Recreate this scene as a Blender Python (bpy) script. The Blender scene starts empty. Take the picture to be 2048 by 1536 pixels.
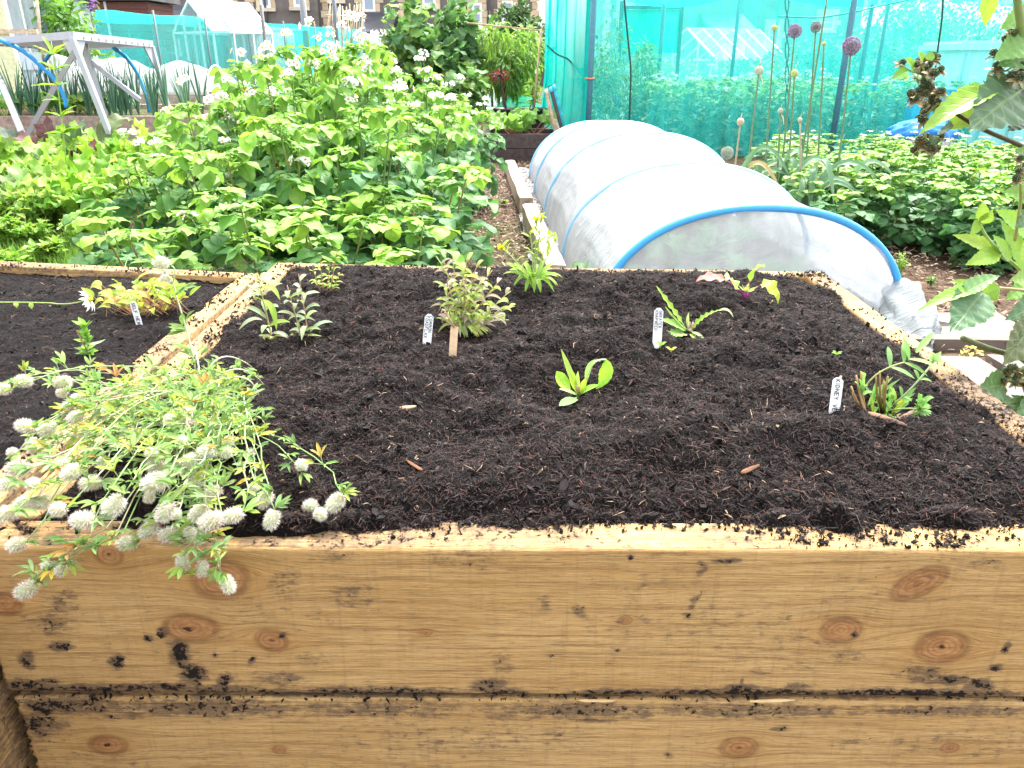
import bpy, math, random
import numpy as np
from mathutils import Vector, Matrix
R = math.radians
random.seed(7); np.random.seed(7)
RNG = np.random.RandomState(11)
SC = bpy.context.scene
COL = SC.collection

# ------------------------------------------------------------------ camera, sky, sun, exposure
H = 1.08; TH = R(22.6); F = 1570.0
cam_d = bpy.data.cameras.new('camera'); cam = bpy.data.objects.new('camera', cam_d); COL.objects.link(cam)
cam.location = (0, 0, H); cam.rotation_euler = (math.pi/2 - TH, 0, 0)
cam_d.sensor_width = 36; cam_d.lens = 36*F/2048; cam_d.clip_start = .02; cam_d.clip_end = 600
SC.camera = cam
SUN_EL, SUN_AZ = R(58), R(20)          # high, beyond the beds, a little to the right
W = bpy.data.worlds.new('World'); SC.world = W; W.use_nodes = True
nt = W.node_tree; bg = nt.nodes['Background']
sky = nt.nodes.new('ShaderNodeTexSky'); sky.sky_type = 'NISHITA'; sky.sun_disc = False
sky.sun_elevation = SUN_EL; sky.sun_rotation = SUN_AZ; sky.dust_density = 4; sky.air_density = 1.0
hs = nt.nodes.new('ShaderNodeHueSaturation'); hs.inputs['Saturation'].default_value = .22
nt.links.new(sky.outputs[0], hs.inputs['Color']); nt.links.new(hs.outputs[0], bg.inputs[0])
bg.inputs[1].default_value = .15
sl = bpy.data.lights.new('sun', 'SUN'); sl.energy = 1.5; sl.angle = R(14); sl.color = (1, .965, .9)
so = bpy.data.objects.new('sun', sl); COL.objects.link(so)
sd = Vector((math.sin(SUN_AZ)*math.cos(SUN_EL), math.cos(SUN_AZ)*math.cos(SUN_EL), math.sin(SUN_EL)))
so.rotation_euler = sd.to_track_quat('Z', 'Y').to_euler(); so.location = (0, 0, 20)
SC.view_settings.view_transform = 'Standard'; SC.view_settings.look = 'None'
SC.view_settings.exposure = 2.5; SC.view_settings.gamma = 1

# ------------------------------------------------------------------ helpers
def ray(px, py):
    dx = (px-1024)/F; dy = (768-py)/F
    return np.array([dx, math.cos(TH)+dy*math.sin(TH), -math.sin(TH)+dy*math.cos(TH)])
def P(px, py, z=0.):                      # photograph point -> where its ray meets height z
    d = ray(px, py); t = (z-H)/d[2]; return np.array([d[0]*t, d[1]*t, z])
def D(px, py, Y):                         # photograph point -> point at distance Y
    d = ray(px, py); t = Y/d[1]; return np.array([d[0]*t, Y, H+d[2]*t])

def hsh(xi, yi, s):
    h = (xi.astype(np.int64)*374761393 + yi.astype(np.int64)*668265263 + s*974711) & 0xffffffff
    h = ((h ^ (h >> 13))*1274126177) & 0xffffffff
    h = h ^ (h >> 16)
    return (h & 0xffff)/32767.5 - 1
def vn(x, y, s=0):
    x = np.asarray(x, float); y = np.asarray(y, float)
    xi = np.floor(x); yi = np.floor(y); fx = x-xi; fy = y-yi
    fx = fx*fx*(3-2*fx); fy = fy*fy*(3-2*fy)
    a = hsh(xi, yi, s); b = hsh(xi+1, yi, s); c = hsh(xi, yi+1, s); d = hsh(xi+1, yi+1, s)
    return (a*(1-fx)+b*fx)*(1-fy)+(c*(1-fx)+d*fx)*fy
def fbm(x, y, s=0, o=4, g=.5):
    r = 0; a = 1; n = 0
    for i in range(o):
        r = r+a*vn(x, y, s+i*17); n += a; a *= g; x = np.asarray(x)*2.03+1.7; y = np.asarray(y)*2.03+3.1
    return r/n

def nrm(v):
    v = np.asarray(v, float); l = np.linalg.norm(v); return v/l if l > 1e-9 else np.array([0, 0, 1.])
def frame(d, up=(0, 0, 1)):               # columns: side, along, normal
    y = nrm(d); x = np.cross(y, up)
    if np.linalg.norm(x) < 1e-4: x = np.cross(y, (1, .01, 0))
    x = nrm(x); return np.stack([x, y, np.cross(x, y)], 1)
def rotv(v, ax, a):
    ax = nrm(ax); v = np.asarray(v, float)
    return v*math.cos(a)+np.cross(ax, v)*math.sin(a)+ax*np.dot(ax, v)*(1-math.cos(a))
def bez(p0, p1, p2, n=8):
    t = np.linspace(0, 1, n)[:, None]
    return (1-t)**2*np.asarray(p0)+2*t*(1-t)*np.asarray(p1)+t*t*np.asarray(p2)
def u(a, b): return random.uniform(a, b)
def jit(c, a=.15, b=.06):
    k = 1+u(-a, a); return tuple(max(0.002, x*k*(1+u(-b, b))) for x in c)
def lerp(a, b, t): return tuple(x*(1-t)+y*t for x, y in zip(a, b))

class MB:
    def __init__(s): s.V = []; s.Q = []; s.T = []; s.C = []; s.U = []; s.n = 0
    def add(s, v, q=None, t=None, c=(.5, .5, .5), uv=None):
        v = np.asarray(v, float); k = len(v)
        s.V.append(v)
        if q is not None and len(q): s.Q.append(np.asarray(q, int)+s.n)
        if t is not None and len(t): s.T.append(np.asarray(t, int)+s.n)
        c = np.asarray(c, float)
        s.C.append(np.tile(c[:3], (k, 1)) if c.ndim == 1 else c)
        s.U.append(np.zeros((k, 2)) if uv is None else uv); s.n += k
    def tube(s, pts, r, c=(.3, .4, .1), n=6, cap=True):
        pts = np.asarray(pts, float); m = len(pts)
        r = np.full(m, r) if np.isscalar(r) else np.asarray(r, float)
        if len(r) != m: r = np.interp(np.linspace(0, 1, m), np.linspace(0, 1, len(r)), r)
        tg = np.gradient(pts, axis=0); up = np.array([.13, .21, 1.])
        if abs(np.dot(nrm(tg[0]), nrm(up))) > .9: up = np.array([1., .2, .1])
        a = np.linspace(0, 2*math.pi, n, endpoint=False); V = np.zeros((m, n, 3))
        for i in range(m):
            t = nrm(tg[i]); x = nrm(np.cross(t, up)); up = np.cross(x, t)
            V[i] = pts[i]+r[i]*(np.cos(a)[:, None]*x+np.sin(a)[:, None]*up)
        i, j = np.meshgrid(np.arange(m-1), np.arange(n), indexing='ij'); i = i.ravel(); j = j.ravel(); j2 = (j+1) % n
        q = np.stack([i*n+j, i*n+j2, (i+1)*n+j2, (i+1)*n+j], 1)
        V = V.reshape(-1, 3); T = None
        if cap:
            V = np.vstack([V, pts[0], pts[-1]]); k = m*n; jj = np.arange(n); j2 = (jj+1) % n
            T = np.vstack([np.stack([jj*0+k, j2, jj], 1), np.stack([jj*0+k+1, (m-1)*n+jj, (m-1)*n+j2], 1)])
        s.add(V, q, T, c)
    def box(s, lo, hi, c=(.5, .5, .5), M=None, o=None):
        x0, y0, z0 = lo; x1, y1, z1 = hi
        v = np.array([[x0, y0, z0], [x1, y0, z0], [x1, y1, z0], [x0, y1, z0], [x0, y0, z1], [x1, y0, z1], [x1, y1, z1], [x0, y1, z1]], float)
        if M is not None: v = v@np.asarray(M).T
        if o is not None: v = v+np.asarray(o)
        s.add(v, [[0, 3, 2, 1], [4, 5, 6, 7], [0, 1, 5, 4], [1, 2, 6, 5], [2, 3, 7, 6], [3, 0, 4, 7]], None, c)
    def bar(s, a, b, w, h, c=(.5, .5, .5), up=(0, 0, 1)):      # rectangular bar between two points
        a = np.asarray(a, float); b = np.asarray(b, float); M = frame(b-a, up); L = np.linalg.norm(b-a)
        s.box((-w/2, 0, -h/2), (w/2, L, h/2), c, M, a)
    def grid(s, G, c=(.5, .5, .5), uv=None):                    # G: (m,n,3)
        m, n = G.shape[:2]
        i, j = np.meshgrid(np.arange(m-1), np.arange(n-1), indexing='ij'); i = i.ravel(); j = j.ravel()
        s.add(G.reshape(-1, 3), np.stack([i*n+j, (i+1)*n+j, (i+1)*n+j+1, i*n+j+1], 1), None, c, uv)
    def blob(s, o, r, c, sub=1, rough=.25, M=None):
        v, t = ICO[sub]; k = 1+rough*(RNG.rand(len(v))-.5)*2
        v = v*k[:, None]*np.asarray(r)
        if M is not None: v = v@np.asarray(M).T
        s.add(v+np.asarray(o), None, t, c)
    def tpl(s, T, M, o, c):                                     # leaf template
        v, q, uv = T; s.add(v@np.asarray(M).T+np.asarray(o), q, None, c, uv)
    def build(s, name, mat, parent=None, smooth=True, attrs=None):
        me = bpy.data.meshes.new(name)
        V = np.vstack(s.V) if s.V else np.zeros((0, 3)); C = np.vstack(s.C); UV = np.vstack(s.U)
        Q = np.vstack(s.Q) if s.Q else np.zeros((0, 4), int); T = np.vstack(s.T) if s.T else np.zeros((0, 3), int)
        me.vertices.add(len(V)); me.vertices.foreach_set('co', V.astype(np.float32).ravel())
        L = np.concatenate([Q.ravel(), T.ravel()]).astype(np.int32)
        me.loops.add(len(L)); me.loops.foreach_set('vertex_index', L)
        st = np.concatenate([np.arange(len(Q))*4, len(Q)*4+np.arange(len(T))*3]).astype(np.int32)
        me.polygons.add(len(st)); me.polygons.foreach_set('loop_start', st)
        try: me.polygons.foreach_set('loop_total', np.concatenate([np.full(len(Q), 4), np.full(len(T), 3)]).astype(np.int32))
        except Exception: pass
        me.polygons.foreach_set('use_smooth', np.full(len(st), bool(smooth)))
        me.update(calc_edges=True)
        a = me.attributes.new('col', 'FLOAT_COLOR', 'POINT')
        a.data.foreach_set('color', np.hstack([C, np.ones((len(C), 1))]).astype(np.float32).ravel())
        ul = me.uv_layers.new(name='UVMap'); ul.data.foreach_set('uv', UV[L].astype(np.float32).ravel())
        if attrs:
            for k, val in attrs.items():
                if val.ndim == 1:
                    a = me.attributes.new(k, 'FLOAT', 'POINT'); a.data.foreach_set('value', val.astype(np.float32))
                else:
                    a = me.attributes.new(k, 'FLOAT_VECTOR', 'POINT'); a.data.foreach_set('vector', val.astype(np.float32).ravel())
        me.materials.append(mat); me.validate()
        o = bpy.data.objects.new(name, me); COL.objects.link(o)
        if parent is not None: o.parent = parent; o.matrix_parent_inverse = Matrix.Translation(parent.location).inverted() if parent.get('_w') else Matrix()
        return o

def ico():
    p = (1+5**.5)/2
    v = np.array([[-1, p, 0], [1, p, 0], [-1, -p, 0], [1, -p, 0], [0, -1, p], [0, 1, p], [0, -1, -p], [0, 1, -p], [p, 0, -1], [p, 0, 1], [-p, 0, -1], [-p, 0, 1]], float)
    v /= np.linalg.norm(v[0])
    t = [[0, 11, 5], [0, 5, 1], [0, 1, 7], [0, 7, 10], [0, 10, 11], [1, 5, 9], [5, 11, 4], [11, 10, 2], [10, 7, 6], [7, 1, 8], [3, 9, 4], [3, 4, 2], [3, 2, 6], [3, 6, 8], [3, 8, 9], [4, 9, 5], [2, 4, 11], [6, 2, 10], [8, 6, 7], [9, 8, 1]]
    return v, np.array(t)
def subd(v, t):
    v = list(map(tuple, v)); c = {}; out = []
    def mid(a, b):
        k = (min(a, b), max(a, b))
        if k not in c:
            m = nrm((np.array(v[a])+np.array(v[b]))/2); v.append(tuple(m)); c[k] = len(v)-1
        return c[k]
    for a, b, d in t:
        x, y, z = mid(a, b), mid(b, d), mid(d, a); out += [[a, x, z], [b, y, x], [d, z, y], [x, y, z]]
    return np.array(v), np.array(out)
ICO = {0: ico()}; ICO[1] = subd(*ICO[0]); ICO[2] = subd(*ICO[1])

def prof(shape, t):
    if shape == 'ovate': return np.sin(np.pi*t**.72)**.9*(1-.15*t)
    if shape == 'heart': return np.sqrt(np.clip(np.sin(np.pi*(t*.93+.07)**.6), 0, 1))*(1-.35*t)
    if shape == 'narrow': return np.sin(np.pi*np.clip(t*.94+.06, 0, 1))**.75
    if shape == 'strap': return np.clip(np.minimum(t*8+.3, (1-t)*3.0), 0, 1)**.6
    if shape == 'spoon': return np.clip(.12+np.sin(np.pi*np.clip((t-.25)/.75, 0, 1)**.8)**.8, 0, 1)*np.clip((1-t)*12, 0, 1)
    if shape == 'lobed': return np.clip(np.sin(np.pi*t**.7), 0, 1)**.7*(.68+.32*np.cos(t*5.2*math.pi)**2)
    return np.sin(np.pi*t)
def leaf_tpl(shape='ovate', nu=7, nv=2, fold=.25, curl=.25, ser=0., wave=0., seed=0):
    rs = np.random.RandomState(seed)
    t = np.linspace(0, 1, nu); w = prof(shape, t)/2; w[-1] = 0.004; w[0] = max(w[0], .012)
    s = np.linspace(-1, 1, 2*nv+1); G = np.zeros((nu, 2*nv+1, 3)); uv = np.zeros((nu, 2*nv+1, 2))
    ang = -curl*2*t; y = np.concatenate([[0], np.cumsum(np.cos(ang[:-1]))])/(nu-1); z = np.concatenate([[0], np.cumsum(np.sin(ang[:-1]))])/(nu-1)
    ph = rs.rand()*6
    for i in range(nu):
        ww = w[i]*(1+ser*((i % 2)*2-1))
        G[i, :, 0] = s*ww; G[i, :, 1] = y[i]-(ser*.12*np.abs(s) if i % 2 else 0)
        G[i, :, 2] = z[i]+fold*np.abs(s)*ww+wave*np.sin(t[i]*9+ph+s*2)*np.abs(s)*.1
        uv[i, :, 0] = t[i]; uv[i, :, 1] = .5+.5*s
    m, n = G.shape[:2]
    a, b = np.meshgrid(np.arange(m-1), np.arange(n-1), indexing='ij'); a = a.ravel(); b = b.ravel()
    return G.reshape(-1, 3), np.stack([a*n+b, a*n+b+1, (a+1)*n+b+1, (a+1)*n+b], 1), uv.reshape(-1, 2)
def tpls(shape, k=5, **kw):
    return [leaf_tpl(shape, fold=kw.get('fold', .3)*u(.5, 1.4), curl=kw.get('curl', .3)*u(.2, 1.7), nu=kw.get('nu', 7), nv=kw.get('nv', 2), ser=kw.get('ser', 0), wave=kw.get('wave', .5), seed=i) for i in range(k)]
def put(mb, T, o, d, L, Wd, c, up=(0, 0, 1), roll=None):
    M = frame(d, up)
    if roll:
        x = rotv(M[:, 0], M[:, 1], roll); M = np.stack([x, M[:, 1], np.cross(x, M[:, 1])], 1)
    mb.tpl(random.choice(T), M*np.array([Wd, L, (Wd+L)/2]), o, c)
def ribbon(mb, p0, p1, p2, wd, c, up=(0, -.4, 1), shape='narrow', n=9, fold=.25, ser=0., tipc=None, wave=0.):
    pts = bez(p0, p1, p2, n); tg = np.gradient(pts, axis=0); t = np.linspace(0, 1, n); w = prof(shape, t)/2*wd
    w[-1] = wd*.02; w[0] = max(w[0], wd*.05)
    s = np.linspace(-1, 1, 5); G = np.zeros((n, 5, 3)); uv = np.zeros((n, 5, 2)); C = np.zeros((n, 5, 3))
    for i in range(n):
        M = frame(tg[i], up); ww = w[i]*(1+ser*((i % 2)*2-1))
        off = wave*math.sin(i*1.7)*wd
        G[i] = pts[i]+s[:, None]*ww*M[:, 0]+(fold*np.abs(s)*ww)[:, None]*M[:, 2]+(np.abs(s)*off)[:, None]*M[:, 2]
        uv[i, :, 0] = t[i]; uv[i, :, 1] = .5+.5*s
        C[i] = c if tipc is None else lerp(c, tipc, t[i])
    m, k = G.shape[:2]
    a, b = np.meshgrid(np.arange(m-1), np.arange(k-1), indexing='ij'); a = a.ravel(); b = b.ravel()
    mb.add(G.reshape(-1, 3), np.stack([a*k+b, a*k+b+1, (a+1)*k+b+1, (a+1)*k+b], 1), None, C.reshape(-1, 3), uv.reshape(-1, 2))

def tag(o, label=None, cat=None, group=None, kind=None):
    if label: o['label'] = label
    if cat: o['category'] = cat
    if group: o['group'] = group
    if kind: o['kind'] = kind
    return o
def thing(name, label, cat, loc=(0, 0, 0), rotz=0, group=None):
    o = bpy.data.objects.new(name, None); COL.objects.link(o); o.location = tuple(float(v) for v in loc); o.rotation_euler = (0, 0, rotz)
    o.empty_display_size = .1
    return tag(o, label, cat, group)
def dup(root, loc, rotz=0, scale=1, label=None, group=None):
    r = root.copy(); COL.objects.link(r); r.location = tuple(float(v) for v in loc); r.rotation_euler = (0, 0, rotz); r.scale = (scale,)*3 if np.isscalar(scale) else scale
    if label: r['label'] = label
    if group: r['group'] = group
    for ch in list(root.children):
        c = ch.copy(); COL.objects.link(c); c.parent = r
        for g in list(ch.children):
            d = g.copy(); COL.objects.link(d); d.parent = c
    return r
ORD = ['first', 'second', 'third', 'fourth', 'fifth', 'sixth', 'seventh', 'eighth', 'ninth', 'tenth', 'eleventh', 'twelfth']

# ------------------------------------------------------------------ materials
class NT:
    def __init__(s, name):
        s.m = bpy.data.materials.new(name); s.m.use_nodes = True; s.t = s.m.node_tree; s.t.nodes.clear()
        s.out = s.n('ShaderNodeOutputMaterial')
    def n(s, ty, **kw):
        x = s.t.nodes.new(ty)
        for k, v in kw.items():
            if k in x.inputs: s.set(x.inputs[k], v)
            else: setattr(x, k, v)
        return x
    def set(s, inp, v):
        if isinstance(v, bpy.types.NodeSocket): s.t.links.new(v, inp)
        elif isinstance(v, tuple) and len(v) == 3 and inp.type == 'RGBA': inp.default_value = (*v, 1)
        else: inp.default_value = v
    def link(s, a, b): s.t.links.new(a, b)
    def math(s, op, a, b=0., c=None):
        x = s.n('ShaderNodeMath', operation=op); s.set(x.inputs[0], a); s.set(x.inputs[1], b)
        if c is not None: s.set(x.inputs[2], c)
        return x.outputs[0]
    def mix(s, f, a, b, mode='MIX'):
        x = s.n('ShaderNodeMix', data_type='RGBA', blend_type=mode); s.set(x.inputs[0], f); s.set(x.inputs[6], a); s.set(x.inputs[7], b); return x.outputs[2]
    def ramp(s, f, lo, hi):
        x = s.n('ShaderNodeMapRange', interpolation_type='SMOOTHSTEP'); s.set(x.inputs[0], f); s.set(x.inputs[1], lo); s.set(x.inputs[2], hi); return x.outputs[0]
    def attr(s, name): return s.n('ShaderNodeAttribute', attribute_name=name)
    def noise(s, vec, sc, det=4, rough=.55, dist=0.):
        x = s.n('ShaderNodeTexNoise'); s.set(x.inputs['Vector'], vec); s.set(x.inputs['Scale'], sc); s.set(x.inputs['Detail'], det); s.set(x.inputs['Roughness'], rough); s.set(x.inputs['Distortion'], dist); return x.outputs['Fac']
    def pos(s): return s.n('ShaderNodeTexCoord').outputs['Object']
    def bump(s, h, st=.3, d=.01):
        x = s.n('ShaderNodeBump'); s.set(x.inputs['Height'], h); s.set(x.inputs['Strength'], st); s.set(x.inputs['Distance'], d); return x.outputs[0]
    def vmul(s, v, k):
        x = s.n('ShaderNodeVectorMath', operation='MULTIPLY'); s.set(x.inputs[0], v); x.inputs[1].default_value = k; return x.outputs[0]

def leafmat(name, trans=.35, rough=.5, vein=.25, spec=.25, nsc=60.):
    t = NT(name); col = t.attr('col').outputs['Color']
    uv = t.n('ShaderNodeTexCoord').outputs['UV']; sx = t.n('ShaderNodeSeparateXYZ'); t.link(uv, sx.inputs[0])
    a = t.math('ABSOLUTE', t.math('MULTIPLY', t.math('SUBTRACT', sx.outputs[1], .5), 2.))
    mid = t.math('SUBTRACT', 1., t.ramp(a, .0, .1))
    sv = t.math('SINE', t.math('MULTIPLY', t.math('SUBTRACT', sx.outputs[0], t.math('MULTIPLY', a, .22)), 44.))
    side = t.math('MULTIPLY', t.ramp(sv, .75, 1.), .6)
    v = t.math('MAXIMUM', mid, side)
    ns = t.noise(t.pos(), nsc, 3)
    c = t.mix(t.math('MULTIPLY', v, vein), col, t.mix(.6, col, (.35, .5, .16)))
    c = t.mix(1., c, t.n('ShaderNodeMapRange', **{'Value': ns, 'To Min': .78, 'To Max': 1.22}).outputs[0], 'MULTIPLY')
    h = t.math('ADD', t.math('MULTIPLY', v, -.6), t.math('MULTIPLY', ns, .5))
    b = t.bump(h, .35, .004)
    p = t.n('ShaderNodeBsdfPrincipled', **{'Base Color': c, 'Roughness': rough, 'Normal': b}); p.inputs['Specular IOR Level'].default_value = spec
    tr = t.n('ShaderNodeBsdfTranslucent', Color=t.mix(.5, c, t.mix(1., c, (1.3, 1.25, .5), 'MULTIPLY')), Normal=b)
    mx = t.n('ShaderNodeMixShader'); t.set(mx.inputs[0], trans); t.link(p.outputs[0], mx.inputs[1]); t.link(tr.outputs[0], mx.inputs[2]); t.link(mx.outputs[0], t.out.inputs[0])
    return t.m
def colmat(name, rough=.6, spec=.3, metal=0., nsc=25., var=.2, bump=.15, bd=.004, fine=None):
    t = NT(name); col = t.attr('col').outputs['Color']; pos = t.pos()
    ns = t.noise(pos, nsc, 5, .6)
    c = t.mix(1., col, t.n('ShaderNodeMapRange', **{'Value': ns, 'From Min': .25, 'From Max': .75, 'To Min': 1-var, 'To Max': 1+var}).outputs[0], 'MULTIPLY')
    p = t.n('ShaderNodeBsdfPrincipled', **{'Base Color': c, 'Roughness': rough, 'Metallic': metal}); p.inputs['Specular IOR Level'].default_value = spec
    if bump: t.link(t.bump(t.noise(pos, fine or nsc*4, 4), bump, bd), p.inputs['Normal'])
    t.link(p.outputs[0], t.out.inputs[0]); return t.m
def transmat(name, rough=.7, trans=.5, clear=0., nsc=20., var=.12, wrink=0.):     # thin cloth or net lit from both sides; clear = open share of the weave
    t = NT(name); col = t.attr('col').outputs['Color']; pos = t.pos()
    c = t.mix(1., col, t.n('ShaderNodeMapRange', **{'Value': t.noise(t.vmul(pos, (1, 1, .25)), nsc, 4), 'From Min': .3, 'From Max': .7, 'To Min': 1-var, 'To Max': 1+var}).outputs[0], 'MULTIPLY')
    d = t.n('ShaderNodeBsdfDiffuse', Color=c); tr = t.n('ShaderNodeBsdfTranslucent', Color=c)
    if wrink:
        wn = t.noise(t.vmul(pos, (3., 12., 3.)), 1.6, 5, .6, 1.2); b = t.bump(t.math('ABSOLUTE', t.math('SUBTRACT', wn, .5)), wrink, .06); t.link(b, d.inputs['Normal']); t.link(b, tr.inputs['Normal'])
    m = t.n('ShaderNodeMixShader'); m.inputs[0].default_value = trans; t.link(d.outputs[0], m.inputs[1]); t.link(tr.outputs[0], m.inputs[2]); o = m.outputs[0]
    if clear:
        tp = t.n('ShaderNodeBsdfTransparent'); m2 = t.n('ShaderNodeMixShader')
        cl = t.n('ShaderNodeMapRange', **{'Value': t.noise(t.vmul(pos, (1, 1, .12)), nsc*.6, 3), 'From Min': .3, 'From Max': .7, 'To Min': clear-.1, 'To Max': clear+.08}).outputs[0]
        t.set(m2.inputs[0], cl); t.link(o, m2.inputs[1]); t.link(tp.outputs[0], m2.inputs[2]); o = m2.outputs[0]
    t.link(o, t.out.inputs[0]); return t.m

M_leaf = leafmat('leaf'); M_leaf_soft = leafmat('downy_leaf', .4, .65, .15, .1); M_bramble = leafmat('bramble_leaf', .22, .42, .45, .4)
M_stem = colmat('stem', .55, .25, nsc=60); M_petal = transmat('petal', trans=.35); M_hair = transmat('flower_hair', trans=.4, var=.05)
M_plain = colmat('painted', .5); M_metal = colmat('aluminium', .42, .5, .25, nsc=8, var=.08, bump=.05); M_plastic = colmat('plastic', .38, .4, nsc=6, var=.06, bump=.03)
M_net = transmat('green_netting', trans=.55, clear=.66); M_net_dense = transmat('doubled_netting', trans=.5, clear=.12)
M_netting_roof = transmat('roof_netting', trans=.65, clear=.48); M_white_net = transmat('white_netting', trans=.5, clear=.35)
M_stone = colmat('stone', .85, .15, nsc=1.6, var=.35, bump=.4, bd=.03, fine=5); M_slab = colmat('slab', .85, .2, nsc=7, var=.25, bump=.4, bd=.004, fine=70)
M_wood_old = colmat('weathered_wood', .85, .15, nsc=22, var=.45, bump=.5, bd=.004); M_bark = colmat('bark', .9, .1, nsc=30, var=.3, bump=.5)

def woodmat():
    t = NT('sawn_softwood'); wc = t.attr('wc').outputs['Vector']; pos = t.pos()
    knot = t.attr('knot').outputs['Fac']; dirt = t.attr('dirt').outputs['Fac']; kd = t.attr('kd').outputs['Fac']; halo = t.attr('halo').outputs['Fac']  # dirt: soil mask, also holds the painted gap shade of bed2
    s = t.n('ShaderNodeSeparateXYZ'); t.link(wc, s.inputs[0])
    low = t.noise(t.vmul(wc, (1.6, 9., 1.)), 1., 3, .5)
    rings = t.math('SINE', t.math('ADD', t.math('MULTIPLY', s.outputs[1], 300.), t.math('MULTIPLY', low, 24.)))
    late = t.math('POWER', t.math('MULTIPLY_ADD', rings, .5, .5), 4.)
    g1 = t.noise(t.vmul(wc, (10., 330., 1.)), 1., 4, .6); g2 = t.noise(t.vmul(wc, (40., 900., 1.)), 1., 3, .65)
    g3 = t.noise(t.vmul(wc, (3., 14., 1.)), 1., 4, .6)
    c = t.mix(t.ramp(g3, .3, .72), (.545, .352, .146), (.455, .272, .098))
    c = t.mix(t.math('MULTIPLY', late, .24), c, (.27, .13, .042))
    g4 = t.noise(t.vmul(wc, (14., 150., 1.)), 1., 5, .7); c = t.mix(t.math('MULTIPLY', t.ramp(g4, .46, .75), .30), c, (.23, .12, .045))
    c = t.mix(t.math('MULTIPLY', t.ramp(g1, .48, .72), .5), c, (.17, .085, .035))
    c = t.mix(t.math('MULTIPLY', t.ramp(g2, .5, .72), .55), c, (.58, .40, .21))
    g5 = t.noise(t.vmul(wc, (55., 520., 1.)), 1., 4, .75); c = t.mix(t.math('MULTIPLY', t.ramp(g5, .50, .68), .42), c, (.15, .085, .045))
    # knots: reddish disc with its own rings
    kr = t.math('POWER', t.math('MULTIPLY_ADD', t.math('SINE', t.math('ADD', t.math('MULTIPLY', kd, 1300.), t.math('MULTIPLY', t.noise(pos, 60., 4, .6), 9.))), .5, .5), 2.)
    kb = t.mix(t.ramp(t.noise(pos, 38., 5, .7), .3, .7), (.44, .225, .088), (.24, .10, .040)); kb = t.mix(t.math('MULTIPLY', t.ramp(t.noise(t.vmul(pos, (90., 1., 260.)), 1., 4, .7), .45, .7), .5), kb, (.50, .30, .14))
    kc = t.mix(t.math('MULTIPLY', kr, t.math('MULTIPLY', t.noise(pos, 55., 3), .85)), kb, (.13, .052, .026))
    c = t.mix(t.math('MULTIPLY', halo, .6), c, (.33, .155, .04))
    rimk = t.math('MULTIPLY', t.ramp(knot, .12, .5), t.math('SUBTRACT', 1., t.ramp(knot, .6, .95))); c = t.mix(t.math('MULTIPLY', rimk, t.math('MULTIPLY', t.noise(pos, 30., 3), 1.1)), c, (.12, .055, .025))
    chat = t.noise(t.vmul(pos, (160., 1., 9.)), 1., 3, .6); c = t.mix(t.math('MULTIPLY', t.ramp(chat, .5, .75), .22), c, (.20, .12, .055))
    knot = t.math('ADD', knot, t.math('MULTIPLY', t.math('SUBTRACT', t.noise(t.vmul(pos, (1., 1., 1.8)), 48., 5, .72), .5), 1.5)); c = t.mix(t.math('MULTIPLY', t.ramp(knot, .28, .85), .85), c, kc)
    c = t.mix(t.ramp(t.math('SUBTRACT', knot, t.math('MULTIPLY', g2, .5)), 1.15, 1.3), c, (.05, .025, .015))
    # soil rubbed into the grain and sticking as clods, plus painted shade on bed2
    dn = t.noise(t.vmul(pos, (1., 1., 1.6)), 75., 5, .68); dg = t.noise(t.vmul(wc, (40., 320., 1.)), 1., 4, .7)
    ds = t.math('ADD', t.math('MULTIPLY', dn, .7), t.math('MULTIPLY', dg, .5))
    smear_and_shade = t.ramp(t.math('ADD', dirt, t.math('MULTIPLY', t.math('SUBTRACT', ds, .62), 1.9)), .12, .58)
    spk = t.math('MULTIPLY', t.ramp(t.noise(t.vmul(pos, (1., 1., 1.5)), 210., 3, .6), .70, .76), t.ramp(t.noise(pos, 9., 3), .42, .62)); smear_and_shade = t.math('MAXIMUM', smear_and_shade, t.math('MULTIPLY', spk, .9))
    c = t.mix(t.math('MULTIPLY', smear_and_shade, .70), c, (.070, .050, .046))
    clod = t.ramp(t.math('ADD', dirt, t.math('MULTIPLY', t.math('SUBTRACT', t.noise(t.vmul(pos, (1., 1., 1.2)), 120., 6, .75), .5), 3.0)), .70, .84)
    c = t.mix(clod, c, (.014, .010, .009))
    h = t.math('ADD', t.math('ADD', t.math('MULTIPLY', g1, .6), t.math('MULTIPLY', g2, .5)), t.math('MULTIPLY', clod, 1.4))
    h = t.math('ADD', h, t.math('MULTIPLY', late, -.25))
    p = t.n('ShaderNodeBsdfPrincipled', **{'Base Color': c, 'Roughness': .75, 'Normal': t.bump(h, .75, .004)}); p.inputs['Specular IOR Level'].default_value = .2
    t.link(p.outputs[0], t.out.inputs[0]); return t.m
M_wood = woodmat()
def soilmat(name, a, b, sc, bd=.006):
    t = NT(name); pos = t.pos(); n1 = t.noise(pos, sc, 6, .7); n2 = t.noise(pos, sc*4, 4, .65)
    c = t.mix(t.ramp(n1, .35, .7), a, b); c = t.mix(t.math('MULTIPLY', t.ramp(n2, .55, .75), .6), c, tuple(x*1.9 for x in b))
    p = t.n('ShaderNodeBsdfPrincipled', **{'Base Color': c, 'Roughness': .9, 'Normal': t.bump(t.math('ADD', n1, n2), .8, bd)}); p.inputs['Specular IOR Level'].default_value = .15
    t.link(p.outputs[0], t.out.inputs[0]); return t.m
M_soil = soilmat('compost', (.0030, .0020, .0019), (.0095, .0060, .0054), 90.)
M_fibre = colmat('compost_fibre', .8, .2, nsc=80, var=.3, bump=0)
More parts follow.
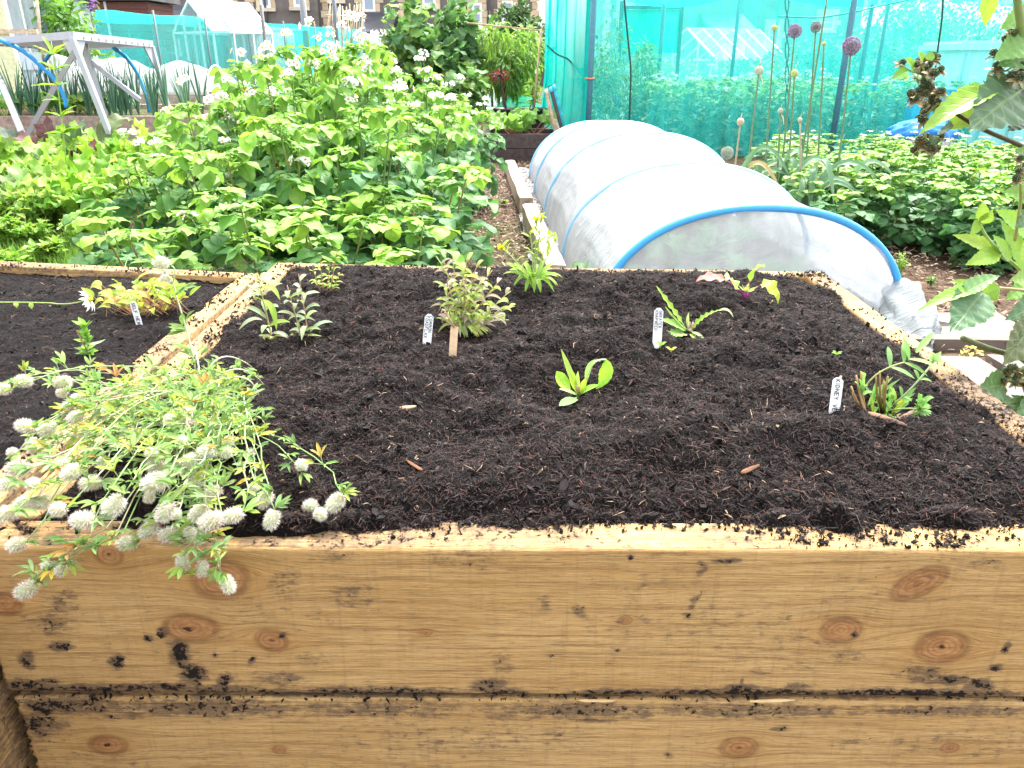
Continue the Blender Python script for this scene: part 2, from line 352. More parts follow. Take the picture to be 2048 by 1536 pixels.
def groundmat():
    t = NT('allotment_ground'); pos = t.pos(); n1 = t.noise(pos, 14., 6, .7); n2 = t.noise(pos, 60., 4, .65); n3 = t.noise(pos, .35, 3)
    c = t.mix(t.ramp(n1, .35, .68), (.055, .034, .022), (.16, .105, .07)); c = t.mix(t.math('MULTIPLY', t.ramp(n2, .5, .72), .5), c, (.26, .19, .14))
    c = t.mix(t.math('MULTIPLY', t.ramp(n3, .5, .62), .55), c, (.06, .10, .025))
    p = t.n('ShaderNodeBsdfPrincipled', **{'Base Color': c, 'Roughness': .95, 'Normal': t.bump(t.math('ADD', n1, n2), .9, .03)}); p.inputs['Specular IOR Level'].default_value = .1
    t.link(p.outputs[0], t.out.inputs[0]); return t.m
M_ground = groundmat()
def glassmat():
    t = NT('pane_glass'); p = t.n('ShaderNodeBsdfPrincipled', **{'Base Color': (.32, .37, .40), 'Roughness': .08}); tp = t.n('ShaderNodeBsdfTransparent')
    m = t.n('ShaderNodeMixShader'); m.inputs[0].default_value = .7; t.link(p.outputs[0], m.inputs[1]); t.link(tp.outputs[0], m.inputs[2]); t.link(m.outputs[0], t.out.inputs[0]); return t.m
M_glass = glassmat()

# ------------------------------------------------------------------ ground
g = MB(); n = 60
gx = np.sign(np.linspace(-1, 1, 2*n+1))*np.abs(np.linspace(-1, 1, 2*n+1))**2.5*180; gy = np.concatenate([np.linspace(-60, 0, 8)[:-1], (np.linspace(0, 1, 110)**2.2)*320])
X, Y = np.meshgrid(gx, gy, indexing='ij'); near = np.clip(1-np.hypot(X, Y)/40, 0, 1)
g.grid(np.stack([X, Y, .02*fbm(X*1.4, Y*1.4, 3)*near-.01], 2))
tag(g.build('ground', M_ground), kind='structure')

# ------------------------------------------------------------------ raised beds
TOP = .60
def board(name, parent, p0, p1, thick, z0, z1, seed, ns=40, nf=10, knots=(), dirt_shade_f=None, side=1, sag=0., mat=None):
    """sawn board from p0 to p1 (outer face line), body lies on the left of p0->p1 when side=1"""
    p0 = np.array(p0, float); p1 = np.array(p1, float); L = np.linalg.norm(p1-p0); d = (p1-p0)/L; nm = np.array([-d[1], d[0]])*side
    b = .004; h = z1-z0
    zf = np.linspace(z0+b, z1-b, nf+1); arc = [(.3*b, .3*b)]
    prof_ = [(b, z0)]+[(.3*b, z0+.3*b)]+[(0, z) for z in zf]+[(.3*b, z1-.3*b)]+[(x, z1) for x in np.linspace(b, thick-b, 7)]+[(thick-.3*b, z1-.3*b)]+[(thick, z) for z in zf[::-1]]+[(thick-.3*b, z0+.3*b), (thick-b, z0)]
    pr = np.array(prof_); m = len(pr); girth = np.concatenate([[0], np.cumsum(np.hypot(*np.diff(pr, axis=0).T))])
    s = np.linspace(0, L, ns+1)
    S = np.repeat(s[:, None], m, 1); Gt = np.repeat(girth[None], ns+1, 0); dep = np.repeat(pr[None, :, 0], ns+1, 0); Z = np.repeat(pr[None, :, 1], ns+1, 0)
    wob = .0016*fbm(S*3+seed, Z*2, seed, 3)
    endj = np.where((S < 1e-6) | (S > L-1e-6), .0035*vn(Gt*420, S, seed), 0)
    dd = dep+wob; XY = p0+d*(S+endj)[..., None]+nm*dd[..., None]; Zz = Z+.0016*fbm(S*2.3, dep*5, seed+5, 3)
    t2 = Gt.copy(); kn = np.zeros_like(S); kd = np.full_like(S, 1.); halo = np.zeros_like(S); front = dep < .002
    for (ks, kz, kr, asp, rot) in knots:
        dz = Z-kz; ds = S-ks; e = np.exp(-(ds/(2.6*kr))**2)
        t2 = np.where(front, t2-np.sign(dz)*kr*.85*e*np.exp(-(np.abs(dz)/(2.2*kr))**2)*(1-np.exp(-(dz/(.5*kr))**2)), t2)
        cx = ds*math.cos(rot)+dz*math.sin(rot); cz = -ds*math.sin(rot)+dz*math.cos(rot)
        q = np.hypot(cx/asp, cz)/kr; k1 = np.clip(1.6-q, 0, 1.6)
        kn = np.where(front, np.maximum(kn, k1), kn); kd = np.where(front & (q < 2), np.minimum(kd, q*kr), kd)
        halo = np.where(front, np.maximum(halo, np.exp(-((ds/(2.6*kr))**2+(dz/(1.5*kr))**2))), halo)
    dirt = np.zeros_like(S) if dirt_shade_f is None else dirt_shade_f(XY[..., 0], XY[..., 1], Zz, front, dep)  # soil, and on the outer side face of bed2 painted gap shade
    V = np.concatenate([XY, Zz[..., None]], 2)
    mb = MB(); i, j = np.meshgrid(np.arange(ns), np.arange(m), indexing='ij'); i = i.ravel(); j = j.ravel(); j2 = (j+1) % m
    q = np.stack([i*m+j, (i+1)*m+j, (i+1)*m+j2, i*m+j2], 1)
    if side == -1: q = q[:, ::-1]
    base = (ns+1)*m; caps = np.arange(m)
    cv = [V[0].mean(0), V[-1].mean(0)]
    T = np.vstack([np.stack([caps*0+base, caps, (caps+1) % m], 1), np.stack([caps*0+base+1, ns*m+(caps+1) % m, ns*m+caps], 1)])
    if side == -1: T = T[:, ::-1]
    mb.add(np.vstack([V.reshape(-1, 3), cv]), q, T, (.4, .24, .1))
    wc = np.stack([S+seed*3.7, t2+seed*.31, np.full_like(S, seed*1.3)], 2).reshape(-1, 3)
    ext = lambda a, f=0.: np.concatenate([a.ravel(), [f, f]])
    return mb.build(name, mat or M_wood, parent, attrs={'wc': np.vstack([wc, wc[:2]]), 'knot': ext(kn), 'kd': ext(kd, 1.), 'halo': ext(halo), 'dirt': ext(dirt)})  # 'dirt' holds soil and the painted gap shade of bed2

FL, FR, BR, BL = (-.583, .704), (.735, .694), (.752, 1.862), (-.597, 1.950)
def FX(px, py):                         # photograph point on the front face
    p = D(px, py, .70); return p[0]-FL[0], p[2]
KN_UP = [FX(x, y)+(r/1890., a, rt) for x, y, r, a, rt in [(440, 1160, 40, 1.25, .3), (215, 1112, 22, 1.1, 0), (380, 1258, 30, 1.6, 0), (543, 1282, 24, 1.2, -.3), (850, 1265, 8, 1.5, 0), (1835, 1162, 26, 1.9, .6), (1680, 1256, 28, 1.25, 0), (1880, 1288, 36, 1.3, 0), (1250, 1238, 9, 1.4, 0), (8, 1212, 24, 1.2, 0)]]
KN_LO = [FX(x, y)+(r/1700., a, rt) for x, y, r, a, rt in [(205, 1495, 22, 1.5, 0), (550, 1503, 9, 1.3, 0), (1470, 1493, 24, 1.35, 0), (1890, 1490, 11, 1.4, 0), (1000, 1570, 20, 1.3, 0)]]
BL_UP = [(x, y, rx, ry, a) for x, y, rx, ry, a in [  # soil marks on the upper front board: centre, radii (photograph px), strength
    (360, 1310, 24, 34, 1.0), (385, 1350, 30, 28, 1.0), (325, 1268, 12, 14, .9), (230, 1328, 17, 18, 1.05), (118, 1296, 22, 14, .9), (50, 1325, 16, 24, .85), (300, 1280, 12, 10, .75),
    (450, 1362, 14, 20, .85), (498, 1322, 9, 12, .8), (570, 1272, 7, 8, .85), (435, 1312, 8, 8, .7), (120, 1210, 40, 36, .45), (100, 1250, 46, 30, .5), (330, 1376, 60, 12, .8), (60, 1376, 70, 20, .85), (200, 1382, 180, 16, .8), (450, 1384, 160, 14, .78),
    (560, 1360, 60, 22, .5), (700, 1190, 55, 36, .38), (660, 1110, 60, 20, .4), (570, 1165, 40, 40, .38), (620, 1320, 40, 30, .4), (760, 1384, 220, 14, .76), (980, 1372, 40, 22, .75), (1012, 1384, 60, 12, .85),
    (1405, 1140, 9, 26, .62), (1390, 1200, 9, 26, .62), (1370, 1228, 12, 8, .62), (1450, 1120, 22, 6, .85), (1264, 1113, 6, 7, 1.1), (1160, 1222, 16, 18, .5), (1090, 1205, 20, 20, .4), (1100, 1310, 10, 5, .6),
    (1500, 1383, 250, 13, .88), (1250, 1384, 120, 12, .8), (1480, 1375, 40, 14, .8), (1476, 1360, 5, 12, .8), (1580, 1240, 6, 14, .6), (1707, 1265, 10, 8, .9), (1690, 1310, 40, 14, .5), (1900, 1355, 44, 14, .85), (1960, 1365, 30, 18, .85), (2010, 1290, 8, 18, .85), (1990, 1330, 14, 10, .8), (1830, 1383, 240, 16, .92), (1600, 1370, 40, 10, .6), (1960, 1120, 30, 10, .5), (1290, 1230, 3, 3, .9), (1230, 1298, 5, 4, .95), (1000, 1330, 30, 40, .42), (130, 1120, 60, 12, .45), (1850, 1345, 60, 26, .55), (930, 1120, 80, 30, .35)]]
BL_LO = [(80, 1425, 26, 16, .95), (150, 1418, 140, 26, .72), (60, 1455, 70, 50, .62), (420, 1420, 220, 30, .62), (760, 1420, 220, 26, .55), (1150, 1420, 220, 26, .6), (1500, 1418, 260, 22, .58), (1900, 1416, 200, 16, .62), (1560, 1455, 16, 10, .7), (1120, 1468, 10, 8, .6), (1335, 1510, 12, 10, .6), (1660, 1420, 20, 10, .6), (1180, 1440, 60, 6, .6), (230, 1440, 70, 10, .5)]
def mk_dirt(bl, topk):
    B = [(*D(x, y, .70)[[0, 2]], rx/1870., ry/1870., a) for x, y, rx, ry, a in bl]
    def f(x, y, z, front, dep):
        r = np.zeros_like(x)+.11+.24*fbm(x*7, z*18, 9, 3)
        for bx, bz, rx, rz, a in B:
            wx = bx+.006*vn(z*90, x*20, 4); r = np.maximum(r, np.where(front, a*np.exp(-(((x-wx)/rx)**2+((z-bz)/rz)**2)**1.2*.7), 0))
        t = topk*(.42+.36*fbm(x*9, y*9, 21, 3))
        return np.where(front, r, t)
    return f
topdirt = lambda k: (lambda x, y, z, front, dep: np.where(z > TOP-.004, k*(.45+.45*fbm(x*8, y*8, 31, 4)), .12+.1*fbm(x*9, z*20, 5, 2)))

bed = thing('raised_bed', 'large square timber raised bed of honey coloured boards filled with dark compost, in the foreground', 'raised bed', (0, 0, 0))
board('front_board', bed, FL, FR, .054, TOP-.2, TOP, 1, 430, 80, KN_UP, mk_dirt(BL_UP, 1.))
board('front_board', bed, (FL[0]+.004, FL[1]+.001), (FR[0], FR[1]+.001), .054, TOP-.407, TOP-.208, 2, 430, 80, KN_LO, mk_dirt(BL_LO, 1.))
board('front_board', bed, (FL[0]+.002, FL[1]), FR, .054, TOP-.6, TOP-.406, 3, 60, 20)
def inset(a, b, k): a = np.array(a); b = np.array(b); return a+(b-a)/np.linalg.norm(b-a)*k
for zt in (0, .203, .406):
    sd_ = 5 if zt == 0 else 6
    board('side_board', bed, inset(FR, BR, .056), BR, .05, TOP-zt-.2 if zt < .4 else .0, TOP-zt, 11+sd_, 120 if zt == 0 else 20, 8, (), topdirt(1.0))
    board('back_board', bed, inset(BR, BL, .052), inset(BL, BR, .052), .05, TOP-zt-.2 if zt < .4 else .0, TOP-zt, 21+sd_, 120 if zt == 0 else 20, 8, (), topdirt(.9))
    board('side_board', bed, BL, inset(FL, BL, .056), .05, TOP-zt-.2 if zt < .4 else .0, TOP-zt, 31+sd_, 120 if zt == 0 else 20, 8, (), topdirt(.8))
bed2 = thing('raised_bed', 'timber raised bed on the left, holding the self heal and the daisy', 'raised bed', (0, 0, 0))
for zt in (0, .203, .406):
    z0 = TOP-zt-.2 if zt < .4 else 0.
    board('side_board', bed2, (-.598, .20), (-.606, 1.80), .045, z0, TOP-zt, 41+int(zt*10), 110 if zt == 0 else 60, 8, (), lambda x, y, z, front, dep: np.where(front, .50+.3*fbm(y*9, z*9, 3, 3), np.where(z > TOP-.004, .75*(.45+.45*fbm(x*8, y*8, 31, 4)), .2)))  # outer face: gap shade painted in soil colour; rim top: real soil
    board('back_board', bed2, (-.612, 1.852), (-2.0, 2.09), .045, z0, TOP-zt, 45+int(zt*10), 110 if zt == 0 else 16, 8, (), topdirt(.8))
    board('front_board', bed2, (-2.0, .20), (-.648, .20), .05, z0, TOP-zt, 49+int(zt*10), 60, 12)

# compost surfaces
def edge(v, a, b): return np.clip((v-a), None, 0)+np.clip(b-v, None, 0)      # <=0 outside
DENTS = [(P(540, 690, TOP), .05, .012), (P(920, 690, TOP), .08, .015), (P(1170, 810, TOP), .07, .015), (P(1380, 690, TOP), .06, .012), (P(1660, 690, TOP), .04, .016), (P(1560, 570, TOP), .05, .012), (P(1770, 850, TOP), .05, .010), (P(1250, 700, TOP), .09, -.012), (P(600, 860, TOP), .1, -.010), (P(1050, 960, TOP), .12, -.008), (P(1640, 700, TOP), .12, -.012), (P(1240, 690, TOP), .05, -.008)]
SPILL = [(P(1690, 1062, TOP)[0], .745, .022, .022, .022), (P(1560, 1050, TOP)[0], .752, .06, .012, .014), (P(1240, 1045, TOP)[0], .755, .07, .012, .012), (P(640, 1062, TOP)[0], .742, .09, .018, .018), (P(1900, 1052, TOP)[0], .752, .05, .014, .014), (P(60, 1075, TOP)[0], .735, .12, .02, .022), (P(500, 1072, TOP)[0], .735, .05, .016, .02), (.69, 1.25, .02, .06, .018), (.69, 1.66, .025, .05, .02), (.69, 1.05, .015, .05, .012)]
def soilz(x, y):
    x = np.asarray(x, float); y = np.asarray(y, float)
    di = np.minimum(np.minimum(x+.535, .678-x), np.minimum(y-.764, 1.895-.065*(x+.55)-y)); kk = np.clip(di/.16, .3, 1)
    z = TOP+.010+kk*(.032*fbm(x*5.5, y*5.5, 51, 3)+.018*fbm(x*16, y*16, 53, 3))+.0045*fbm(x*60, y*60, 57, 2)
    for c, r, d in DENTS: z = z-1.7*d*np.exp(-((x-c[0])**2+(y-c[1])**2)/r**2)
    xl = -.535; xr = .678; yf = .764; yb = 1.895-.065*(x+.55)
    di = np.minimum(np.minimum(x-xl, xr-x), np.minimum(y-yf, yb-y))          # distance inside the boards
    z = z+.022*np.clip(di/.25, 0, 1)
    over = np.clip(.012-di, 0, 1)
    for cx_, cy_, sx_, sy_, hh_ in SPILL: z = z+hh_*np.exp(-((x-cx_)/sx_)**2-((y-cy_)/sy_)**2)*(1+.7*fbm(x*40, y*40, 63, 3))
    k = .55+.6*fbm(x*13+3, y*13, 61, 3)
    z = z-over*np.clip(.62-k*.35, .12, 2)-.010*np.clip(1-di/.03, 0, 1)*(.6+fbm(x*16, y*16, 67, 3))
    return z
xs = np.arange(-.575, .735, .0042); ys = np.arange(.71, 1.94, .0042)
X, Y = np.meshgrid(xs, ys, indexing='ij'); Z = soilz(X, Y)+.0022*fbm(X*170, Y*170, 71, 2)
outb = (Y > 1.945-.065*(X+.55)) | (X < -.578) | (Y < .712)
Z = np.where(outb, np.minimum(Z, TOP-.03), Z)
s = MB(); s.grid(np.stack([X, Y, Z], 2), (.02, .015, .013)); tag(s.build('soil', M_soil), kind='structure')
def soilz2(x, y):
    x = np.asarray(x, float); y = np.asarray(y, float)
    z = TOP-.018+.010*fbm(x*6, y*6, 151, 3)+.006*fbm(x*20, y*20, 153, 3)+.003*fbm(x*60, y*60, 157, 2)
    xr = -.648; dr = xr-x; yb = 1.83-.17*(x+.61); db = yb-y
    z = z+.022*np.exp(-(np.clip(dr, 0, 9)/.10)**2)*(.6+.9*fbm(y*9, x*3, 91, 2))-np.clip(-dr, 0, 1)*.55
    z = z+.012*np.exp(-(((x+.85)/.12)**2+((y-1.72)/.08)**2))
    return z
xs = np.arange(-1.9, -.60, .006); ys = np.arange(.22, 2.02, .006)
X, Y = np.meshgrid(xs, ys, indexing='ij'); Z = soilz2(X, Y)+.002*fbm(X*150, Y*150, 71, 2); Z = np.where(Y > 1.87-.17*(X+.61), TOP-.1, Z)
s = MB(); s.grid(np.stack([X, Y, Z], 2), (.02, .015, .013)); tag(s.build('soil', M_soil), kind='structure')

# crumbs and fibres of the compost, loose over the beds and spilt on the rims
def fibres(N, area, zf, lmin, lmax):
    x = RNG.uniform(area[0], area[1], N); y = area[2]+(area[3]-area[2])*RNG.rand(N)**1.25
    z = zf(x, y); L = RNG.uniform(lmin, lmax, N)*(RNG.rand(N)**1.5*.9+.45); w = RNG.uniform(.00028, .00078, N)*(1+(RNG.rand(N) > .97)*2.)
    a = RNG.uniform(0, 2*math.pi, N); tl = RNG.normal(.12, .32, N); cv = RNG.normal(0, .25, N)
    d = np.stack([np.cos(a)*np.cos(tl), np.sin(a)*np.cos(tl), np.sin(tl)], 1); sdv = np.stack([-np.sin(a), np.cos(a), np.zeros(N)], 1)
    p = np.stack([x, y, z+.0012], 1); tw = RNG.uniform(-.8, .8, N); nv = np.cross(d, sdv); wv = sdv*np.cos(tw)[:, None]-nv*np.sin(tw)[:, None]
    a0 = p-d*L[:, None]*.5; a1 = p+sdv*(cv*L*.5)[:, None]+np.array([0, 0, 1])*(np.abs(cv)*L*.2+.001)[:, None]; a2 = p+d*L[:, None]*.5; ww = wv*w[:, None]
    V = np.stack([a0-ww*.4, a0+ww*.4, a1-ww, a1+ww, a2-ww*.4, a2+ww*.4], 1).reshape(-1, 3)
    b = np.arange(N)*6; q = np.vstack([np.stack([b, b+1, b+3, b+2], 1), np.stack([b+2, b+3, b+5, b+4], 1)])
    k = RNG.rand(N)**3.2; c = np.array([.0052, .0031, .0027])+k[:, None]*np.array([.052, .030, .025]); red = RNG.rand(N) < .10; c[red] *= np.array([1.7, 1.0, .75])
    pale = RNG.rand(N) < .012; c[pale] = np.array([.28, .19, .12])*RNG.uniform(.5, 1.1, (pale.sum(), 1))
    return V, q, np.repeat(c, 6, 0)
def crumbs(mb, x, y, z, r, sub=0, k0=.02):
    for i in range(len(x)):
        k = RNG.rand()**3*.022; c = (k0*.25+k, (k0*.25+k)*.76, (k0*.25+k)*.72)
        M = np.linalg.qr(RNG.normal(size=(3, 3)))[0]; rr = r[i]
        mb.blob((x[i], y[i], z[i]+rr*.15), (rr*RNG.uniform(.8, 2.3), rr*RNG.uniform(.6, 1.), rr*RNG.uniform(.4, .8)), c, sub, .6, M)
cr = MB()
V, q, c = fibres(120000, (-.55, .72, .725, 1.90), soilz, .004, .020); cr.add(V, q, None, c)
V, q, c = fibres(30000, (-1.75, -.63, .70, 1.98), soilz2, .005, .024); cr.add(V, q, None, c)
N = 5200; x = RNG.uniform(-.54, .70, N); y = .74+1.12*RNG.rand(N)**1.6; crumbs(cr, x, y, soilz(x, y), .0010+.0045*RNG.rand(N)**4)
N = 1500; x = RNG.uniform(-1.6, -.63, N); y = RNG.uniform(.8, 1.95, N); crumbs(cr, x, y, soilz2(x, y), .001+.004*RNG.rand(N)**4)
def on_rim(N, fn, key):
    a = RNG.rand(N*5); b = RNG.rand(N*5)**1.4; xy = fn(a, b); dn = fbm(xy[:, 0]*13, xy[:, 1]*13+key, 77, 3)
    keep = RNG.rand(N*5) < np.clip((dn+.12+.35*(1-b))*1.3, .01, 1); xy = xy[keep][:N]
    return xy
def rimline(p, q_, w0, w1, nx):
    p = np.array(p); q_ = np.array(q_); d = (q_-p)/np.linalg.norm(q_-p); nn = np.array([-d[1], d[0]])*nx
    return lambda a, b: p+(q_-p)*a[:, None]+nn*(w1-(w1-w0)*(1-b)*1.)[:, None] if False else p+(q_-p)*a[:, None]+nn*(w0+(w1-w0)*(1-b))[:, None]
for fn, N in ((rimline(FL, FR, .003, .05, 1), 1500), (rimline(FR, BR, .003, .05, 1), 520), (rimline(BR, BL, .003, .05, 1), 1300), (rimline(BL, FL, .003, .05, 1), 900), (rimline((-.598, .70), (-.606, 1.80), .003, .05, 1), 900), (rimline((-.612, 1.852), (-1.6, 2.02), .003, .045, 1), 500)):
    xy = on_rim(N, fn, N); k = len(xy); crumbs(cr, xy[:, 0], xy[:, 1], np.full(k, TOP+.001), .0006+.0024*RNG.rand(k)**3)
    V, q, c = fibres(420, (0, 1, 0, 1), lambda x, y: x*0+TOP+.001, .004, .014)
    sel = xy[RNG.randint(0, k, 420)]; V = V.reshape(420, 6, 3); V[:, :, :2] += (sel-V[:, :, :2].mean(1))[:, None]; cr.add(V.reshape(-1, 3), q, None, c)
N = 330; x = RNG.uniform(FL[0]+.004, FR[0], N); dn_ = fbm(x*5, x*0+3, 19, 3); kp = RNG.rand(N) < .45+.9*dn_; x = x[kp]; k = len(x); crumbs(cr, x, .6985+.003*RNG.rand(k), TOP-.2095+.008*RNG.rand(k), .0006+.0026*RNG.rand(k)**2.5)
tag(cr.build('compost_crumbs', M_fibre, smooth=False), kind='stuff')

# loose bark chips and straw slivers that can be told apart
def chip(px, py, L, w, ang, c, label, name='bark_chip', z=None):
    mb = MB(); n = 7; t = np.linspace(0, 1, n); p = P(px, py, TOP+.02)
    if z is None: p[2] = float(soilz(p[0], p[1]))+.004
    else: p = D(px, py, .692)
    d = np.array([math.cos(ang), math.sin(ang), 0.1]); sdv = np.array([-math.sin(ang), math.cos(ang), .25])
    wd = w*np.clip(np.minimum(t*4+.2, (1-t)*3+.15), 0, 1)*(1+.25*vn(t*9, t*0, int(px)))
    for sg in (1,):
        G = np.zeros((n, 5, 3)); ss = np.linspace(-1, 1, 5)
        G[:] = p+d*((t-.5)*L)[:, None, None]+sdv*(ss[None]*wd[:, None]/2)[..., None]; G[..., 2] += (1-ss[None]**2)*w*.2
        mb.grid(G, c); G2 = G.copy(); G2[..., 2] -= w*.15; mb.grid(G2[:, ::-1], c)
    return tag(mb.build(name, M_wood_old), label, 'wood chip')
chip(815, 833, .026, .006, 0, (.42, .26, .15), 'small pale tan bark chip lying on the compost right of the clover')
chip(830, 940, .03, .007, 2.4, (.16, .075, .04), 'reddish brown bark chip on the compost, right of the clover stems')
chip(1330, 1018, .038, .006, -.5, (.30, .2, .12), 'straw coloured wood sliver at the front of the compost')
chip(1500, 942, .03, .006, .5, (.16, .08, .045), 'brown bark sliver in the front right half of the compost')
chip(1754, 868, .035, .007, -1.0, (.20, .12, .075), 'brown wood sliver just below the kidney vetch')
chip(1790, 868, .035, .006, -1.3, (.10, .06, .045), 'dark wood sliver below the kidney vetch, right of a brown one')
chip(1810, 855, .04, .005, .6, (.22, .14, .1), 'thin pale twig lying right of the kidney vetch stems')
chip(1195, 1401, .042, .004, -.12, (.55, .38, .19), 'straw splinter caught in the seam of the front boards, left of its twin', 'straw_splinter', 1)
chip(1545, 1401, .05, .004, -.06, (.55, .38, .19), 'straw splinter caught in the seam of the front boards, right of its twin', 'straw_splinter', 1)

# ------------------------------------------------------------------ small plants in the beds
def SP(px, py, bedno=1):                 # point on the compost under a photograph point
    z = TOP
    for _ in range(4):
        p = P(px, py, z); z = float((soilz if bedno == 1 else soilz2)(p[0], p[1]))
    return P(px, py, z)
T_nar = tpls('narrow', 6, fold=.35, curl=.35, nu=7); T_ova = tpls('ovate', 8, fold=.28, curl=.35, nu=8, wave=.7); T_ser = tpls('ovate', 6, fold=.3, curl=.35, nu=15, ser=.10, wave=.7)
T_heart = tpls('heart', 6, fold=.2, curl=.4, nu=8, wave=1.2); T_lob = tpls('lobed', 6, fold=.15, curl=.35, nu=16, nv=2, wave=.8); T_low = [leaf_tpl('ovate', 4, 1, .3*u(.5, 1.5), .4*u(.3, 1.6)) for _ in range(5)]
T_strap = tpls('strap', 5, fold=.5, curl=.2, nu=8)

# hare's foot clover, sprawling over the front corner
CG = thing('clover_plant', "sprawling hare's-foot clover with fluffy pinkish white heads, hanging over the front board", 'plant', (0, 0, 0))
def head_mesh(seed, L=.021, r=.0072, pink=.5):
    random.seed(seed); rs = np.random.RandomState(seed); mb = MB(); core = MB()
    v, t = ICO[2]; prof_r = lambda y: np.clip(1-np.abs(y)**2.6, 0.02, 1)**.5
    c = np.array([.54, .60, .38])*(1-.0)+0*v; c = c+np.clip(v[:, 1:2]*-.6, 0, 1)*np.array([.10, -.10, .0])
    mb.add(v*np.array([r*.86, L*.5, r*.86])+np.array([0, L*.5, 0]), None, t, c)
    n = 620; cu = rs.uniform(-.97, 1, n); a = rs.uniform(0, 6.283, n); rr = r*np.sqrt(np.clip(1-np.abs(cu)**2.4, 0, 1))
    p = np.stack([rr*np.cos(a)*.9, L*.5+cu*L*.5, rr*np.sin(a)*.9], 1)
    d = np.stack([np.cos(a)*.9, .35+.65*cu, np.sin(a)*.9], 1)+rs.normal(0, .28, (n, 3)); d /= np.linalg.norm(d, axis=1)[:, None]
    ln = rs.uniform(.0028, .0052, n)[:, None]; sdv = np.cross(d, rs.normal(size=(n, 3))); sdv /= np.linalg.norm(sdv, axis=1)[:, None]
    w = .00030; V = np.stack([p-sdv*w, p+sdv*w, p+d*ln], 1).reshape(-1, 3)
    k = rs.rand(n, 1); pk = (rs.rand(n, 1) < .28*pink+.18*pink*(cu[:, None] < 0))
    cc = np.where(pk, np.array([.56, .30, .31]), np.array([.93, .90, .87])*(.92+.08*k)); cc = np.where((rs.rand(n, 1) < .22), np.array([.56, .60, .38]), cc)
    mb.add(V, None, np.arange(n*3).reshape(-1, 3), np.repeat(cc, 3, 0)); return mb
HEADS = {}
def head(parent, base, d, scale=1., kind=0, round_=False):
    key = (kind, round_)
    if key not in HEADS:
        o = head_mesh(100+kind, .015 if round_ else .021, .0072, [.15, .5, 1.0, .7][kind]).build('flower_head', M_hair, parent); HEADS[key] = o
    else:
        o = HEADS[key].copy(); COL.objects.link(o); o.parent = parent
    M = frame(d, (u(-.3, .3), u(-.3, .3), 1)); o.matrix_basis = Matrix(M.tolist()).to_4x4(); o.location = tuple(base); o.scale = (scale,)*3
    if 'label' in o: del o['label']
    return o
def trifol(mbL, mbS, p, d, L, c, spread=.75):
    side = nrm(np.cross(d, (u(-.4, .4), u(-.4, .4), 1)))
    for k in (-1, 0, 1):
        dd = nrm(d+side*k*spread+np.array([0, 0, u(-.1, .25)])); put(mbL, T_nar, p, dd, L*u(.85, 1.15)*(1 if k else 1.1), L*u(.22, .32), jit(c, .2, .12), (u(-.4, .4), u(-.6, .2), 1))
CLG = [(.21, .34, .11), (.26, .40, .13), (.18, .30, .11), (.34, .43, .10), (.28, .40, .19)]
mbL, mbS = MB(), MB()
random.seed(21)
HD = [(50, 762, 0, 1.25), (4, 778, 180, 1), (128, 764, 10, 1.1), (119, 786, 190, .9), (152, 799, 200, 1), (131, 817, 200, .9), (148, 836, 210, 1), (50, 852, 170, 1), (92, 857, 200, 1.05), (65, 889, 100, 1), (80, 916, 200, .9), (35, 938, 180, 1.25), (122, 929, 190, 1.05), (141, 946, 220, 1), (177, 967, 195, 1.2), (11, 969, 190, .9), (48, 1006, 200, 1), (82, 1006, 200, 1), (11, 1029, 200, 1), (162, 1040, 185, 1.1), (226, 1014, 235, 1.1), (308, 966, 200, 1.25), (312, 933, 180, 1), (299, 904, 150, .8), (334, 841, 180, .9), (377, 828, 90, 1), (365, 845, 200, 1), (388, 850, 0, .9), (412, 903, 190, 1.05), (447, 904, 0, 1), (382, 919, 35, 1), (371, 936, 200, 1.1), (390, 964, 210, 1), (423, 986, 215, 1.), (516, 867, 60, .8), (505, 904, 30, .8), (504, 971, 120, .8), (527, 1001, 230, 1.1), (297, 1001, 260, .8), (328, 1027, 240, 1.05), (351, 1021, 90, .8), (395, 1027, 230, 1.05), (421, 1043, 210, 1.15), (462, 1032, 200, 1), (543, 1042, 255, 1.1), (295, 1062, 225, 1.15), (336, 1070, 190, 1.1), (377, 1071, 250, .9), (395, 1084, 240, .8), (252, 1086, 190, 1.1), (365, 1123, 100, .95), (404, 1140, 265, .95), (456, 1170, 290, .95), (117, 1145, 230, .85), (89, 1129, 120, .6), (50, 1181, 220, 1.2), (603, 925, 90, .9), (671, 1006, 235, 1.15), (32, 1090, 200, 1.), (193, 832, 200, .9), (208, 822, 160, .8), (267, 806, 180, .8), (240, 880, 200, .8), (430, 846, 70, .8), (360, 882, 180, .8), (60, 970, 190, .9), (20, 905, 180, .7), (110, 1020, 190, .9), (200, 925, 200, .8), (462, 880, 40, .8)]
def head_pos(px, py):
    if py > 1098: return D(px, py, .668-u(0, .018))
    if py > 1045: return D(px, py, .70-u(0, .03))
    zz = TOP+u(.065, .12)*(1 if px < 480 else .4)
    return P(px, py, zz)
ROOT = SP(452, 800); ROOTS = [SP(452, 800), SP(470, 770), SP(430, 830), SP(480, 850), SP(400, 820), SP(440, 760)]
def imgdir(a):                                  # direction in the bed, seen as angle a on the photograph
    return np.array([math.cos(R(a)), .35*math.sin(R(a)), math.sin(R(a))*.75])
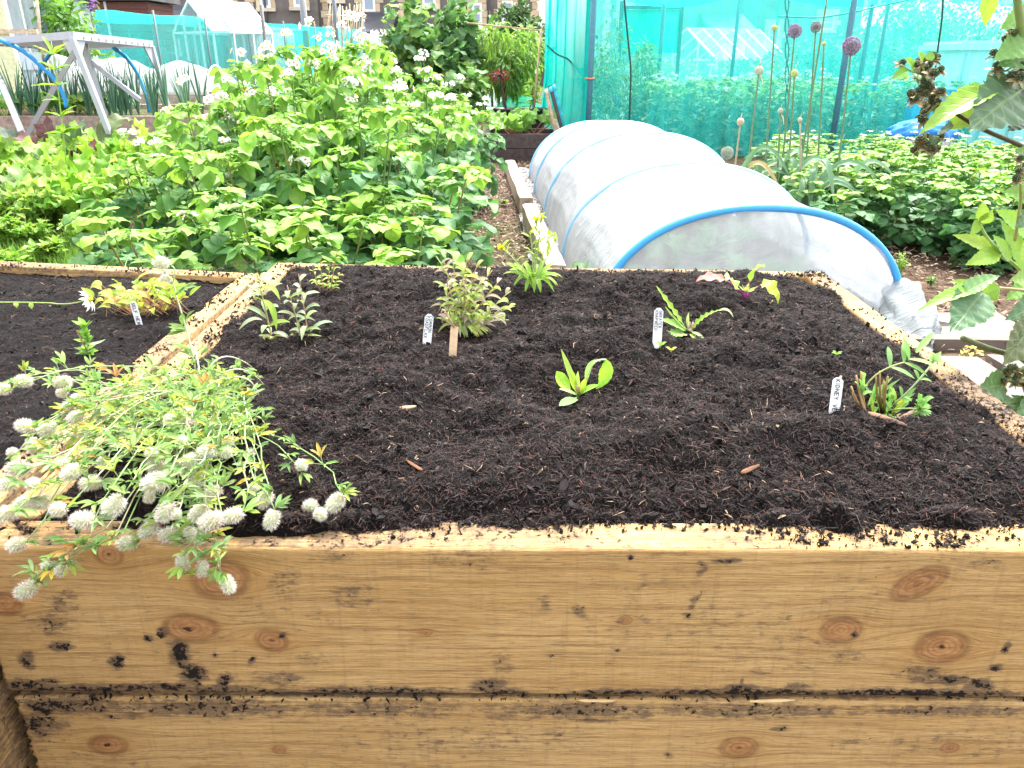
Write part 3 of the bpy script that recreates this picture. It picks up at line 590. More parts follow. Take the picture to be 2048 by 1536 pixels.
for i, (px, py, a, sc) in enumerate(HD):
    hp = head_pos(px, py); rt = ROOTS[i % len(ROOTS)]+np.array([u(-.02, .02), u(-.02, .02), 0])
    dirn = nrm(imgdir(a)); L = .021*sc; kind = i % 4
    base = hp-dirn*L*.5; dist = np.linalg.norm(base-rt)
    if py > 1098:                                # hanging over the edge
        over = D(px*.55+rt[0]*0+420*.45, 1065, .69); over[2] = TOP+.03; ctrl = over
        pts = np.vstack([bez(rt, (rt+over)/2+np.array([0, 0, .05]), over, 8)[:-1], bez(over, over+np.array([(base[0]-over[0])*.5, -.035, .0]), base, 7)])
    else:
        ctrl = (rt*.45+base*.55)+np.array([u(-.03, .03), u(-.03, .03), .03+.10*dist+u(0, .03)]); e = base-dirn*.02-np.array([0, 0, .02])
        ctrl = ctrl*.75+e*.25
        pts = bez(rt, ctrl, base, 12)
    mid = pts.copy(); mid[1:-1, :2] += np.array([[u(-.004, .004), u(-.004, .004)] for _ in range(len(pts)-2)]); pts = mid
    cS = random.choice([(.24, .34, .14), (.28, .36, .18), (.34, .33, .2), (.20, .31, .11)])
    mbS.tube(pts, [.0011, .0008, .0007], cS, 5)
    nl = max(2, int(dist/.032))
    for k in range(nl):
        t = (k+u(.3, .9))/nl; q = pts[int(t*(len(pts)-1))]; tg = nrm(pts[min(len(pts)-1, int(t*(len(pts)-1))+1)]-pts[max(0, int(t*(len(pts)-1))-1)])
        for m in range(random.choice([1, 1, 2])):
            dd = nrm(tg*u(.2, .9)+np.array([u(-1, 1), u(-1, .6), u(.1, .9)])); pe = q+dd*u(.006, .012); mbS.tube([q, pe], .0005, cS, 4, False)
            c = random.choice(CLG) if random.random() > .08 else random.choice([(.52, .44, .07), (.42, .25, .09), (.50, .40, .12)])
            trifol(mbL, mbS, pe, dd, u(.011, .018), c)
    for m in range(2): trifol(mbL, mbS, base-dirn*.003, nrm(-dirn*.2+np.array([u(-1, 1), u(-1, .5), u(-.3, .8)])), u(.012, .018), random.choice(CLG))
    head(CG, base, dirn, sc*u(.78, .92), kind, sc < .95)
for i in range(44):                               # short leafy side shoots that fill the mat
    px = min(max(random.gauss(300, 125), 60), 530); py = min(max(random.gauss(880, 75), 725), 1010)
    if px > 430 and py < 740: continue
    tp = P(px, py, TOP+u(.015, .055)); rt = ROOTS[i % 6]; pts = bez(rt*.4+tp*.6-np.array([0, 0, .02]), tp*.7+rt*.3+np.array([0, 0, .03]), tp, 6); mbS.tube(pts, .0008, (.28, .36, .16), 4, False)
    for k in range(6):
        q = pts[min(5, k)]; dd = nrm(np.array([u(-1, 1), u(-1, .6), u(.1, 1)])); c = random.choice(CLG) if random.random() > .09 else random.choice([(.52, .44, .07), (.40, .24, .09)])
        trifol(mbL, mbS, q+dd*.006, dd, u(.012, .019), c)
for tip, via in (((505, 735), (420, 700)), ((528, 770), (470, 725)), ((520, 800), (500, 740)), ((380, 690), (400, 720))):    # bare looping stalks at the back of the clump
    mbS.tube(bez(SP(400, 790), P(via[0], via[1]-30, TOP+.10), P(tip[0], tip[1], TOP+.02), 12), [.0013, .0009], (.46, .42, .32), 5)
for px, py in ((505, 745), (430, 725), (470, 735), (495, 790), (510, 830), (395, 705), (380, 730), (420, 750)):
    for k in range(3): dd = nrm(np.array([u(-1, 1), u(-1, .5), u(.1, 1)])); trifol(mbL, mbS, P(px+u(-12, 12), py+u(-10, 10), TOP+.045), dd, u(.014, .02), random.choice(CLG))
# the one upright shoot by the shared side of the beds
b0 = P(392, 745, TOP+.02); up1 = D(372, 660, b0[1]+.02); up2 = D(352, 590, b0[1]+.05); up3 = D(330, 548, b0[1]+.06)
st = np.vstack([bez(b0, up1+np.array([.004, 0, -.01]), up2, 8)[:-1], bez(up2, up3+np.array([.012, 0, -.004]), up3, 6)]); mbS.tube(st, [.0016, .0013, .001], (.36, .44, .24), 6)
a = D(342, 532, b0[1]+.06); mbS.tube(bez(st[9], a+np.array([.01, 0, 0]), a, 6), .001, (.36, .44, .24), 5)
head(CG, D(338, 526, b0[1]+.06), nrm((-1, 0, .05)), 1.15, 0); head(CG, D(338, 555, b0[1]+.06), nrm((-.9, .2, -.5)), 1.0, 1, True)
for px, py, dx, dz in ((372, 660, -1, .2), (372, 662, -.8, -.2), (368, 650, .4, .7), (352, 590, .7, .5), (346, 575, -.9, .3), (382, 700, -1, .5), (386, 715, -.7, .8), (310, 520, -.4, .9), (305, 525, -.9, .2), (358, 585, .9, .5)):
    trifol(mbL, mbS, D(px, py, b0[1]+.04), nrm((dx, -.2, dz)), .030, random.choice(CLG), .45)
mbS.tube([D(330, 545, b0[1]+.06), D(308, 524, b0[1]+.06)], .0008, (.36, .44, .24), 5)
mbS.build('stems', M_stem, CG); mbL.build('leaves', M_leaf_soft, CG)
for px, py, sc, lab in ((616, 1026, 1., 'loose fluffy pinkish clover head lying on the soil beside the front rim'), (637, 1041, .85, 'small greenish clover head lying on the soil, right of a pinkish one')):
    r = thing('fallen_blossom', lab, 'flower head', SP(px, py)+np.array([0, 0, .006])); h_ = head(r, (0, 0, 0), nrm((.5, -.4, .5)), sc, 2 if sc == 1. else 0, True)
    mb = MB(); mb.tube([(0, 0, 0), (-.006, .004, -.003)], .0008, (.3, .38, .16)); mb.build('stalk', M_stem, r)

def plant(label, cat='plant', name='seedling', at=(0, 0, 0), group=None): return thing(name, label, cat, at, 0, group)
class PL:                                         # collects leaves and stems of one plant, built relative to its base
    def __init__(s, name, label, base, cat='plant', group=None): s.o = plant(label, cat, name, base, group); s.b = np.array(base, float); s.L = MB(); s.S = MB(); s.X = {}
    def part(s, name): return s.X.setdefault(name, MB())
    def done(s, ml=None, ms=None, mx=None):
        for mb, nm, m in [(s.S, 'stems', ms or M_stem), (s.L, 'leaves', ml or M_leaf)]+[(b, k, mx or M_petal) for k, b in s.X.items()]:
            if mb.n: mb.V = [v-s.b for v in mb.V]; mb.build(nm.split('_bud_')[0]+'_bud' if '_bud_' in nm else nm, m, s.o)
        return s.o

random.seed(31)
def leafy_stem(p, base, tip, n, L, w, cols, r=.0012, cs=(.30, .26, .10), bow=(0, 0, .0), T=None, el=.35, top=True):
    base = np.array(base); tip = np.array(tip); pts = bez(base, (base+tip)/2+np.array(bow), tip, 10); p.S.tube(pts, [r, r*.6], cs, 5)
    for k in range(n):
        t = .08+.92*(k+.5)/n; i = int(t*9); q = pts[i]; a = k*2.4+u(-.5, .5); dd = nrm(np.array([math.cos(a), math.sin(a)*.9, el+u(-.3, .4)])); f = (1.05-.45*t)
        ln = L*f*u(.75, 1.2); e = q+dd*ln; e[2] -= ln*u(.05, .4); ribbon(p.L, q, q+dd*ln*.55+np.array([0, 0, ln*.22]), e, w*u(.8, 1.2), jit(random.choice(cols), .18, .08), (0, -.5, 1), 'narrow', 7)
GREY = [(.36, .42, .28), (.30, .38, .22), (.26, .36, .14)]
b = SP(545, 683); p = PL('campion_seedling', 'grey green narrow leaved seedling, taller and nearest the shared side of the beds', b)
leafy_stem(p, b, D(514, 545, b[1]+.02), 13, .052, .0095, GREY+[(.24, .36, .07)], .0017)
ribbon(p.L, D(520, 590, b[1]), D(498, 585, b[1]-.02), D(462, 612, b[1]-.03), .010, GREY[0]); ribbon(p.L, D(524, 640, b[1]), D(500, 630, b[1]-.01), D(478, 660, b[1]-.02), .010, GREY[0])
ribbon(p.L, D(528, 600, b[1]), D(550, 610, b[1]-.02), D(553, 660, b[1]-.03), .011, (.28, .42, .08)); ribbon(p.L, D(520, 580, b[1]), D(545, 560, b[1]), D(560, 600, b[1]-.02), .010, (.3, .42, .1))
for k in range(7): ribbon(p.L, b, b+np.array([u(-.02, .02), -.01, .02]), b+np.array([u(-.03, .03), u(-.03, .0), .012]), .006, (.34, .36, .16))
p.done(M_leaf_soft)
b = SP(605, 682); p = PL('campion_seedling', 'grey green narrow leaved seedling with two slim stems, right of a taller one', b)
leafy_stem(p, b, D(574, 570, b[1]+.02), 11, .045, .0085, GREY, .0013, (.3, .18, .1)); leafy_stem(p, b+np.array([.012, 0, 0]), D(597, 548, b[1]+.03), 12, .045, .0085, GREY, .0013, (.3, .18, .1))
for k in range(5): ribbon(p.L, b, b+np.array([u(-.02, .02), -.01, .02]), b+np.array([u(-.04, .04), u(-.03, .0), .012]), .006, (.30, .38, .12))
p.done(M_leaf_soft)
YG = [(.30, .42, .06), (.24, .38, .06), (.38, .44, .10)]
b = SP(650, 585); p = PL('willowherb_seedling', 'thin yellow green seedling with reddish stems in the back left corner', b)
for tx, ty, n in ((675, 498, 14), (640, 520, 9), (660, 530, 8), (625, 535, 9), (680, 545, 7)): leafy_stem(p, SP(650+(tx-650)*.4, 583), D(tx, ty, b[1]+.015), n, .022, .0045, YG, .0010, (.36, .16, .08))
p.done()
TF = [(.34, .44, .13), (.38, .46, .14), (.44, .45, .12), (.32, .27, .21), (.26, .42, .09), (.40, .36, .25)]
b = SP(918, 668); p = PL('toadflax_plant', 'bushy clump of toadflax with narrow mottled leaves behind two tags', b)
for k in range(16):
    tx = [872, 888, 905, 924, 938, 960, 985, 1004, 1022, 1030, 965, 930, 1000, 895, 1018, 950][k]; ty = [512, 522, 505, 528, 506, 522, 540, 556, 582, 612, 560, 580, 632, 560, 640, 545][k]
    q = b+np.array([u(-.022, .03), u(-.02, .03), 0]); leafy_stem(p, q, D(tx, ty, b[1]+u(-.02, .06)), 12, .042, .0066, TF, .0013, random.choice([(.34, .22, .12), (.3, .34, .12)]), (u(-.01, .01), 0, .01))
for k in range(30):
    a = u(0, 6.28); q = b+np.array([math.cos(a)*.05+.012, math.sin(a)*.03, .004]); ribbon(p.L, b+np.array([0, 0, .01]), (b+q)/2+np.array([0, 0, .03]), q, .007, jit(random.choice(TF), .2))
p.done(M_leaf_soft)
HK = [(.26, .42, .06), (.22, .40, .05), (.32, .46, .08)]
b = SP(1066, 580); p = PL('hawkbit_plant', 'bright green hawkbit tuft with yellow buds on tall stalks, against the back rim', b, 'plant')
for k in range(34):
    a = u(0, 6.28); ln = u(.05, .085); e = b+np.array([math.cos(a)*ln*.75, math.sin(a)*ln*.55, u(.0, .06)]); ribbon(p.L, b+np.array([0, 0, .003]), b+np.array([math.cos(a)*ln*.35, math.sin(a)*ln*.3, .05]), e, u(.006, .011), jit(random.choice(HK), .15), shape='spoon')

for tx, ty, bud in ((1072, 440, 1), (1003, 497, 1), (1082, 432, 0), (1098, 470, 0), (1112, 480, 0), (1060, 465, 0)):
    tp = D(tx, ty, b[1]+.02); pts = bez(b, (b+tp)/2+np.array([.004, 0, .02]), tp, 8); p.S.tube(pts, [.0014, .0009], (.30, .42, .14), 5)
    for k in range(5): q = pts[3+k if 3+k < 8 else 7]; dd = nrm((u(-1, 1), u(-.6, .3), .5)); ribbon(p.L, q, q+dd*.012+np.array([0, 0, .006]), q+dd*.024, .006, jit(HK[2]))
    yel = p.part('flower_bud_%d' % tx)
    for k in range(16 if bud else 6):
        dd = nrm((u(-1, 1), u(-1, 1), u(-.2, 1))); ribbon(yel, tp, tp+dd*.006, tp+dd*u(.008, .014), .005, (.62, .55, .03) if bud else (.4, .5, .06), n=5)
p.done(mx=M_petal)
b = SP(1378, 665); p = PL('knapweed_seedling', 'knapweed seedling with two long saw edged leaves spread in a V', b); G1 = (.26, .44, .06)
Y0 = b[1]
ribbon(p.L, b, D(1355, 632, Y0), D(1312, 571, Y0+.02), .010, (.30, .46, .06), ser=.45, n=15, shape='spoon'); ribbon(p.L, b, D(1400, 630, Y0), D(1440, 620, Y0-.02), .011, G1, ser=.5, n=15)
ribbon(p.L, D(1438, 621, Y0-.02), D(1458, 612, Y0-.02), D(1467, 636, Y0-.02), .007, (.44, .52, .26)); ribbon(p.L, b, D(1345, 645, Y0-.01), D(1322, 640, Y0-.02), .022, (.2, .38, .07), ser=.15, n=11); ribbon(p.L, b, D(1350, 668, Y0-.03), D(1328, 672, Y0-.05), .024, (.22, .40, .1), ser=.2, n=11)
ribbon(p.L, b, D(1395, 662, Y0-.02), D(1412, 684, Y0-.04), .008, (.32, .46, .2)); ribbon(p.L, b, D(1385, 668, Y0-.02), D(1392, 682, Y0-.03), .010, (.3, .46, .06)); ribbon(p.L, b, D(1372, 640, Y0), D(1378, 625, Y0), .006, (.36, .5, .2)); ribbon(p.L, b, D(1340, 630, Y0), D(1330, 612, Y0), .006, (.3, .5, .1))
p.S.blob(b, (.007, .006, .008), (.48, .36, .24), 1, .2)
for k in range(3): p.S.tube([b, b+np.array([.006*k-.006, 0, .02])], .0012, (.45, .28, .26))
p.done()
b = SP(1490, 597); p = PL('radish_seedling', 'broad leaved seedling with purple stalks and one pink leaf near the back rim', b); Y0 = b[1]; PU = (.33, .05, .20)
for (sx, sy), (ex, ey), (tx, ty), w, c, yo in (((1470, 570), (1450, 560), (1392, 562), .030, (.60, .20, .17), 0), ((1480, 575), (1470, 578), (1452, 560), .038, (.34, .52, .20), -.02), ((1500, 565), (1500, 562), (1530, 535), .026, (.34, .54, .07), .01), ((1520, 575), (1523, 570), (1558, 606), .034, (.46, .54, .07), -.02)):
    p.S.tube(bez(b, D((sx+1490)/2, sy+6, Y0), D(ex, ey, Y0+yo), 7), [.0022, .0014], PU, 6)
    ribbon(p.L, D(ex, ey, Y0+yo), D((ex+tx)/2, min(ey, ty)-10, Y0+yo-.01), D(tx, ty, Y0+yo-.03), w, c, shape='ovate', n=11, ser=.06, wave=.12)
for k in range(5): dd = nrm((u(-1, 1), -.3, 1)); ribbon(p.L, b+np.array([0, 0, .015]), b+dd*.02, b+dd*.035, .010, (.42, .56, .16))
p.done()
b = SP(1157, 792); p = PL('sorrel_seedling', 'small bright seedling alone in the middle of the compost with a looped leaf', b); Y0 = b[1]
ribbon(p.L, b, D(1140, 745, Y0+.01), D(1122, 698, Y0+.02), .010, (.36, .50, .10), shape='narrow'); ribbon(p.L, b, D(1120, 770, Y0), D(1113, 742, Y0), .024, (.32, .55, .06), shape='spoon'); ribbon(p.L, D(1172, 764, Y0+.005), D(1176, 718, Y0+.01), D(1202, 722, Y0+.005), .010, (.34, .54, .14))
ribbon(p.L, D(1212, 719, Y0), D(1218, 760, Y0-.005), D(1192, 778, Y0-.01), .022, (.30, .56, .05), shape='ovate', ser=.05, n=12); ribbon(p.L, b, D(1172, 775, Y0-.01), D(1200, 770, Y0-.01), .012, (.30, .54, .07)); p.S.tube(bez(D(1172, 764, Y0+.005), D(1180, 715, Y0+.01), D(1212, 719, Y0), 6), .0012, (.5, .6, .4))
ribbon(p.L, b, D(1148, 775, Y0-.01), D(1138, 755, Y0-.01), .012, (.42, .56, .06)); ribbon(p.L, b, D(1153, 770, Y0), D(1156, 742, Y0), .008, (.34, .52, .12)); ribbon(p.L, b, D(1168, 775, Y0-.01), D(1171, 756, Y0-.01), .012, (.42, .58, .06)); ribbon(p.L, b, D(1135, 780, Y0-.01), D(1118, 778, Y0-.02), .010, (.40, .50, .22))
ribbon(p.L, b, P(1146, 800, TOP+.02), P(1118, 812, TOP+.022), .017, (.16, .30, .10), shape='spoon'); ribbon(p.L, b, D(1150, 762, Y0), D(1145, 742, Y0), .007, (.4, .58, .06))
for k in range(5): p.S.tube([b, b+np.array([u(-.012, .012), -.004, .018])], .0013, (.48, .34, .20))
p.done()
b = SP(1765, 838); p = PL('vetch_plant', 'kidney vetch with cut brown stems and feathery green shoots by the right rim', b); Y0 = b[1]; VG = [(.20, .40, .10), (.26, .46, .14), (.18, .36, .10)]
for bx, by, tx, ty in ((1730, 832, 1702, 772), (1734, 834, 1712, 750), (1732, 832, 1722, 742), (1728, 830, 1705, 785), (1760, 822, 1752, 748), (1764, 824, 1760, 742), (1768, 826, 1776, 752), (1770, 826, 1768, 762), (1790, 838, 1800, 828)):
    p.S.tube(bez(SP(bx, by), D((bx+tx)/2-4, (by+ty)/2, Y0), D(tx, ty, Y0+.01), 5), [.0019, .0013], jit((.30, .19, .07)), 6)
def pinn(pts, n, L, w):
    tg = np.gradient(pts, axis=0); m = len(pts)
    for k in range(n):
        i = int((.35+.6*k/n)*(m-1))
        for sg in (-1, 1):
            sv = nrm(np.cross(tg[i], (0, -.6, 1)))*sg; dd = nrm(sv+nrm(tg[i])*.55); ribbon(p.L, pts[i], pts[i]+dd*L*.5+np.array([0, 0, .005]), pts[i]+dd*L, w, jit(random.choice(VG), .15))
    ribbon(p.L, pts[-1], pts[-1]+nrm(tg[-1])*L*.6, pts[-1]+nrm(tg[-1])*L*1.2, w*1.2, VG[1])
q = bez(D(1722, 790, Y0), D(1740, 742, Y0), D(1808, 725, Y0+.01), 10); p.S.tube(q, .0012, (.24, .26, .09)); q2 = bez(q[-1], D(1825, 715, Y0+.01), D(1832, 705, Y0+.015), 4); pinn(np.vstack([q[5:], q2]), 3, .034, .0075)
q = bez(SP(1780, 815), D(1830, 775, Y0), D(1868, 722, Y0+.03), 9); p.S.tube(q, .0013, (.30, .40, .20)); pinn(q, 2, .016, .005)
for k in range(16): dd = nrm((u(-1, 1), u(-1, 1), u(-.2, 1))); ribbon(p.L, q[-1], q[-1]+dd*.006, q[-1]+dd*u(.009, .016), .004, VG[1], n=5)
q = bez(SP(1775, 822), D(1805, 815, Y0-.02), D(1838, 818, Y0-.02), 8); p.S.tube(q, .0012, (.26, .36, .12))
for k in range(26): dd = nrm((u(-1, 1), u(-1, .2), u(-.9, .7))); ribbon(p.L, q[-1], q[-1]+dd*.008, q[-1]+dd*u(.012, .02), .005, jit(VG[1]), n=6)
for tx, ty in ((1840, 788), (1850, 800), (1868, 795), (1862, 812), (1832, 802)): ribbon(p.L, q[-1], D((tx+1838)/2, ty-4, Y0-.02), D(tx, ty, Y0-.02), .008, jit(VG[0]))
for k in range(26):
    o_ = SP(u(1735, 1795), u(800, 832)); dd = nrm((u(-1, 1), u(-.6, .3), u(.2, 1))); ribbon(p.L, o_, o_+dd*.015+np.array([0, 0, .01]), o_+dd*u(.02, .04)+np.array([0, 0, u(0, .02)]), .006, jit(random.choice(VG+[(.36, .46, .06)])))
for tx, ty in ((1710, 765), (1728, 745), (1718, 758), (1735, 770), (1745, 785)): ribbon(p.L, D(1722, 790, Y0), D((tx+1722)/2, ty, Y0), D(tx, ty, Y0-.01), .010, VG[1])
for k in range(4): o_ = SP(1770+k*4, 838); ribbon(p.L, o_, o_+np.array([0, -.01, .012]), o_+np.array([u(-.012, .012), -.02, .01]), .013, (.15, .35, .06), shape='ovate')
p.done()
for (px, py, n, lab) in ((1321, 692, 4, 'tiny green seedling just below the white tag with two small written words'), (1342, 702, 3, 'tiny yellowish seedling in front of the knapweed'), (1673, 711, 4, 'tiny yellow green seedling above the kidney vetch tag'), (1680, 705, 0, '')):
    if not n: continue
    b = SP(px, py); p = PL('sprout', lab, b, 'seedling')
    for k in range(n): a = k*6.28/n+.4; dd = np.array([math.cos(a), math.sin(a)*.7, .5]); ribbon(p.L, b, b+dd*.006+np.array([0, 0, .004]), b+dd*.011, .0055, (.26, .46, .07) if n == 4 else (.42, .44, .08), n=5, shape='ovate')
    p.S.tube([b-np.array([0, 0, .004]), b+np.array([0, 0, .003])], .0008, (.3, .4, .1)); p.done()
# left bed
b = SP(302, 622, 2); p = PL('selfheal_plant', 'low spreading clump of yellow green self heal leaves with reddish stalks', b); SH = [(.34, .47, .05), (.28, .44, .05), (.40, .46, .07), (.30, .46, .06), (.38, .40, .07), (.44, .26, .08), (.24, .40, .06)]
for k in range(95):
    o_ = SP(random.gauss(300, 34), 622+u(-16, 12), 2); a = u(0, 6.28); ln = u(.025, .06); dd = np.array([math.cos(a)*.9, math.sin(a)*.5, u(.5, 1.1)]); e = o_+dd*ln; p.S.tube(bez(o_, o_+dd*ln*.4, e, 4), .0006, (.34, .17, .08), 4, False)
    ribbon(p.L, e, e+dd*.012+np.array([0, 0, .004]), e+np.array([dd[0]*.03, dd[1]*.03, u(-.012, .02)]), u(.011, .016), jit(random.choice(SH), .15), shape='ovate')
for tx, ty in ((215, 595), (225, 612), (240, 612), (385, 572), (372, 580), (362, 570), (345, 575), (340, 632), (285, 643), (290, 652), (235, 605)):
    o_ = SP(302+(tx-302)*.5, 622, 2); e = D(tx, ty, o_[1]-.01); ribbon(p.L, o_*.4+e*.6, (o_+e)/2+np.array([0, 0, .03]), e, .017, random.choice(SH[:3]), shape='ovate'); p.S.tube([o_, o_*.4+e*.6], .0009, (.4, .16, .08), 4, False)
p.done()
b = SP(178, 708, 2); p = PL('mint_seedling', 'small upright green sprout below the daisy in the left bed', b); 
p.S.tube(bez(b, b+np.array([0, 0, .03]), D(170, 648, b[1]+.01), 6), .0013, (.26, .38, .1)); p.S.tube([b, D(153, 660, b[1])], .0014, (.28, .18, .08))
for k in range(34):
    t = u(0, 1); o_ = b*(1-t)+D(170, 648, b[1]+.01)*t; dd = nrm((u(-1, 1), u(-.8, .3), u(0, .7))); ribbon(p.L, o_, o_+dd*.01, o_+dd*u(.014, .026), .011, jit((.22, .42, .06), .25), shape='ovate', n=6)
ribbon(p.L, b+np.array([0, 0, .02]), D(195, 690, b[1]), D(212, 678, b[1]), .008, (.4, .5, .3)); p.done()
b = D(-30, 605, 1.47); p = PL('daisy', 'white daisy lying on its long thin stem across the left bed', b, 'flower'); Y0 = 1.47
q = np.vstack([bez(b, D(40, 604, Y0), D(100, 606, Y0-.01), 7)[:-1], bez(D(100, 606, Y0-.01), D(135, 612, Y0-.02), D(166, 602, Y0-.02), 6)]); p.S.tube(q, .0013, (.32, .42, .12)); c0 = D(178, 600, Y0-.02); p.S.tube([q[-1], c0], .0014, (.3, .42, .12))
pe = p.part('petals'); ce = p.part('flower_centre')
ax = nrm((.75, .25, .35)); e1 = nrm(np.cross(ax, (0, 1, .3))); e2 = np.cross(ax, e1)
for k in range(15):
    a = k*6.283/15+u(-.1, .1); dd = nrm(e1*math.cos(a)+e2*math.sin(a)+ax*u(-.5, .15)); ribbon(pe, c0+dd*.004, c0+dd*.014+ax*.003, c0+dd*u(.021, .026)-ax*.003, .0062, (.85, .85, .82), tuple(ax), 'strap', 6)
ce.blob(c0+ax*.002, (.006, .006, .004), (.52, .46, .04), 2, .1); ce.blob(c0-ax*.003, (.005, .005, .004), (.26, .4, .1), 1, .1)
for tx, ty in ((30, 607), (60, 609)): ribbon(p.L, D(tx, ty-3, Y0), D(tx+4, ty+2, Y0-.01), D(tx+3, ty+9, Y0-.01), .009, (.3, .46, .07))
p.done()

# ------------------------------------------------------------------ plant tags with hand lettering
GL = {'A': [[(0, 0), (.5, 1), (1, 0)], [(.2, .4), (.8, .4)]], 'C': [[(1, .85), (.6, 1), (.15, .8), (0, .5), (.15, .2), (.6, 0), (1, .15)]], 'D': [[(0, 0), (0, 1), (.6, .9), (1, .5), (.6, .1), (0, 0)]], 'E': [[(1, 1), (0, 1), (0, 0), (1, 0)], [(0, .5), (.8, .5)]], 'F': [[(1, 1), (0, 1), (0, 0)], [(0, .5), (.8, .5)]],
 'G': [[(1, .85), (.6, 1), (.15, .8), (0, .5), (.15, .2), (.6, 0), (1, .2), (1, .5), (.6, .5)]], 'H': [[(0, 0), (0, 1)], [(1, 0), (1, 1)], [(0, .5), (1, .5)]], 'I': [[(.5, 0), (.5, 1)]], 'K': [[(0, 0), (0, 1)], [(1, 1), (0, .45), (1, 0)]], 'L': [[(0, 1), (0, 0), (1, 0)]], 'M': [[(0, 0), (.1, 1), (.5, .4), (.9, 1), (1, 0)]], 'N': [[(0, 0), (0, 1), (1, 0), (1, 1)]],
 'O': [[(.5, 1), (.1, .8), (0, .5), (.1, .2), (.5, 0), (.9, .2), (1, .5), (.9, .8), (.5, 1)]], 'P': [[(0, 0), (0, 1), (.8, .95), (1, .75), (.8, .5), (0, .45)]], 'R': [[(0, 0), (0, 1), (.8, .95), (1, .75), (.8, .52), (0, .5), (1, 0)]], 'S': [[(1, .85), (.6, 1), (.1, .85), (.15, .6), (.85, .4), (.95, .15), (.5, 0), (0, .12)]], 'T': [[(0, 1), (1, 1)], [(.5, 1), (.5, 0)]], 'V': [[(0, 1), (.5, 0), (1, 1)]], 'W': [[(0, 1), (.25, 0), (.5, .7), (.75, 0), (1, 1)]], 'X': [[(0, 0), (1, 1)], [(0, 1), (1, 0)]], 'Y': [[(0, 1), (.5, .5), (1, 1)], [(.5, .5), (.5, 0)]]}
def lettering(mb, lines, L, Wd, M, o, h, start=.06, ink=(.012, .012, .02), lw=.0007):
    """lines run down the tag (letters turned a quarter clockwise); first line lies nearest the right edge. tag space: x right, y up, z out"""
    nl = len(lines)
    for li, tx in enumerate(lines):
        cx = Wd*(.5-(li+.5)/nl)*.86; y = L*(1-start)
        for ch in tx:
            cw = h*(.62 if ch != 'I' else .25)
            if ch != ' ':
                for st in GL[ch]:
                    pts = np.array([[cx-h*.5+gy*h+u(-.03, .03)*h, y-gx*cw+u(-.03, .03)*h, .0009] for gx, gy in st])
                    for a_, b_ in zip(pts[:-1], pts[1:]):
                        d = b_-a_; l = np.linalg.norm(d)+1e-9; d /= l; s_ = np.array([-d[1], d[0], 0])*lw/2; e = d*lw*.3
                        v = np.array([a_-e-s_, b_+e-s_, b_+e+s_, a_-e+s_])
                        mb.add(v@M.T+o, [[0, 1, 2, 3]], None, ink)
            y -= cw+h*.30
def plant_tag(name, label, base, top, w, lines, h, c, lw=.0007, start=.06, tilt=-.25, round_=True):
    base = np.array(base); top = np.array(top); v = top-base; L = np.linalg.norm(v); y = v/L; z = nrm(np.array([0, -1, .45])-y*np.dot((0, -1, .45), y)); x = np.cross(y, z); M = np.stack([x, y, z], 1)
    o = thing(name, label, 'plant tag', base); mb = MB(); n = 12
    ts = np.linspace(-.28, 1, 15); hw = np.where(ts > .93, w/2*np.sqrt(np.clip(1-((ts-.93)/.075)**2, .1, 1)) if round_ else w/2, w/2); hw = np.where(ts < 0, w/2*np.clip(1+ts*3, .1, 1), hw)
    Gf = np.zeros((15, 3, 3)); Gf[:, :, 1] = (ts*L)[:, None]; Gf[:, :, 0] = hw[:, None]*np.array([-1, 0, 1]); Gf[:, :, 2] = .0004
    Gb = Gf.copy(); Gb[:, :, 2] = -.0004
    mb.grid(Gf[:, ::-1]@M.T, c); mb.grid(Gb@M.T, c)
    rim = np.concatenate([Gf[:, 0], Gf[::-1, 2]]); rimb = rim.copy(); rimb[:, 2] = -.0004; mb.grid(np.stack([np.vstack([rim, rim[:1]]), np.vstack([rimb, rimb[:1]])], 1)@M.T, c)
    mb.build('label_strip', M_plastic if round_ else M_wood_old, o, smooth=False)
    if lines:
        m2 = MB(); lettering(m2, lines, L, w, M, np.zeros(3), h, start, lw=lw); m2.build('lettering', M_plain, o, smooth=False)
    return o
random.seed(5)
WH = (.80, .81, .82)
b = SP(279, 650, 2); plant_tag('plant_tag', 'white plastic tag reading SELF HEAL, in the left bed', b, D(265, 603, b[1]+.006), .0125, ['SELF HEAL'], .0060, WH, .0011)
b = SP(853, 692); plant_tag('plant_tag', 'white plastic tag reading COMMON TOADFLAX in two lines', b, D(859, 628, b[1]+.012), .0145, ['COMMON', 'TOADFLAX'], .0052, WH, .0008)
b = SP(905, 714); t_ = plant_tag('plant_tag', 'blank pale wooden tag tied with twine, in front of the toadflax', b, D(909, 653, b[1]+.015), .0125, None, 0, (.66, .46, .28), round_=False)
mb = MB(); o0 = np.array(t_.location); tp = D(909, 656, b[1]+.012)-o0
for sgn in (1, -1): mb.tube(bez(tp, tp+np.array([-.02-.006*sgn, .0, .05+.01*sgn]), D(885, 640+6*sgn, b[1]+.02)-o0, 8), .0008, (.55, .38, .26), 5); mb.tube(bez(tp, tp+np.array([-.03, .0, .03]), D(882, 632, b[1]+.02)-o0, 8), .0008, (.55, .38, .26), 5)
mb.build('twine', M_wood_old, t_)
b = SP(1314, 684); plant_tag('plant_tag', 'white plastic tag reading GREATER KNAPWEED in small letters', b, D(1318, 616, b[1]+.012), .0150, ['GREATER', 'KNAPWEED'], .0046, WH, .0007, .08)
b = SP(1668, 824); plant_tag('plant_tag', 'white plastic tag reading KIDNEY VETCH, beside the vetch by the right rim', b, D(1677, 755, b[1]+.012), .0145, ['KIDNEY VETCH'], .0056, WH, .0009)

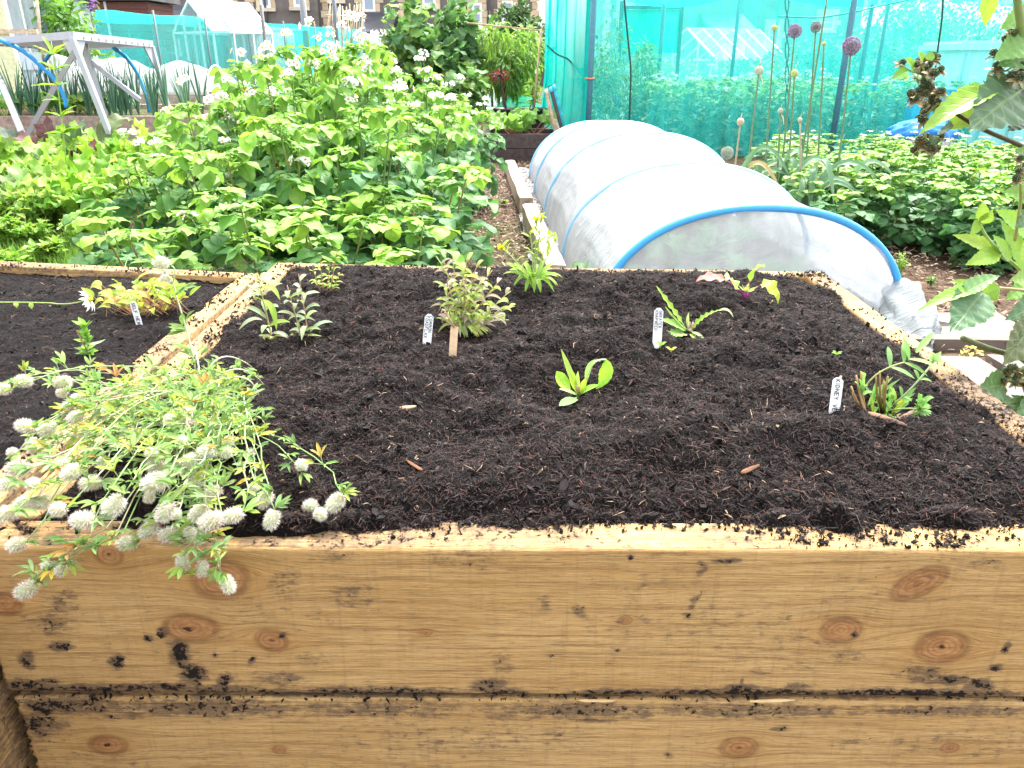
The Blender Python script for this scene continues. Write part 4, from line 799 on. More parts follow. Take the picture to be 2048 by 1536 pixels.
# ------------------------------------------------------------------ potato plants
def potato_leaf(L, S, base, d, ln, lw, c, droop=.5, up=(0, 0, 1)):
    d = nrm(d); e = base+d*ln+np.array([0, 0, -droop*ln*.5]); q = bez(base, base+d*ln*.55+np.array([0, 0, ln*.12]), e, 7); S.tube(q, [.0022, .0012], (.16, .24, .06), 4, False)
    tg = np.gradient(q, axis=0)
    for k, i in enumerate((2, 3, 5)):
        for sg in (-1, 1):
            sv = nrm(np.cross(tg[i], (0, 0, 1)))*sg; dd = nrm(sv+nrm(tg[i])*.5+np.array([0, 0, u(-.65, .1)])); f = (.62, .85, 1.)[k]*u(.9, 1.1); up = (u(-.45, .45), u(-.45, .45), 1)
            put(L, T_ova, q[i], dd, lw*1.45*f, lw*f, jit(c, .16, .06), up)
    put(L, T_ova, q[6], nrm(tg[6]+np.array([0, 0, -.1])), lw*1.7*u(.9, 1.1), lw*1.15, jit(c, .16, .06), up)
def potato_flower(parent, o, n, seed):
    fl = MB(); rs = random.Random(seed)
    for k in range(n):
        a = rs.uniform(0, 6.28); dd = nrm((math.cos(a)*rs.uniform(.1, .9), math.sin(a)*rs.uniform(.1, .9), rs.uniform(.1, .8))); c0 = o+dd*rs.uniform(.022, .052); fl.tube([o, c0], .0007, (.3, .4, .15), 4, False)
        ax = nrm(dd+np.array([0, -.25, -.1])); e1 = nrm(np.cross(ax, (.2, .1, 1))); e2 = np.cross(ax, e1)
        for m in range(5):
            b = m*6.283/5; r = nrm(e1*math.cos(b)+e2*math.sin(b)+ax*.12); ribbon(fl, c0, c0+r*.010, c0+r*.019-ax*.002, .0195, (.86, .83, .84), tuple(ax), 'ovate', 5, .1)
        fl.blob(c0+ax*.004, (.0045, .0045, .0045), (.75, .42, .02), 0, .1)
    fl.build('flower_cluster', M_petal, parent)
PG = (.092, .235, .088); PY = (.27, .48, .07)
def potato_proto(seed, h=1., spread=.30, ns=7, nfl=2, lw=.052, nl=11, label='', group=''):
    random.seed(seed); o = thing('potato_plant', label, 'plant', (0, 0, 0), 0, group); L, S = MB(), MB(); tops = []
    for k in range(ns):
        a = k*6.283/ns+u(-.4, .4); r = spread*u(.35, 1.0); b = np.array([math.cos(a)*.05, math.sin(a)*.05, 0]); tp = np.array([math.cos(a)*r, math.sin(a)*r, h*u(.78, 1.)]); q = bez(b, np.array([math.cos(a)*r*.75, math.sin(a)*r*.75, h*.45]), tp, 10)
        S.tube(q, [.0065, .003], random.choice([(.17, .20, .055), (.20, .15, .06), (.14, .22, .06)]), 6); tops.append(tp)
        for i in range(nl):
            t = .16+.84*i/(nl-1); p = q[min(9, int(t*9))]*(1-(t*9) % 1)+q[min(9, int(t*9)+1)]*((t*9) % 1); az = a+i*2.4+u(-.4, .4); out = np.array([math.cos(az), math.sin(az), 0])+.55*np.array([math.cos(a), math.sin(a), 0])
            el = .10+.55*t; c = lerp(PG, PY, max(0, min(1, (t-.76)*3.4+u(-.12, .15)))); ln = (.17 if t < .8 else .12)*u(.8, 1.15); potato_leaf(L, S, p, out+np.array([0, 0, el]), ln, lw*(1.1-.35*max(0, t-.6)/.4)*u(.85, 1.15), c, 1.35-.7*t)
        for i in range(3): dd = nrm((u(-1, 1), u(-1, 1), 1.1)); potato_leaf(L, S, tp, dd, .085, lw*.60, lerp(PG, PY, u(.5, 1)), .45)
    for k in range(nfl):
        tp = tops[(k*3+k//8) % ns]; f = tp+np.array([u(-.02, .02), u(-.02, .02), u(.09, .16)]); S.tube(bez(tp, tp+np.array([0, 0, .05]), f, 5), [.0022, .0014], (.20, .30, .09), 5); potato_flower(o, f, random.randint(5, 8), seed*10+k)
    S.build('stems', M_stem, o); L.build('leaves', M_leaf, o); return o
GP = 'flowering potato plants on the left plot'
protos = [potato_proto(200+i, 1., .34, 8, [6, 7, 6][i], .064, 12, '', GP) for i in range(3)]; bare = [potato_proto(210+i, 1., .35, 8, [0, 1, 0][i], .070, 11, '', GP) for i in range(3)]; used = set()
ROWS = [(2.74, [(-1.08, .58), (-.80, .64), (-.52, .58)]), (3.35, [(-1.42, .60), (-1.06, .80), (-.74, .86), (-.50, .66)]), (3.95, [(-1.64, .66), (-1.32, .90), (-.94, 1.04), (-.60, .84)]), (4.65, [(-1.72, .74), (-1.3, 1.02), (-.9, 1.10), (-.56, .84)]), (5.4, [(-1.6, .90), (-1.1, 1.12), (-.58, .92)]), (6.2, [(-1.2, 1.0), (-.8, .98), (-.42, .76)])]
RN = ['nearest the raised bed', 'second from the raised bed', 'third from the raised bed', 'fourth from the raised bed', 'fifth from the raised bed', 'farthest from the raised bed']
k = 0
for ri, (Yr, row) in enumerate(ROWS):
    for xi, (x, h) in enumerate(row):
        lab = f'{ORD[xi]} potato plant from the left in the row {RN[ri]}, left plot'
        pr = (bare if ri < 2 else protos)[k % 3]; loc = (x+u(-.04, .04), Yr+u(-.05, .05), 0); rz = u(0, 6.28)
        if pr.name not in used: used.add(pr.name); pr.location = loc; pr.rotation_euler.z = rz; pr.scale = (1., 1., h); pr['label'] = lab
        else: dup(pr, loc, rz, (1.05, 1.05, h), lab)
        k += 1
GR = 'potato plants on the right plot'
RR = [(4.35, [(2.75, .44), (3.15, .46)]), (4.9, [(2.02, .42), (2.45, .46), (2.95, .46), (3.4, .46)]), (5.6, [(2.0, .42), (2.5, .46), (3.05, .46), (3.6, .46)]), (6.4, [(2.35, .42), (2.9, .44), (3.5, .44), (4.1, .42)]), (7.2, [(2.5, .40), (3.2, .42), (3.9, .40), (4.6, .38)]), (8.0, [(2.9, .38), (3.6, .36)])]
for ri, (Yr, row) in enumerate(RR):
    for xi, (x, h) in enumerate(row):
        lab = f'low potato plant, {ORD[xi]} from the left in the {ORD[ri]} row of the right plot'; dup(bare[k % 3] if ri < 4 else protos[k % 3], (x+u(-.05, .05), Yr+u(-.05, .05), 0), u(0, 6.28), (.95, .95, h), lab, GR); k += 1
GC = 'potato plants inside the green net cage'
for i in range(14):
    x = 1.9+(i % 5)*.85+u(-.2, .2); y = 10.3+(i//5)*1.2+u(-.2, .2); dup(protos[i % 3], (x, y, 0), u(0, 6.28), (1.25, 1.25, .78), 'potato plant growing inside the green net cage, seen through the netting', GC)

# ------------------------------------------------------------------ fleece tunnel
random.seed(77)
AX0 = np.array([1.035, 3.28]); TA = np.array([-.050, 1.]); TA = TA/np.linalg.norm(TA); TN = np.array([TA[1], -TA[0]])
HO = [(0, .665, .505), (1.08, .695, .545), (2.3, .69, .60), (3.45, .67, .59), (4.45, .64, .52), (5.1, .56, .36)]       # along, half width, height
def sec(a, ph, k=1.):
    av = np.array([x[0] for x in HO]); r = np.interp(a, av, [x[1] for x in HO]); h = np.interp(a, av, [x[2] for x in HO]); c, s = np.cos(ph), np.sin(ph)
    return -np.sign(c)*np.abs(c)**.9*r*k, np.abs(s)**.92*h*k
tun = thing('fleece_tunnel', 'long white fleece tunnel over blue hoops behind the raised bed', 'fleece tunnel', (0, 0, 0))
A = np.linspace(-.005, 5.1, 190); PH = np.linspace(0, math.pi, 90); G = np.zeros((190, 90, 3))
av = np.array([x[0] for x in HO])
for i, a in enumerate(A):
    dist = np.min(np.abs(av-a)); k = 1-.060*min(1, dist/.5)**1.3*(.6+.4*np.sin(PH))
    wr = .012*fbm(np.full(90, a*2.3+0)+PH*.9, PH*9-a*1.5, 5, 4)+.009*np.abs(vn(PH*22+np.sin(a*3), np.full(90, a*1.3), 8))*np.clip(1.2-np.sin(PH), .15, 1)
    X, Z = sec(a, PH, 1.); X = X*(k+wr); Z = Z*(k+wr*1.1)
    p = AX0+TA*a; G[i, :, 0] = p[0]+TN[0]*X; G[i, :, 1] = p[1]+TN[1]*X; G[i, :, 2] = Z+.004
m = MB(); m.grid(G[:, ::-1], (.58, .60, .63))
def skirt(row, sg):                                # fleece lying out over the ground at each side
    n = len(row); S = np.zeros((n, 8, 3)); t = np.linspace(0, 1, 8)
    for i in range(n):
        wd = .13+.07*vn(np.array([i*.13]), np.array([sg*2.]), 3)[0]
        S[i, :, :2] = row[i, :2]+TN*sg*(t*wd)[:, None]; S[i, :, 2] = .012+.02*np.abs(vn(t*5+i*.4, t*0+i*.15, 9))+row[i, 2]*(1-t)**3
    m.grid(S if sg < 0 else S[:, ::-1], (.5, .52, .54))
skirt(G[:, 0], -1); skirt(G[:, -1], 1)
Gs = np.zeros((60, 10, 3))                          # far end gathered down
for j, w_ in enumerate(np.linspace(0, 1, 10)):
    q = G[-1, ::-1][np.linspace(0, 89, 60).astype(int)]; c = np.array([AX0[0]+TA[0]*5.5, AX0[1]+5.5, .05]); Gs[:, j] = q*(1-w_)+c*w_; Gs[:, j, 2] -= .2*w_*(1-w_)*q[:, 2]
m.grid(Gs, (.6, .62, .65))
M_fleece = transmat('white_fleece', trans=.5, clear=.11, nsc=14, var=.06, wrink=.55); m.build('fleece_cover', M_fleece, tun)
# near end sheet: thinner polythene drawn in below the hoop
E = np.zeros((60, 16, 3)); ph = np.linspace(0, math.pi, 60)
X, Z = sec(0, ph, .985)
for j, w_ in enumerate(np.linspace(0, 1, 16)):
    xx = X*(1-.06*w_)+.10*w_*0; zz = Z*(1-w_)
    wr = .012*fbm(ph*4+w_*3, ph*0+w_*5, 33, 3); p = AX0-TA*(.02+.16*w_**1.5)
    E[:, j, 0] = p[0]+TN[0]*xx+wr; E[:, j, 1] = p[1]+TN[1]*xx-wr*2; E[:, j, 2] = np.maximum(zz, .004)
m = MB(); m.grid(E, (.62, .66, .69)); m.build('end_sheet', transmat('end_polythene', trans=.5, clear=.36, nsc=9, var=.12, wrink=.45), tun)
for i, (a, r, h) in enumerate(HO[:5]):
    X, Z = sec(a, np.linspace(-.0, math.pi, 40), 1.004 if i == 0 else 1.0); p = AX0+TA*(a-.012*(i == 0)); q = np.stack([p[0]+TN[0]*X, p[1]+TN[1]*X, Z], 1); m = MB(); m.tube(q, .0165 if i == 0 else .017, (.05, .33, .72) if i == 0 else (.26, .50, .74), 10); m.build('hoop', M_plastic, tun)
# crumpled tail of the fleece at the near right foot
m = MB(); n = 26; G = np.zeros((n, 24, 3)); a = np.linspace(0, 6.283, 24)
pp = bez(D(1785, 575, 3.28), D(1825, 640, 3.1), P(1850, 690, .02), n)
for i in range(n):
    t = i/(n-1); r = .03+.075*math.sin(math.pi*min(1, t*1.05))**.8*(1-.45*t); rr = r*(1+.35*vn(a*1.6+t*2, a*0+t*6, 17)+.25*np.cos(a*5+t*5)); rr[-1] = rr[0]
    G[i, :, 0] = pp[i, 0]+np.cos(a)*rr*1.0; G[i, :, 1] = pp[i, 1]+np.sin(a)*rr*.8; G[i, :, 2] = np.maximum(pp[i, 2]+np.sin(a)*rr*.7+np.cos(a)*rr*.3, .004+.002*np.cos(a))
m.grid(G, (.46, .50, .51)); 
q = bez(P(1815, 648, .06), P(1850, 640, .05), P(1900, 660, .015), 10); Gt = np.stack([q+np.array([0, k*.03, .015*abs(k-2)]) for k in range(-1, 4)], 1); m.grid(Gt, (.48, .52, .52)); m.build('gathered_tail', M_fleece, tun)
# timbers holding the fleece down
def timber(a0, a1, off, w, h, label, seed, col):
    t = thing('timber_beam', label, 'timber', (0, 0, 0)); p0 = AX0+TA*a0-TN*off; p1 = AX0+TA*a1-TN*(off+.01); mb = MB(); n = 24
    for k in range(1):
        G = np.zeros((n, 13, 3)); pr = np.array([(-1, -1), (-1, -.3), (-1, .4), (-.97, .93), (-.6, 1), (0, 1), (.6, 1), (.97, .93), (1, .4), (1, -.3), (1, -1), (0, -1), (-1, -1)])*np.array([w/2, h/2])
        for i in range(n):
            c = p0+(p1-p0)*i/(n-1); j = .003*vn(np.arange(13)*.7, np.full(13, i*.4+seed), seed); j[-1] = j[0]; G[i, :, 0] = c[0]+pr[:, 0]+j; G[i, :, 1] = c[1]; G[i, :, 2] = .008+h/2+pr[:, 1]+j
        mb.grid(G[:, ::-1], col); 
        for e, s_ in ((0, 1), (n-1, -1)): mb.add(np.vstack([G[e, :12], G[e, :12].mean(0)]), None, [[12, (j+1) % 12, j][::s_] for j in range(12)], col)
    mb.build('beam', M_wood_old, t, smooth=False)
timber(.55, 2.30, .79, .095, .13, 'pale weathered timber beam weighing down the fleece, nearer the raised bed', 3, (.42, .34, .25))
timber(2.62, 4.9, .80, .10, .12, 'weathered timber beam weighing down the fleece, farther end of the tunnel', 5, (.36, .28, .21))
# plants growing inside the tunnel
def rosette(o, L, S, n, ln, wd, cols, el=(.5, 1.2), shape='ovate', T=None, stem=(.3, .4, .12), pet=.4, wave=.1):
    for k in range(n):
        a = k*2.4+u(-.4, .4); e = u(*el); d = nrm((math.cos(a), math.sin(a), e)); l = ln*u(.7, 1.15); p1 = o+d*l*pet; S.tube(bez(o, o+d*l*pet*.5+np.array([0, 0, .01]), p1, 4), [.0045, .003], stem, 5, False)
        ribbon(L, p1, p1+d*l*.35+np.array([0, 0, l*.08]), p1+np.array([d[0]*l*.62, d[1]*l*.62, d[2]*l*.30-.02]), wd*u(.8, 1.2), jit(random.choice(cols), .2, .1), (u(-.5, .5), -.3, 1), shape, 14, .25, wave=wave)
for i, (a, off) in enumerate(((.35, -.25), (.5, .25), (1.0, -.1), (1.3, .3), (.45, -.5))):
    q = AX0+TA*a+TN*off; p = PL('cabbage_plant', 'cabbage plant dimly seen inside the fleece tunnel', np.array([q[0], q[1], 0]), 'plant', 'cabbages inside the fleece tunnel'); rosette(p.b, p.L, p.S, 12, .30, .13, [(.12, .28, .10), (.16, .32, .14)]); p.done()

# ------------------------------------------------------------------ leeks gone to flower
random.seed(91)
LG = [(.16, .28, .18), (.20, .33, .20), (.13, .24, .14)]
def leek(px0, py0, px1, py1, Yd, r, kind, label, nleaf=3):
    top = D(px1, py1, Yd); ft = D(px0, py0, Yd); b = np.array([ft[0]+(ft[0]-top[0])*.15, Yd, 0.]); p = PL('leek_plant', label, b, 'plant', 'leeks gone to flower by the tunnel')
    q = bez(b, np.array([ft[0]*.6+b[0]*.4, Yd, ft[2]*.6]), top, 14); p.S.tube(q, [.011, .007, .0055], (.13, .20, .11) if kind != 'dry' else (.34, .28, .17), 7)
    for k in range(nleaf):
        a = u(-.4, 3.6); dd = np.array([math.cos(a), -abs(math.sin(a))*.5, 0]); ln = u(.35, .6); hgt = u(.25, .5); c = random.choice(LG) if random.random() < .75 else (.50, .38, .20)
        ribbon(p.L, b+np.array([0, 0, .1]), b+dd*ln*.25+np.array([0, 0, hgt*1.7]), b+dd*ln+np.array([0, 0, u(.1, .35)]), .042, c, (0, -.6, 1), 'strap', 12, .5)
    if kind in ('purple', 'grey', 'white'):
        hd = p.part('flower_head'); N = 300; ca, cb = {'purple': ((.26, .15, .30), (.52, .40, .52)), 'grey': ((.26, .22, .28), (.44, .40, .42)), 'white': ((.36, .42, .34), (.52, .55, .48))}[kind]
        hd.blob(top, (r*.62,)*3, lerp(ca, (.2, .25, .12), .5), 1, .05)
        for i in range(N):
            z = 1-2*(i+.5)/N; a = i*2.39996; s_ = math.sqrt(1-z*z); dd = np.array([math.cos(a)*s_, math.sin(a)*s_, z]); M = frame(dd); c0 = top+dd*r*u(.82, .97)
            hd.blob(c0, (r*.062, r*.11, r*.062), lerp(ca, cb, random.random()), 0, .3, M)
    elif kind in ('bud', 'whitebud', 'dry'):
        hd = p.part('flower_bud'); c = {'bud': (.33, .38, .12), 'whitebud': (.46, .47, .37), 'dry': (.40, .31, .21)}[kind]
        hd.blob(top, (r, r, r*1.05), c, 2, .06); hd.tube([top+np.array([0, 0, r*.8]), top+np.array([.002, 0, r*1.5]), top+np.array([.004, 0, r*2.4])], [r*.4, r*.12, .001], lerp(c, (.6, .45, .25), .5), 6)
        if kind == 'whitebud': ribbon(hd, top-np.array([0, 0, r]), top+np.array([.02, -.02, -.03]), top+np.array([.03, -.01, -.09]), .012, (.55, .42, .22))
    p.done(mx=M_plain if kind in ('bud', 'dry') else M_petal)
leek(1680, 330, 1703, 92, 5.1, .055, 'purple', 'leek with the largest open purple flower globe, rightmost of the leeks')
leek(1568, 310, 1590, 62, 5.6, .045, 'purple', 'leek with a smaller open purple globe and a hanging papery sheath')
leek(1618, 300, 1632, 54, 5.8, .036, 'grey', 'leek with a small greyish purple globe between two purple ones')
leek(1537, 290, 1549, 56, 5.7, .018, 'bud', 'tall leek with a tiny green pointed bud, left of the smaller purple globe')
leek(1584, 300, 1589, 147, 5.5, .024, 'bud', 'leek with a round yellow green bud below the smaller purple globe', 2)
leek(1500, 300, 1518, 141, 5.4, .028, 'whitebud', 'leek with a pale pointed bud standing left of the tall ones')
leek(1560, 330, 1561, 222, 5.4, .018, 'whitebud', 'short leek with a tiny cream bud among the stalks', 2)
leek(1470, 330, 1481, 244, 5.3, .024, 'dry', 'short dry leek with a tan hooked bud nearest the tunnel crest', 3)
leek(1444, 395, 1454, 306, 5.0, .040, 'white', 'short leek with a pale grey globe just above the tunnel', 0)
leek(1640, 330, 1648, 88, 5.5, .013, 'bud', 'thin leek with a tiny bud next to the thick cage post', 3)
leek(1600, 330, 1660, -40, 5.6, .02, 'bud', 'leaning tall leek whose stalk rises out of the picture', 4)
leek(1606, 390, 1600, 240, 5.0, .014, 'dry', 'withered leek with long drooping grey green leaves beside the tunnel', 7)

# ------------------------------------------------------------------ path slabs, weeds, chips, grass
def slab(pts, th, label):
    o = thing('paving_slab', label, 'paving slab', (0, 0, 0)); mb = MB(); pts = np.array(pts); n = 14
    s_, t_ = np.meshgrid(np.linspace(0, 1, n), np.linspace(0, 1, n), indexing='ij'); Q = ((1-s_)*(1-t_))[..., None]*pts[0]+(s_*(1-t_))[..., None]*pts[1]+(s_*t_)[..., None]*pts[2]+((1-s_)*t_)[..., None]*pts[3]
    ed = np.minimum(np.minimum(s_, 1-s_), np.minimum(t_, 1-t_)); Z = th+.004*fbm(Q[..., 0]*4, Q[..., 1]*4, 3, 3)-.006*(ed < 1e-6); Q[..., 0] += .006*vn(Q[..., 1]*9, Q[..., 0]*9, 5)*(ed < 1e-6)
    G = np.concatenate([Q, Z[..., None]], 2); mb.grid(G, (.17, .14, .122)); rim = np.concatenate([G[:-1, 0], G[-1, :-1], G[:0:-1, -1], G[0, :0:-1]]); rim = np.vstack([rim, rim[:1]]); lo = rim.copy(); lo[:, 2] = -.02; mb.grid(np.stack([lo, rim], 1), (.15, .12, .10))
    mb.build('stone_flag', M_slab, o)
slab([(1.30, 2.98), (2.15, 2.95), (2.14, 3.32), (1.30, 3.34)], .045, 'pale paving slab by the gathered end of the fleece')
slab([(2.18, 2.93), (3.1, 2.9), (3.1, 3.28), (2.17, 3.31)], .04, 'pale paving slab farthest right in the path, behind the bramble')
slab([(.98, 2.30), (1.75, 2.30), (1.76, 2.78), (1.0, 2.82)], .04, 'pale paving slab beside the right rim of the raised bed')
slab([(1.79, 2.28), (2.6, 2.25), (2.6, 2.76), (1.80, 2.79)], .045, 'pale paving slab under the lowest bramble leaves')
slab([(.95, 1.6), (1.75, 1.6), (1.75, 2.24), (.95, 2.26)], .04, 'paving slab close to the front right of the raised bed')
# bark and wood chips, uncountable
ch = MB(); N = 9000
reg = np.where(RNG.rand(N) < .45, 0, 1); x = np.where(reg == 0, RNG.uniform(-.35, .35, N), RNG.uniform(.8, 3.4, N)); y = np.where(reg == 0, RNG.uniform(3.6, 9.5, N), RNG.uniform(3.3, 5.4, N)); y = np.where((reg == 1) & (RNG.rand(N) < .25), RNG.uniform(1.5, 3.0, N), y)
a = RNG.uniform(0, 6.283, N); L_ = RNG.uniform(.006, .022, N); w_ = RNG.uniform(.003, .008, N); tl = RNG.normal(0, .4, N)
d = np.stack([np.cos(a)*np.cos(tl), np.sin(a)*np.cos(tl), np.sin(tl)], 1)*L_[:, None]; sv = np.stack([-np.sin(a), np.cos(a), RNG.normal(0, .3, N)], 1)*w_[:, None]; p = np.stack([x, y, np.full(N, .012)+RNG.rand(N)*.012], 1)
nn = np.cross(d, sv); nn /= np.linalg.norm(nn, axis=1)[:, None]; hh = nn*.003
V = np.stack([p-d-sv*.6, p+d-sv, p+d*.8+sv, p-d+sv*.7, p+hh], 1).reshape(-1, 3); b_ = np.arange(N)*5; T = np.vstack([np.stack([b_+i, b_+(i+1) % 4, b_+4], 1) for i in range(4)])
k_ = RNG.rand(N, 1)**1.5; c = np.array([.05, .03, .02])*(1-k_)+np.array([.40, .29, .21])*k_; ch.add(V, None, T, np.repeat(c, 5, 0)); tag(ch.build('wood_chips', M_fibre, smooth=False), kind='stuff')
def blades(N, cx, cy, sx, sy, h, cols, name, lean=.5):
    mb = MB(); rs = RNG; x = cx+rs.normal(0, sx, N); y = cy+rs.normal(0, sy, N); a = rs.uniform(0, 6.283, N); hh = h*rs.uniform(.5, 1.2, N); w = rs.uniform(.002, .0045, N); ln = rs.uniform(.1, lean, N)*hh
    s_ = np.stack([-np.sin(a), np.cos(a), 0*a], 1)*w[:, None]; dv = np.stack([np.cos(a), np.sin(a), 0*a], 1); p = np.stack([x, y, 0*x], 1); m1 = p+dv*(ln*.35)[:, None]+np.array([0, 0, 1])*(hh*.6)[:, None]; e = p+dv*ln[:, None]+np.array([0, 0, 1])*hh[:, None]
    V = np.stack([p-s_, p+s_, m1-s_*.8, m1+s_*.8, e], 1).reshape(-1, 3); b = np.arange(N)*5; c = np.array(cols)[rs.randint(0, len(cols), N)]*rs.uniform(.75, 1.25, (N, 1))
    mb.add(V, np.stack([b, b+1, b+3, b+2], 1), np.stack([b+2, b+3, b+4], 1), np.repeat(c, 5, 0)); return mb
m = blades(8000, -2.2, 4.55, .5, .25, .10, [(.15, .29, .05), (.22, .37, .06), (.12, .24, .05)], 'grass'); tag(m.build('grass', M_leaf), kind='stuff')

random.seed(15)
def weed(name, label, cat, base, n, h, ll, lw, cols, group=None, sp=.6, T=None, stemc=(.2, .3, .08)):
    p = PL(name, label, np.array(base, float), cat, group)
    for k in range(n):
        a = u(0, 6.283); tip = p.b+np.array([math.cos(a)*h*sp*u(.2, 1), math.sin(a)*h*sp*u(.2, 1), h*u(.5, 1.)]); q = bez(p.b, (p.b+tip)/2+np.array([0, 0, h*.12]), tip, 6); p.S.tube(q, [.0028, .0012], stemc, 4, False)
        for i in range(9):
            t = u(.15, 1); o = q[int(t*5)]; dd = nrm((u(-1, 1), u(-1, 1), u(-.1, .8))); put(p.L, T or T_ova, o, dd, ll*u(.7, 1.2), lw*u(.7, 1.2), jit(random.choice(cols), .25, .1))
    return p.done()
LIME = [(.25, .43, .055), (.30, .47, .06), (.20, .38, .05)]; MIDG = [(.13, .30, .05), (.18, .36, .06), (.10, .24, .05)]
b = P(1795, 560); weed('chickweed', 'small pale green weed on the wood chips right of the fleece tunnel', 'weed', b, 16, .17, .022, .010, LIME, sp=.35)
b = P(1862, 572); weed('chickweed', 'tiny low green weed on the wood chips, farther right', 'weed', b, 6, .06, .02, .012, MIDG)
b = P(1930, 720)
p = PL('clover_weed', 'yellowish weed sprout in the joint between the paving slabs', b, 'weed')
for k in range(9): dd = nrm((u(-1, 1), u(-.6, .3), u(.3, 1))); p.S.tube([p.b, p.b+dd*.05], .0012, (.4, .3, .1), 4, False); put(p.L, T_heart, p.b+dd*.05, nrm((dd[0], dd[1]-.3, .2)), .03, .026, jit((.42, .36, .08)))
p.done()
for i, (px, py, h) in enumerate(((1060, 440, .07), (1050, 395, .06), (1010, 410, .05), (1078, 455, .1))):
    b = P(px, py); weed('chickweed', ['small bright weed on the path by the near timber', 'small weed on the path by the gap between timbers', 'tiny weed on the path edge below the potatoes', 'yellow green weed rising against the near timber'][i], 'weed', b, 8, h, .022, .012, LIME)
for i, (px, py, h, lab) in enumerate(((80, 440, .30, 'leafy pale green weed clump at the front of the left plot'), (20, 470, .22, 'low leafy weed at the left edge by the bed'), (130, 400, .34, 'bushy pale green weed beside the potato row'), (40, 400, .3, 'dense weed clump in front of the beetroot'), (170, 470, .2, 'low weed in the grass beside the potato leaves'), (30, 520, .12, 'lowest weed just beyond the left bed rim'), (110, 430, .26, 'tangled pale weed between the grass and the beetroot'), (65, 470, .2, 'small leafy weed rooted in the grass'), (10, 430, .26, 'leafy weed cut off by the left edge of the photo'), (190, 430, .28, 'tall leafy weed touching the front potato leaves'), (100, 500, .14, 'lowest weed in the middle of the grass'))):
    b = P(px, py+35); weed('nettle_weed', lab, 'weed', b, 26, h*1.15, .07, .036, [(.16, .34, .05), (.24, .42, .06), (.30, .46, .07)])
def chard(px, Yd, n, ln, wd, cols, stem, lab, name='chard_plant', cat='plant', el=(.7, 1.6), wave=.12, group=None, shape='ovate'):
    p = PL(name, lab, np.array([D(px, 330, Yd)[0], Yd, 0]), cat, group); rosette(p.b, p.L, p.S, n, ln, wd, cols, el, shape, None, stem, .42, wave); return p.done()
BE = [(.20, .36, .05), (.26, .40, .06), (.16, .28, .07)]
for i, (px, py, n, lab) in enumerate(((25, 5.5, 13, 'beetroot with red stalks nearest the left edge of the photo'), (85, 5.35, 14, 'beetroot with red stalks, second from the left edge'), (150, 5.5, 12, 'beetroot with red stalks and yellowing leaves near the lettuces'), (112, 5.8, 11, 'beetroot partly hidden behind two others'))):
    chard(px, py, n, .58, .12, BE, (.30, .05, .05), lab, 'beetroot', 'plant', group='beetroot plants')
chard(132, 6.5, 12, .95, .17, [(.05, .09, .05), (.10, .16, .06), (.14, .05, .05)], (.28, .04, .05), 'dark leaved chard with deep red stalks', 'chard_plant')
for i, (px, py, n, ln, lab) in enumerate(((172, 6.0, 18, .85, 'tall lime green lettuce gone upright beside the dark chard'), (222, 6.2, 16, .8, 'lime green lettuce between the chard and the potatoes'), (262, 6.2, 15, .82, 'lime green lettuce touching the potato row'), (60, 6.4, 15, .85, 'pale green lettuce left of the dark chard'), (10, 6.3, 13, .85, 'pale green lettuce at the left edge behind the beetroot'), (160, 5.3, 16, .72, 'feathery lime lettuce standing in front of the others'), (205, 5.2, 13, .6, 'low lime lettuce nearest the potato leaves'), (295, 6.6, 14, 1.0, 'lime green lettuce at the back beside the bench leg'))):
    chard(px, py, n+16, ln*.85, .10, LIME+MIDG[1:2], (.36, .48, .12), lab, 'lettuce_plant', 'plant', (.7, 2.4), .3, 'bolting lettuces', 'lobed')
b = np.array([D(112, 300, 5.6)[0], 5.6, 0]); p = PL('tall_weed', 'single tall thin weed stalk rising in front of the metal bench', b, 'weed'); tp = D(102, 82, b[1]); q = bez(b, D(125, 230, b[1]), tp, 12); p.S.tube(q, [.006, .003], (.26, .4, .1), 5)
for i in range(26):
    o = q[int(u(.25, 1)*11)]; dd = nrm((u(-1, 1), u(-.7, .3), u(0, .6))); put(p.L, T_nar, o, dd, u(.06, .16), u(.02, .04), jit(random.choice(LIME)))
p.done()

# ------------------------------------------------------------------ left background: vegetable bed, bench, pipes, low net tunnel
def old_bed(x0, x1, y0, y1, h, label, col, wall=.06):
    o = thing('raised_bed', label, 'raised bed', (0, 0, 0)); 
    for nm, lo, hi in (('front_board', (x0, y0, 0), (x1, y0+wall, h)), ('back_board', (x0, y1-wall, 0), (x1, y1, h)), ('side_board', (x0, y0+wall+.002, 0), (x0+wall, y1-wall-.002, h-.003)), ('side_board', (x1-wall, y0+wall+.002, 0), (x1, y1-wall-.002, h-.003))):
        mb = MB(); k = 2 if h > .2 else 1
        for i in range(k): mb.box((lo[0], lo[1], h*i/k+.003), (hi[0], hi[1], hi[2] if i == k-1 else h*(i+1)/k-.003), jit(col, .1))
        mb.build(nm, M_wood_old, o, smooth=False)
    mb = MB(); X, Y = np.meshgrid(np.linspace(x0+wall, x1-wall, 30), np.linspace(y0+wall, y1-wall, 20), indexing='ij'); mb.grid(np.stack([X, Y, h-.05+.02*fbm(X*3, Y*3, 4, 3)], 2)); mb.build('soil_fill', M_ground, o); return o
old_bed(-8.0, -3.0, 7.9, 10.0, .56, 'weathered raised bed of leafy vegetables and leeks under the metal bench', (.36, .29, .23))
random.seed(44)
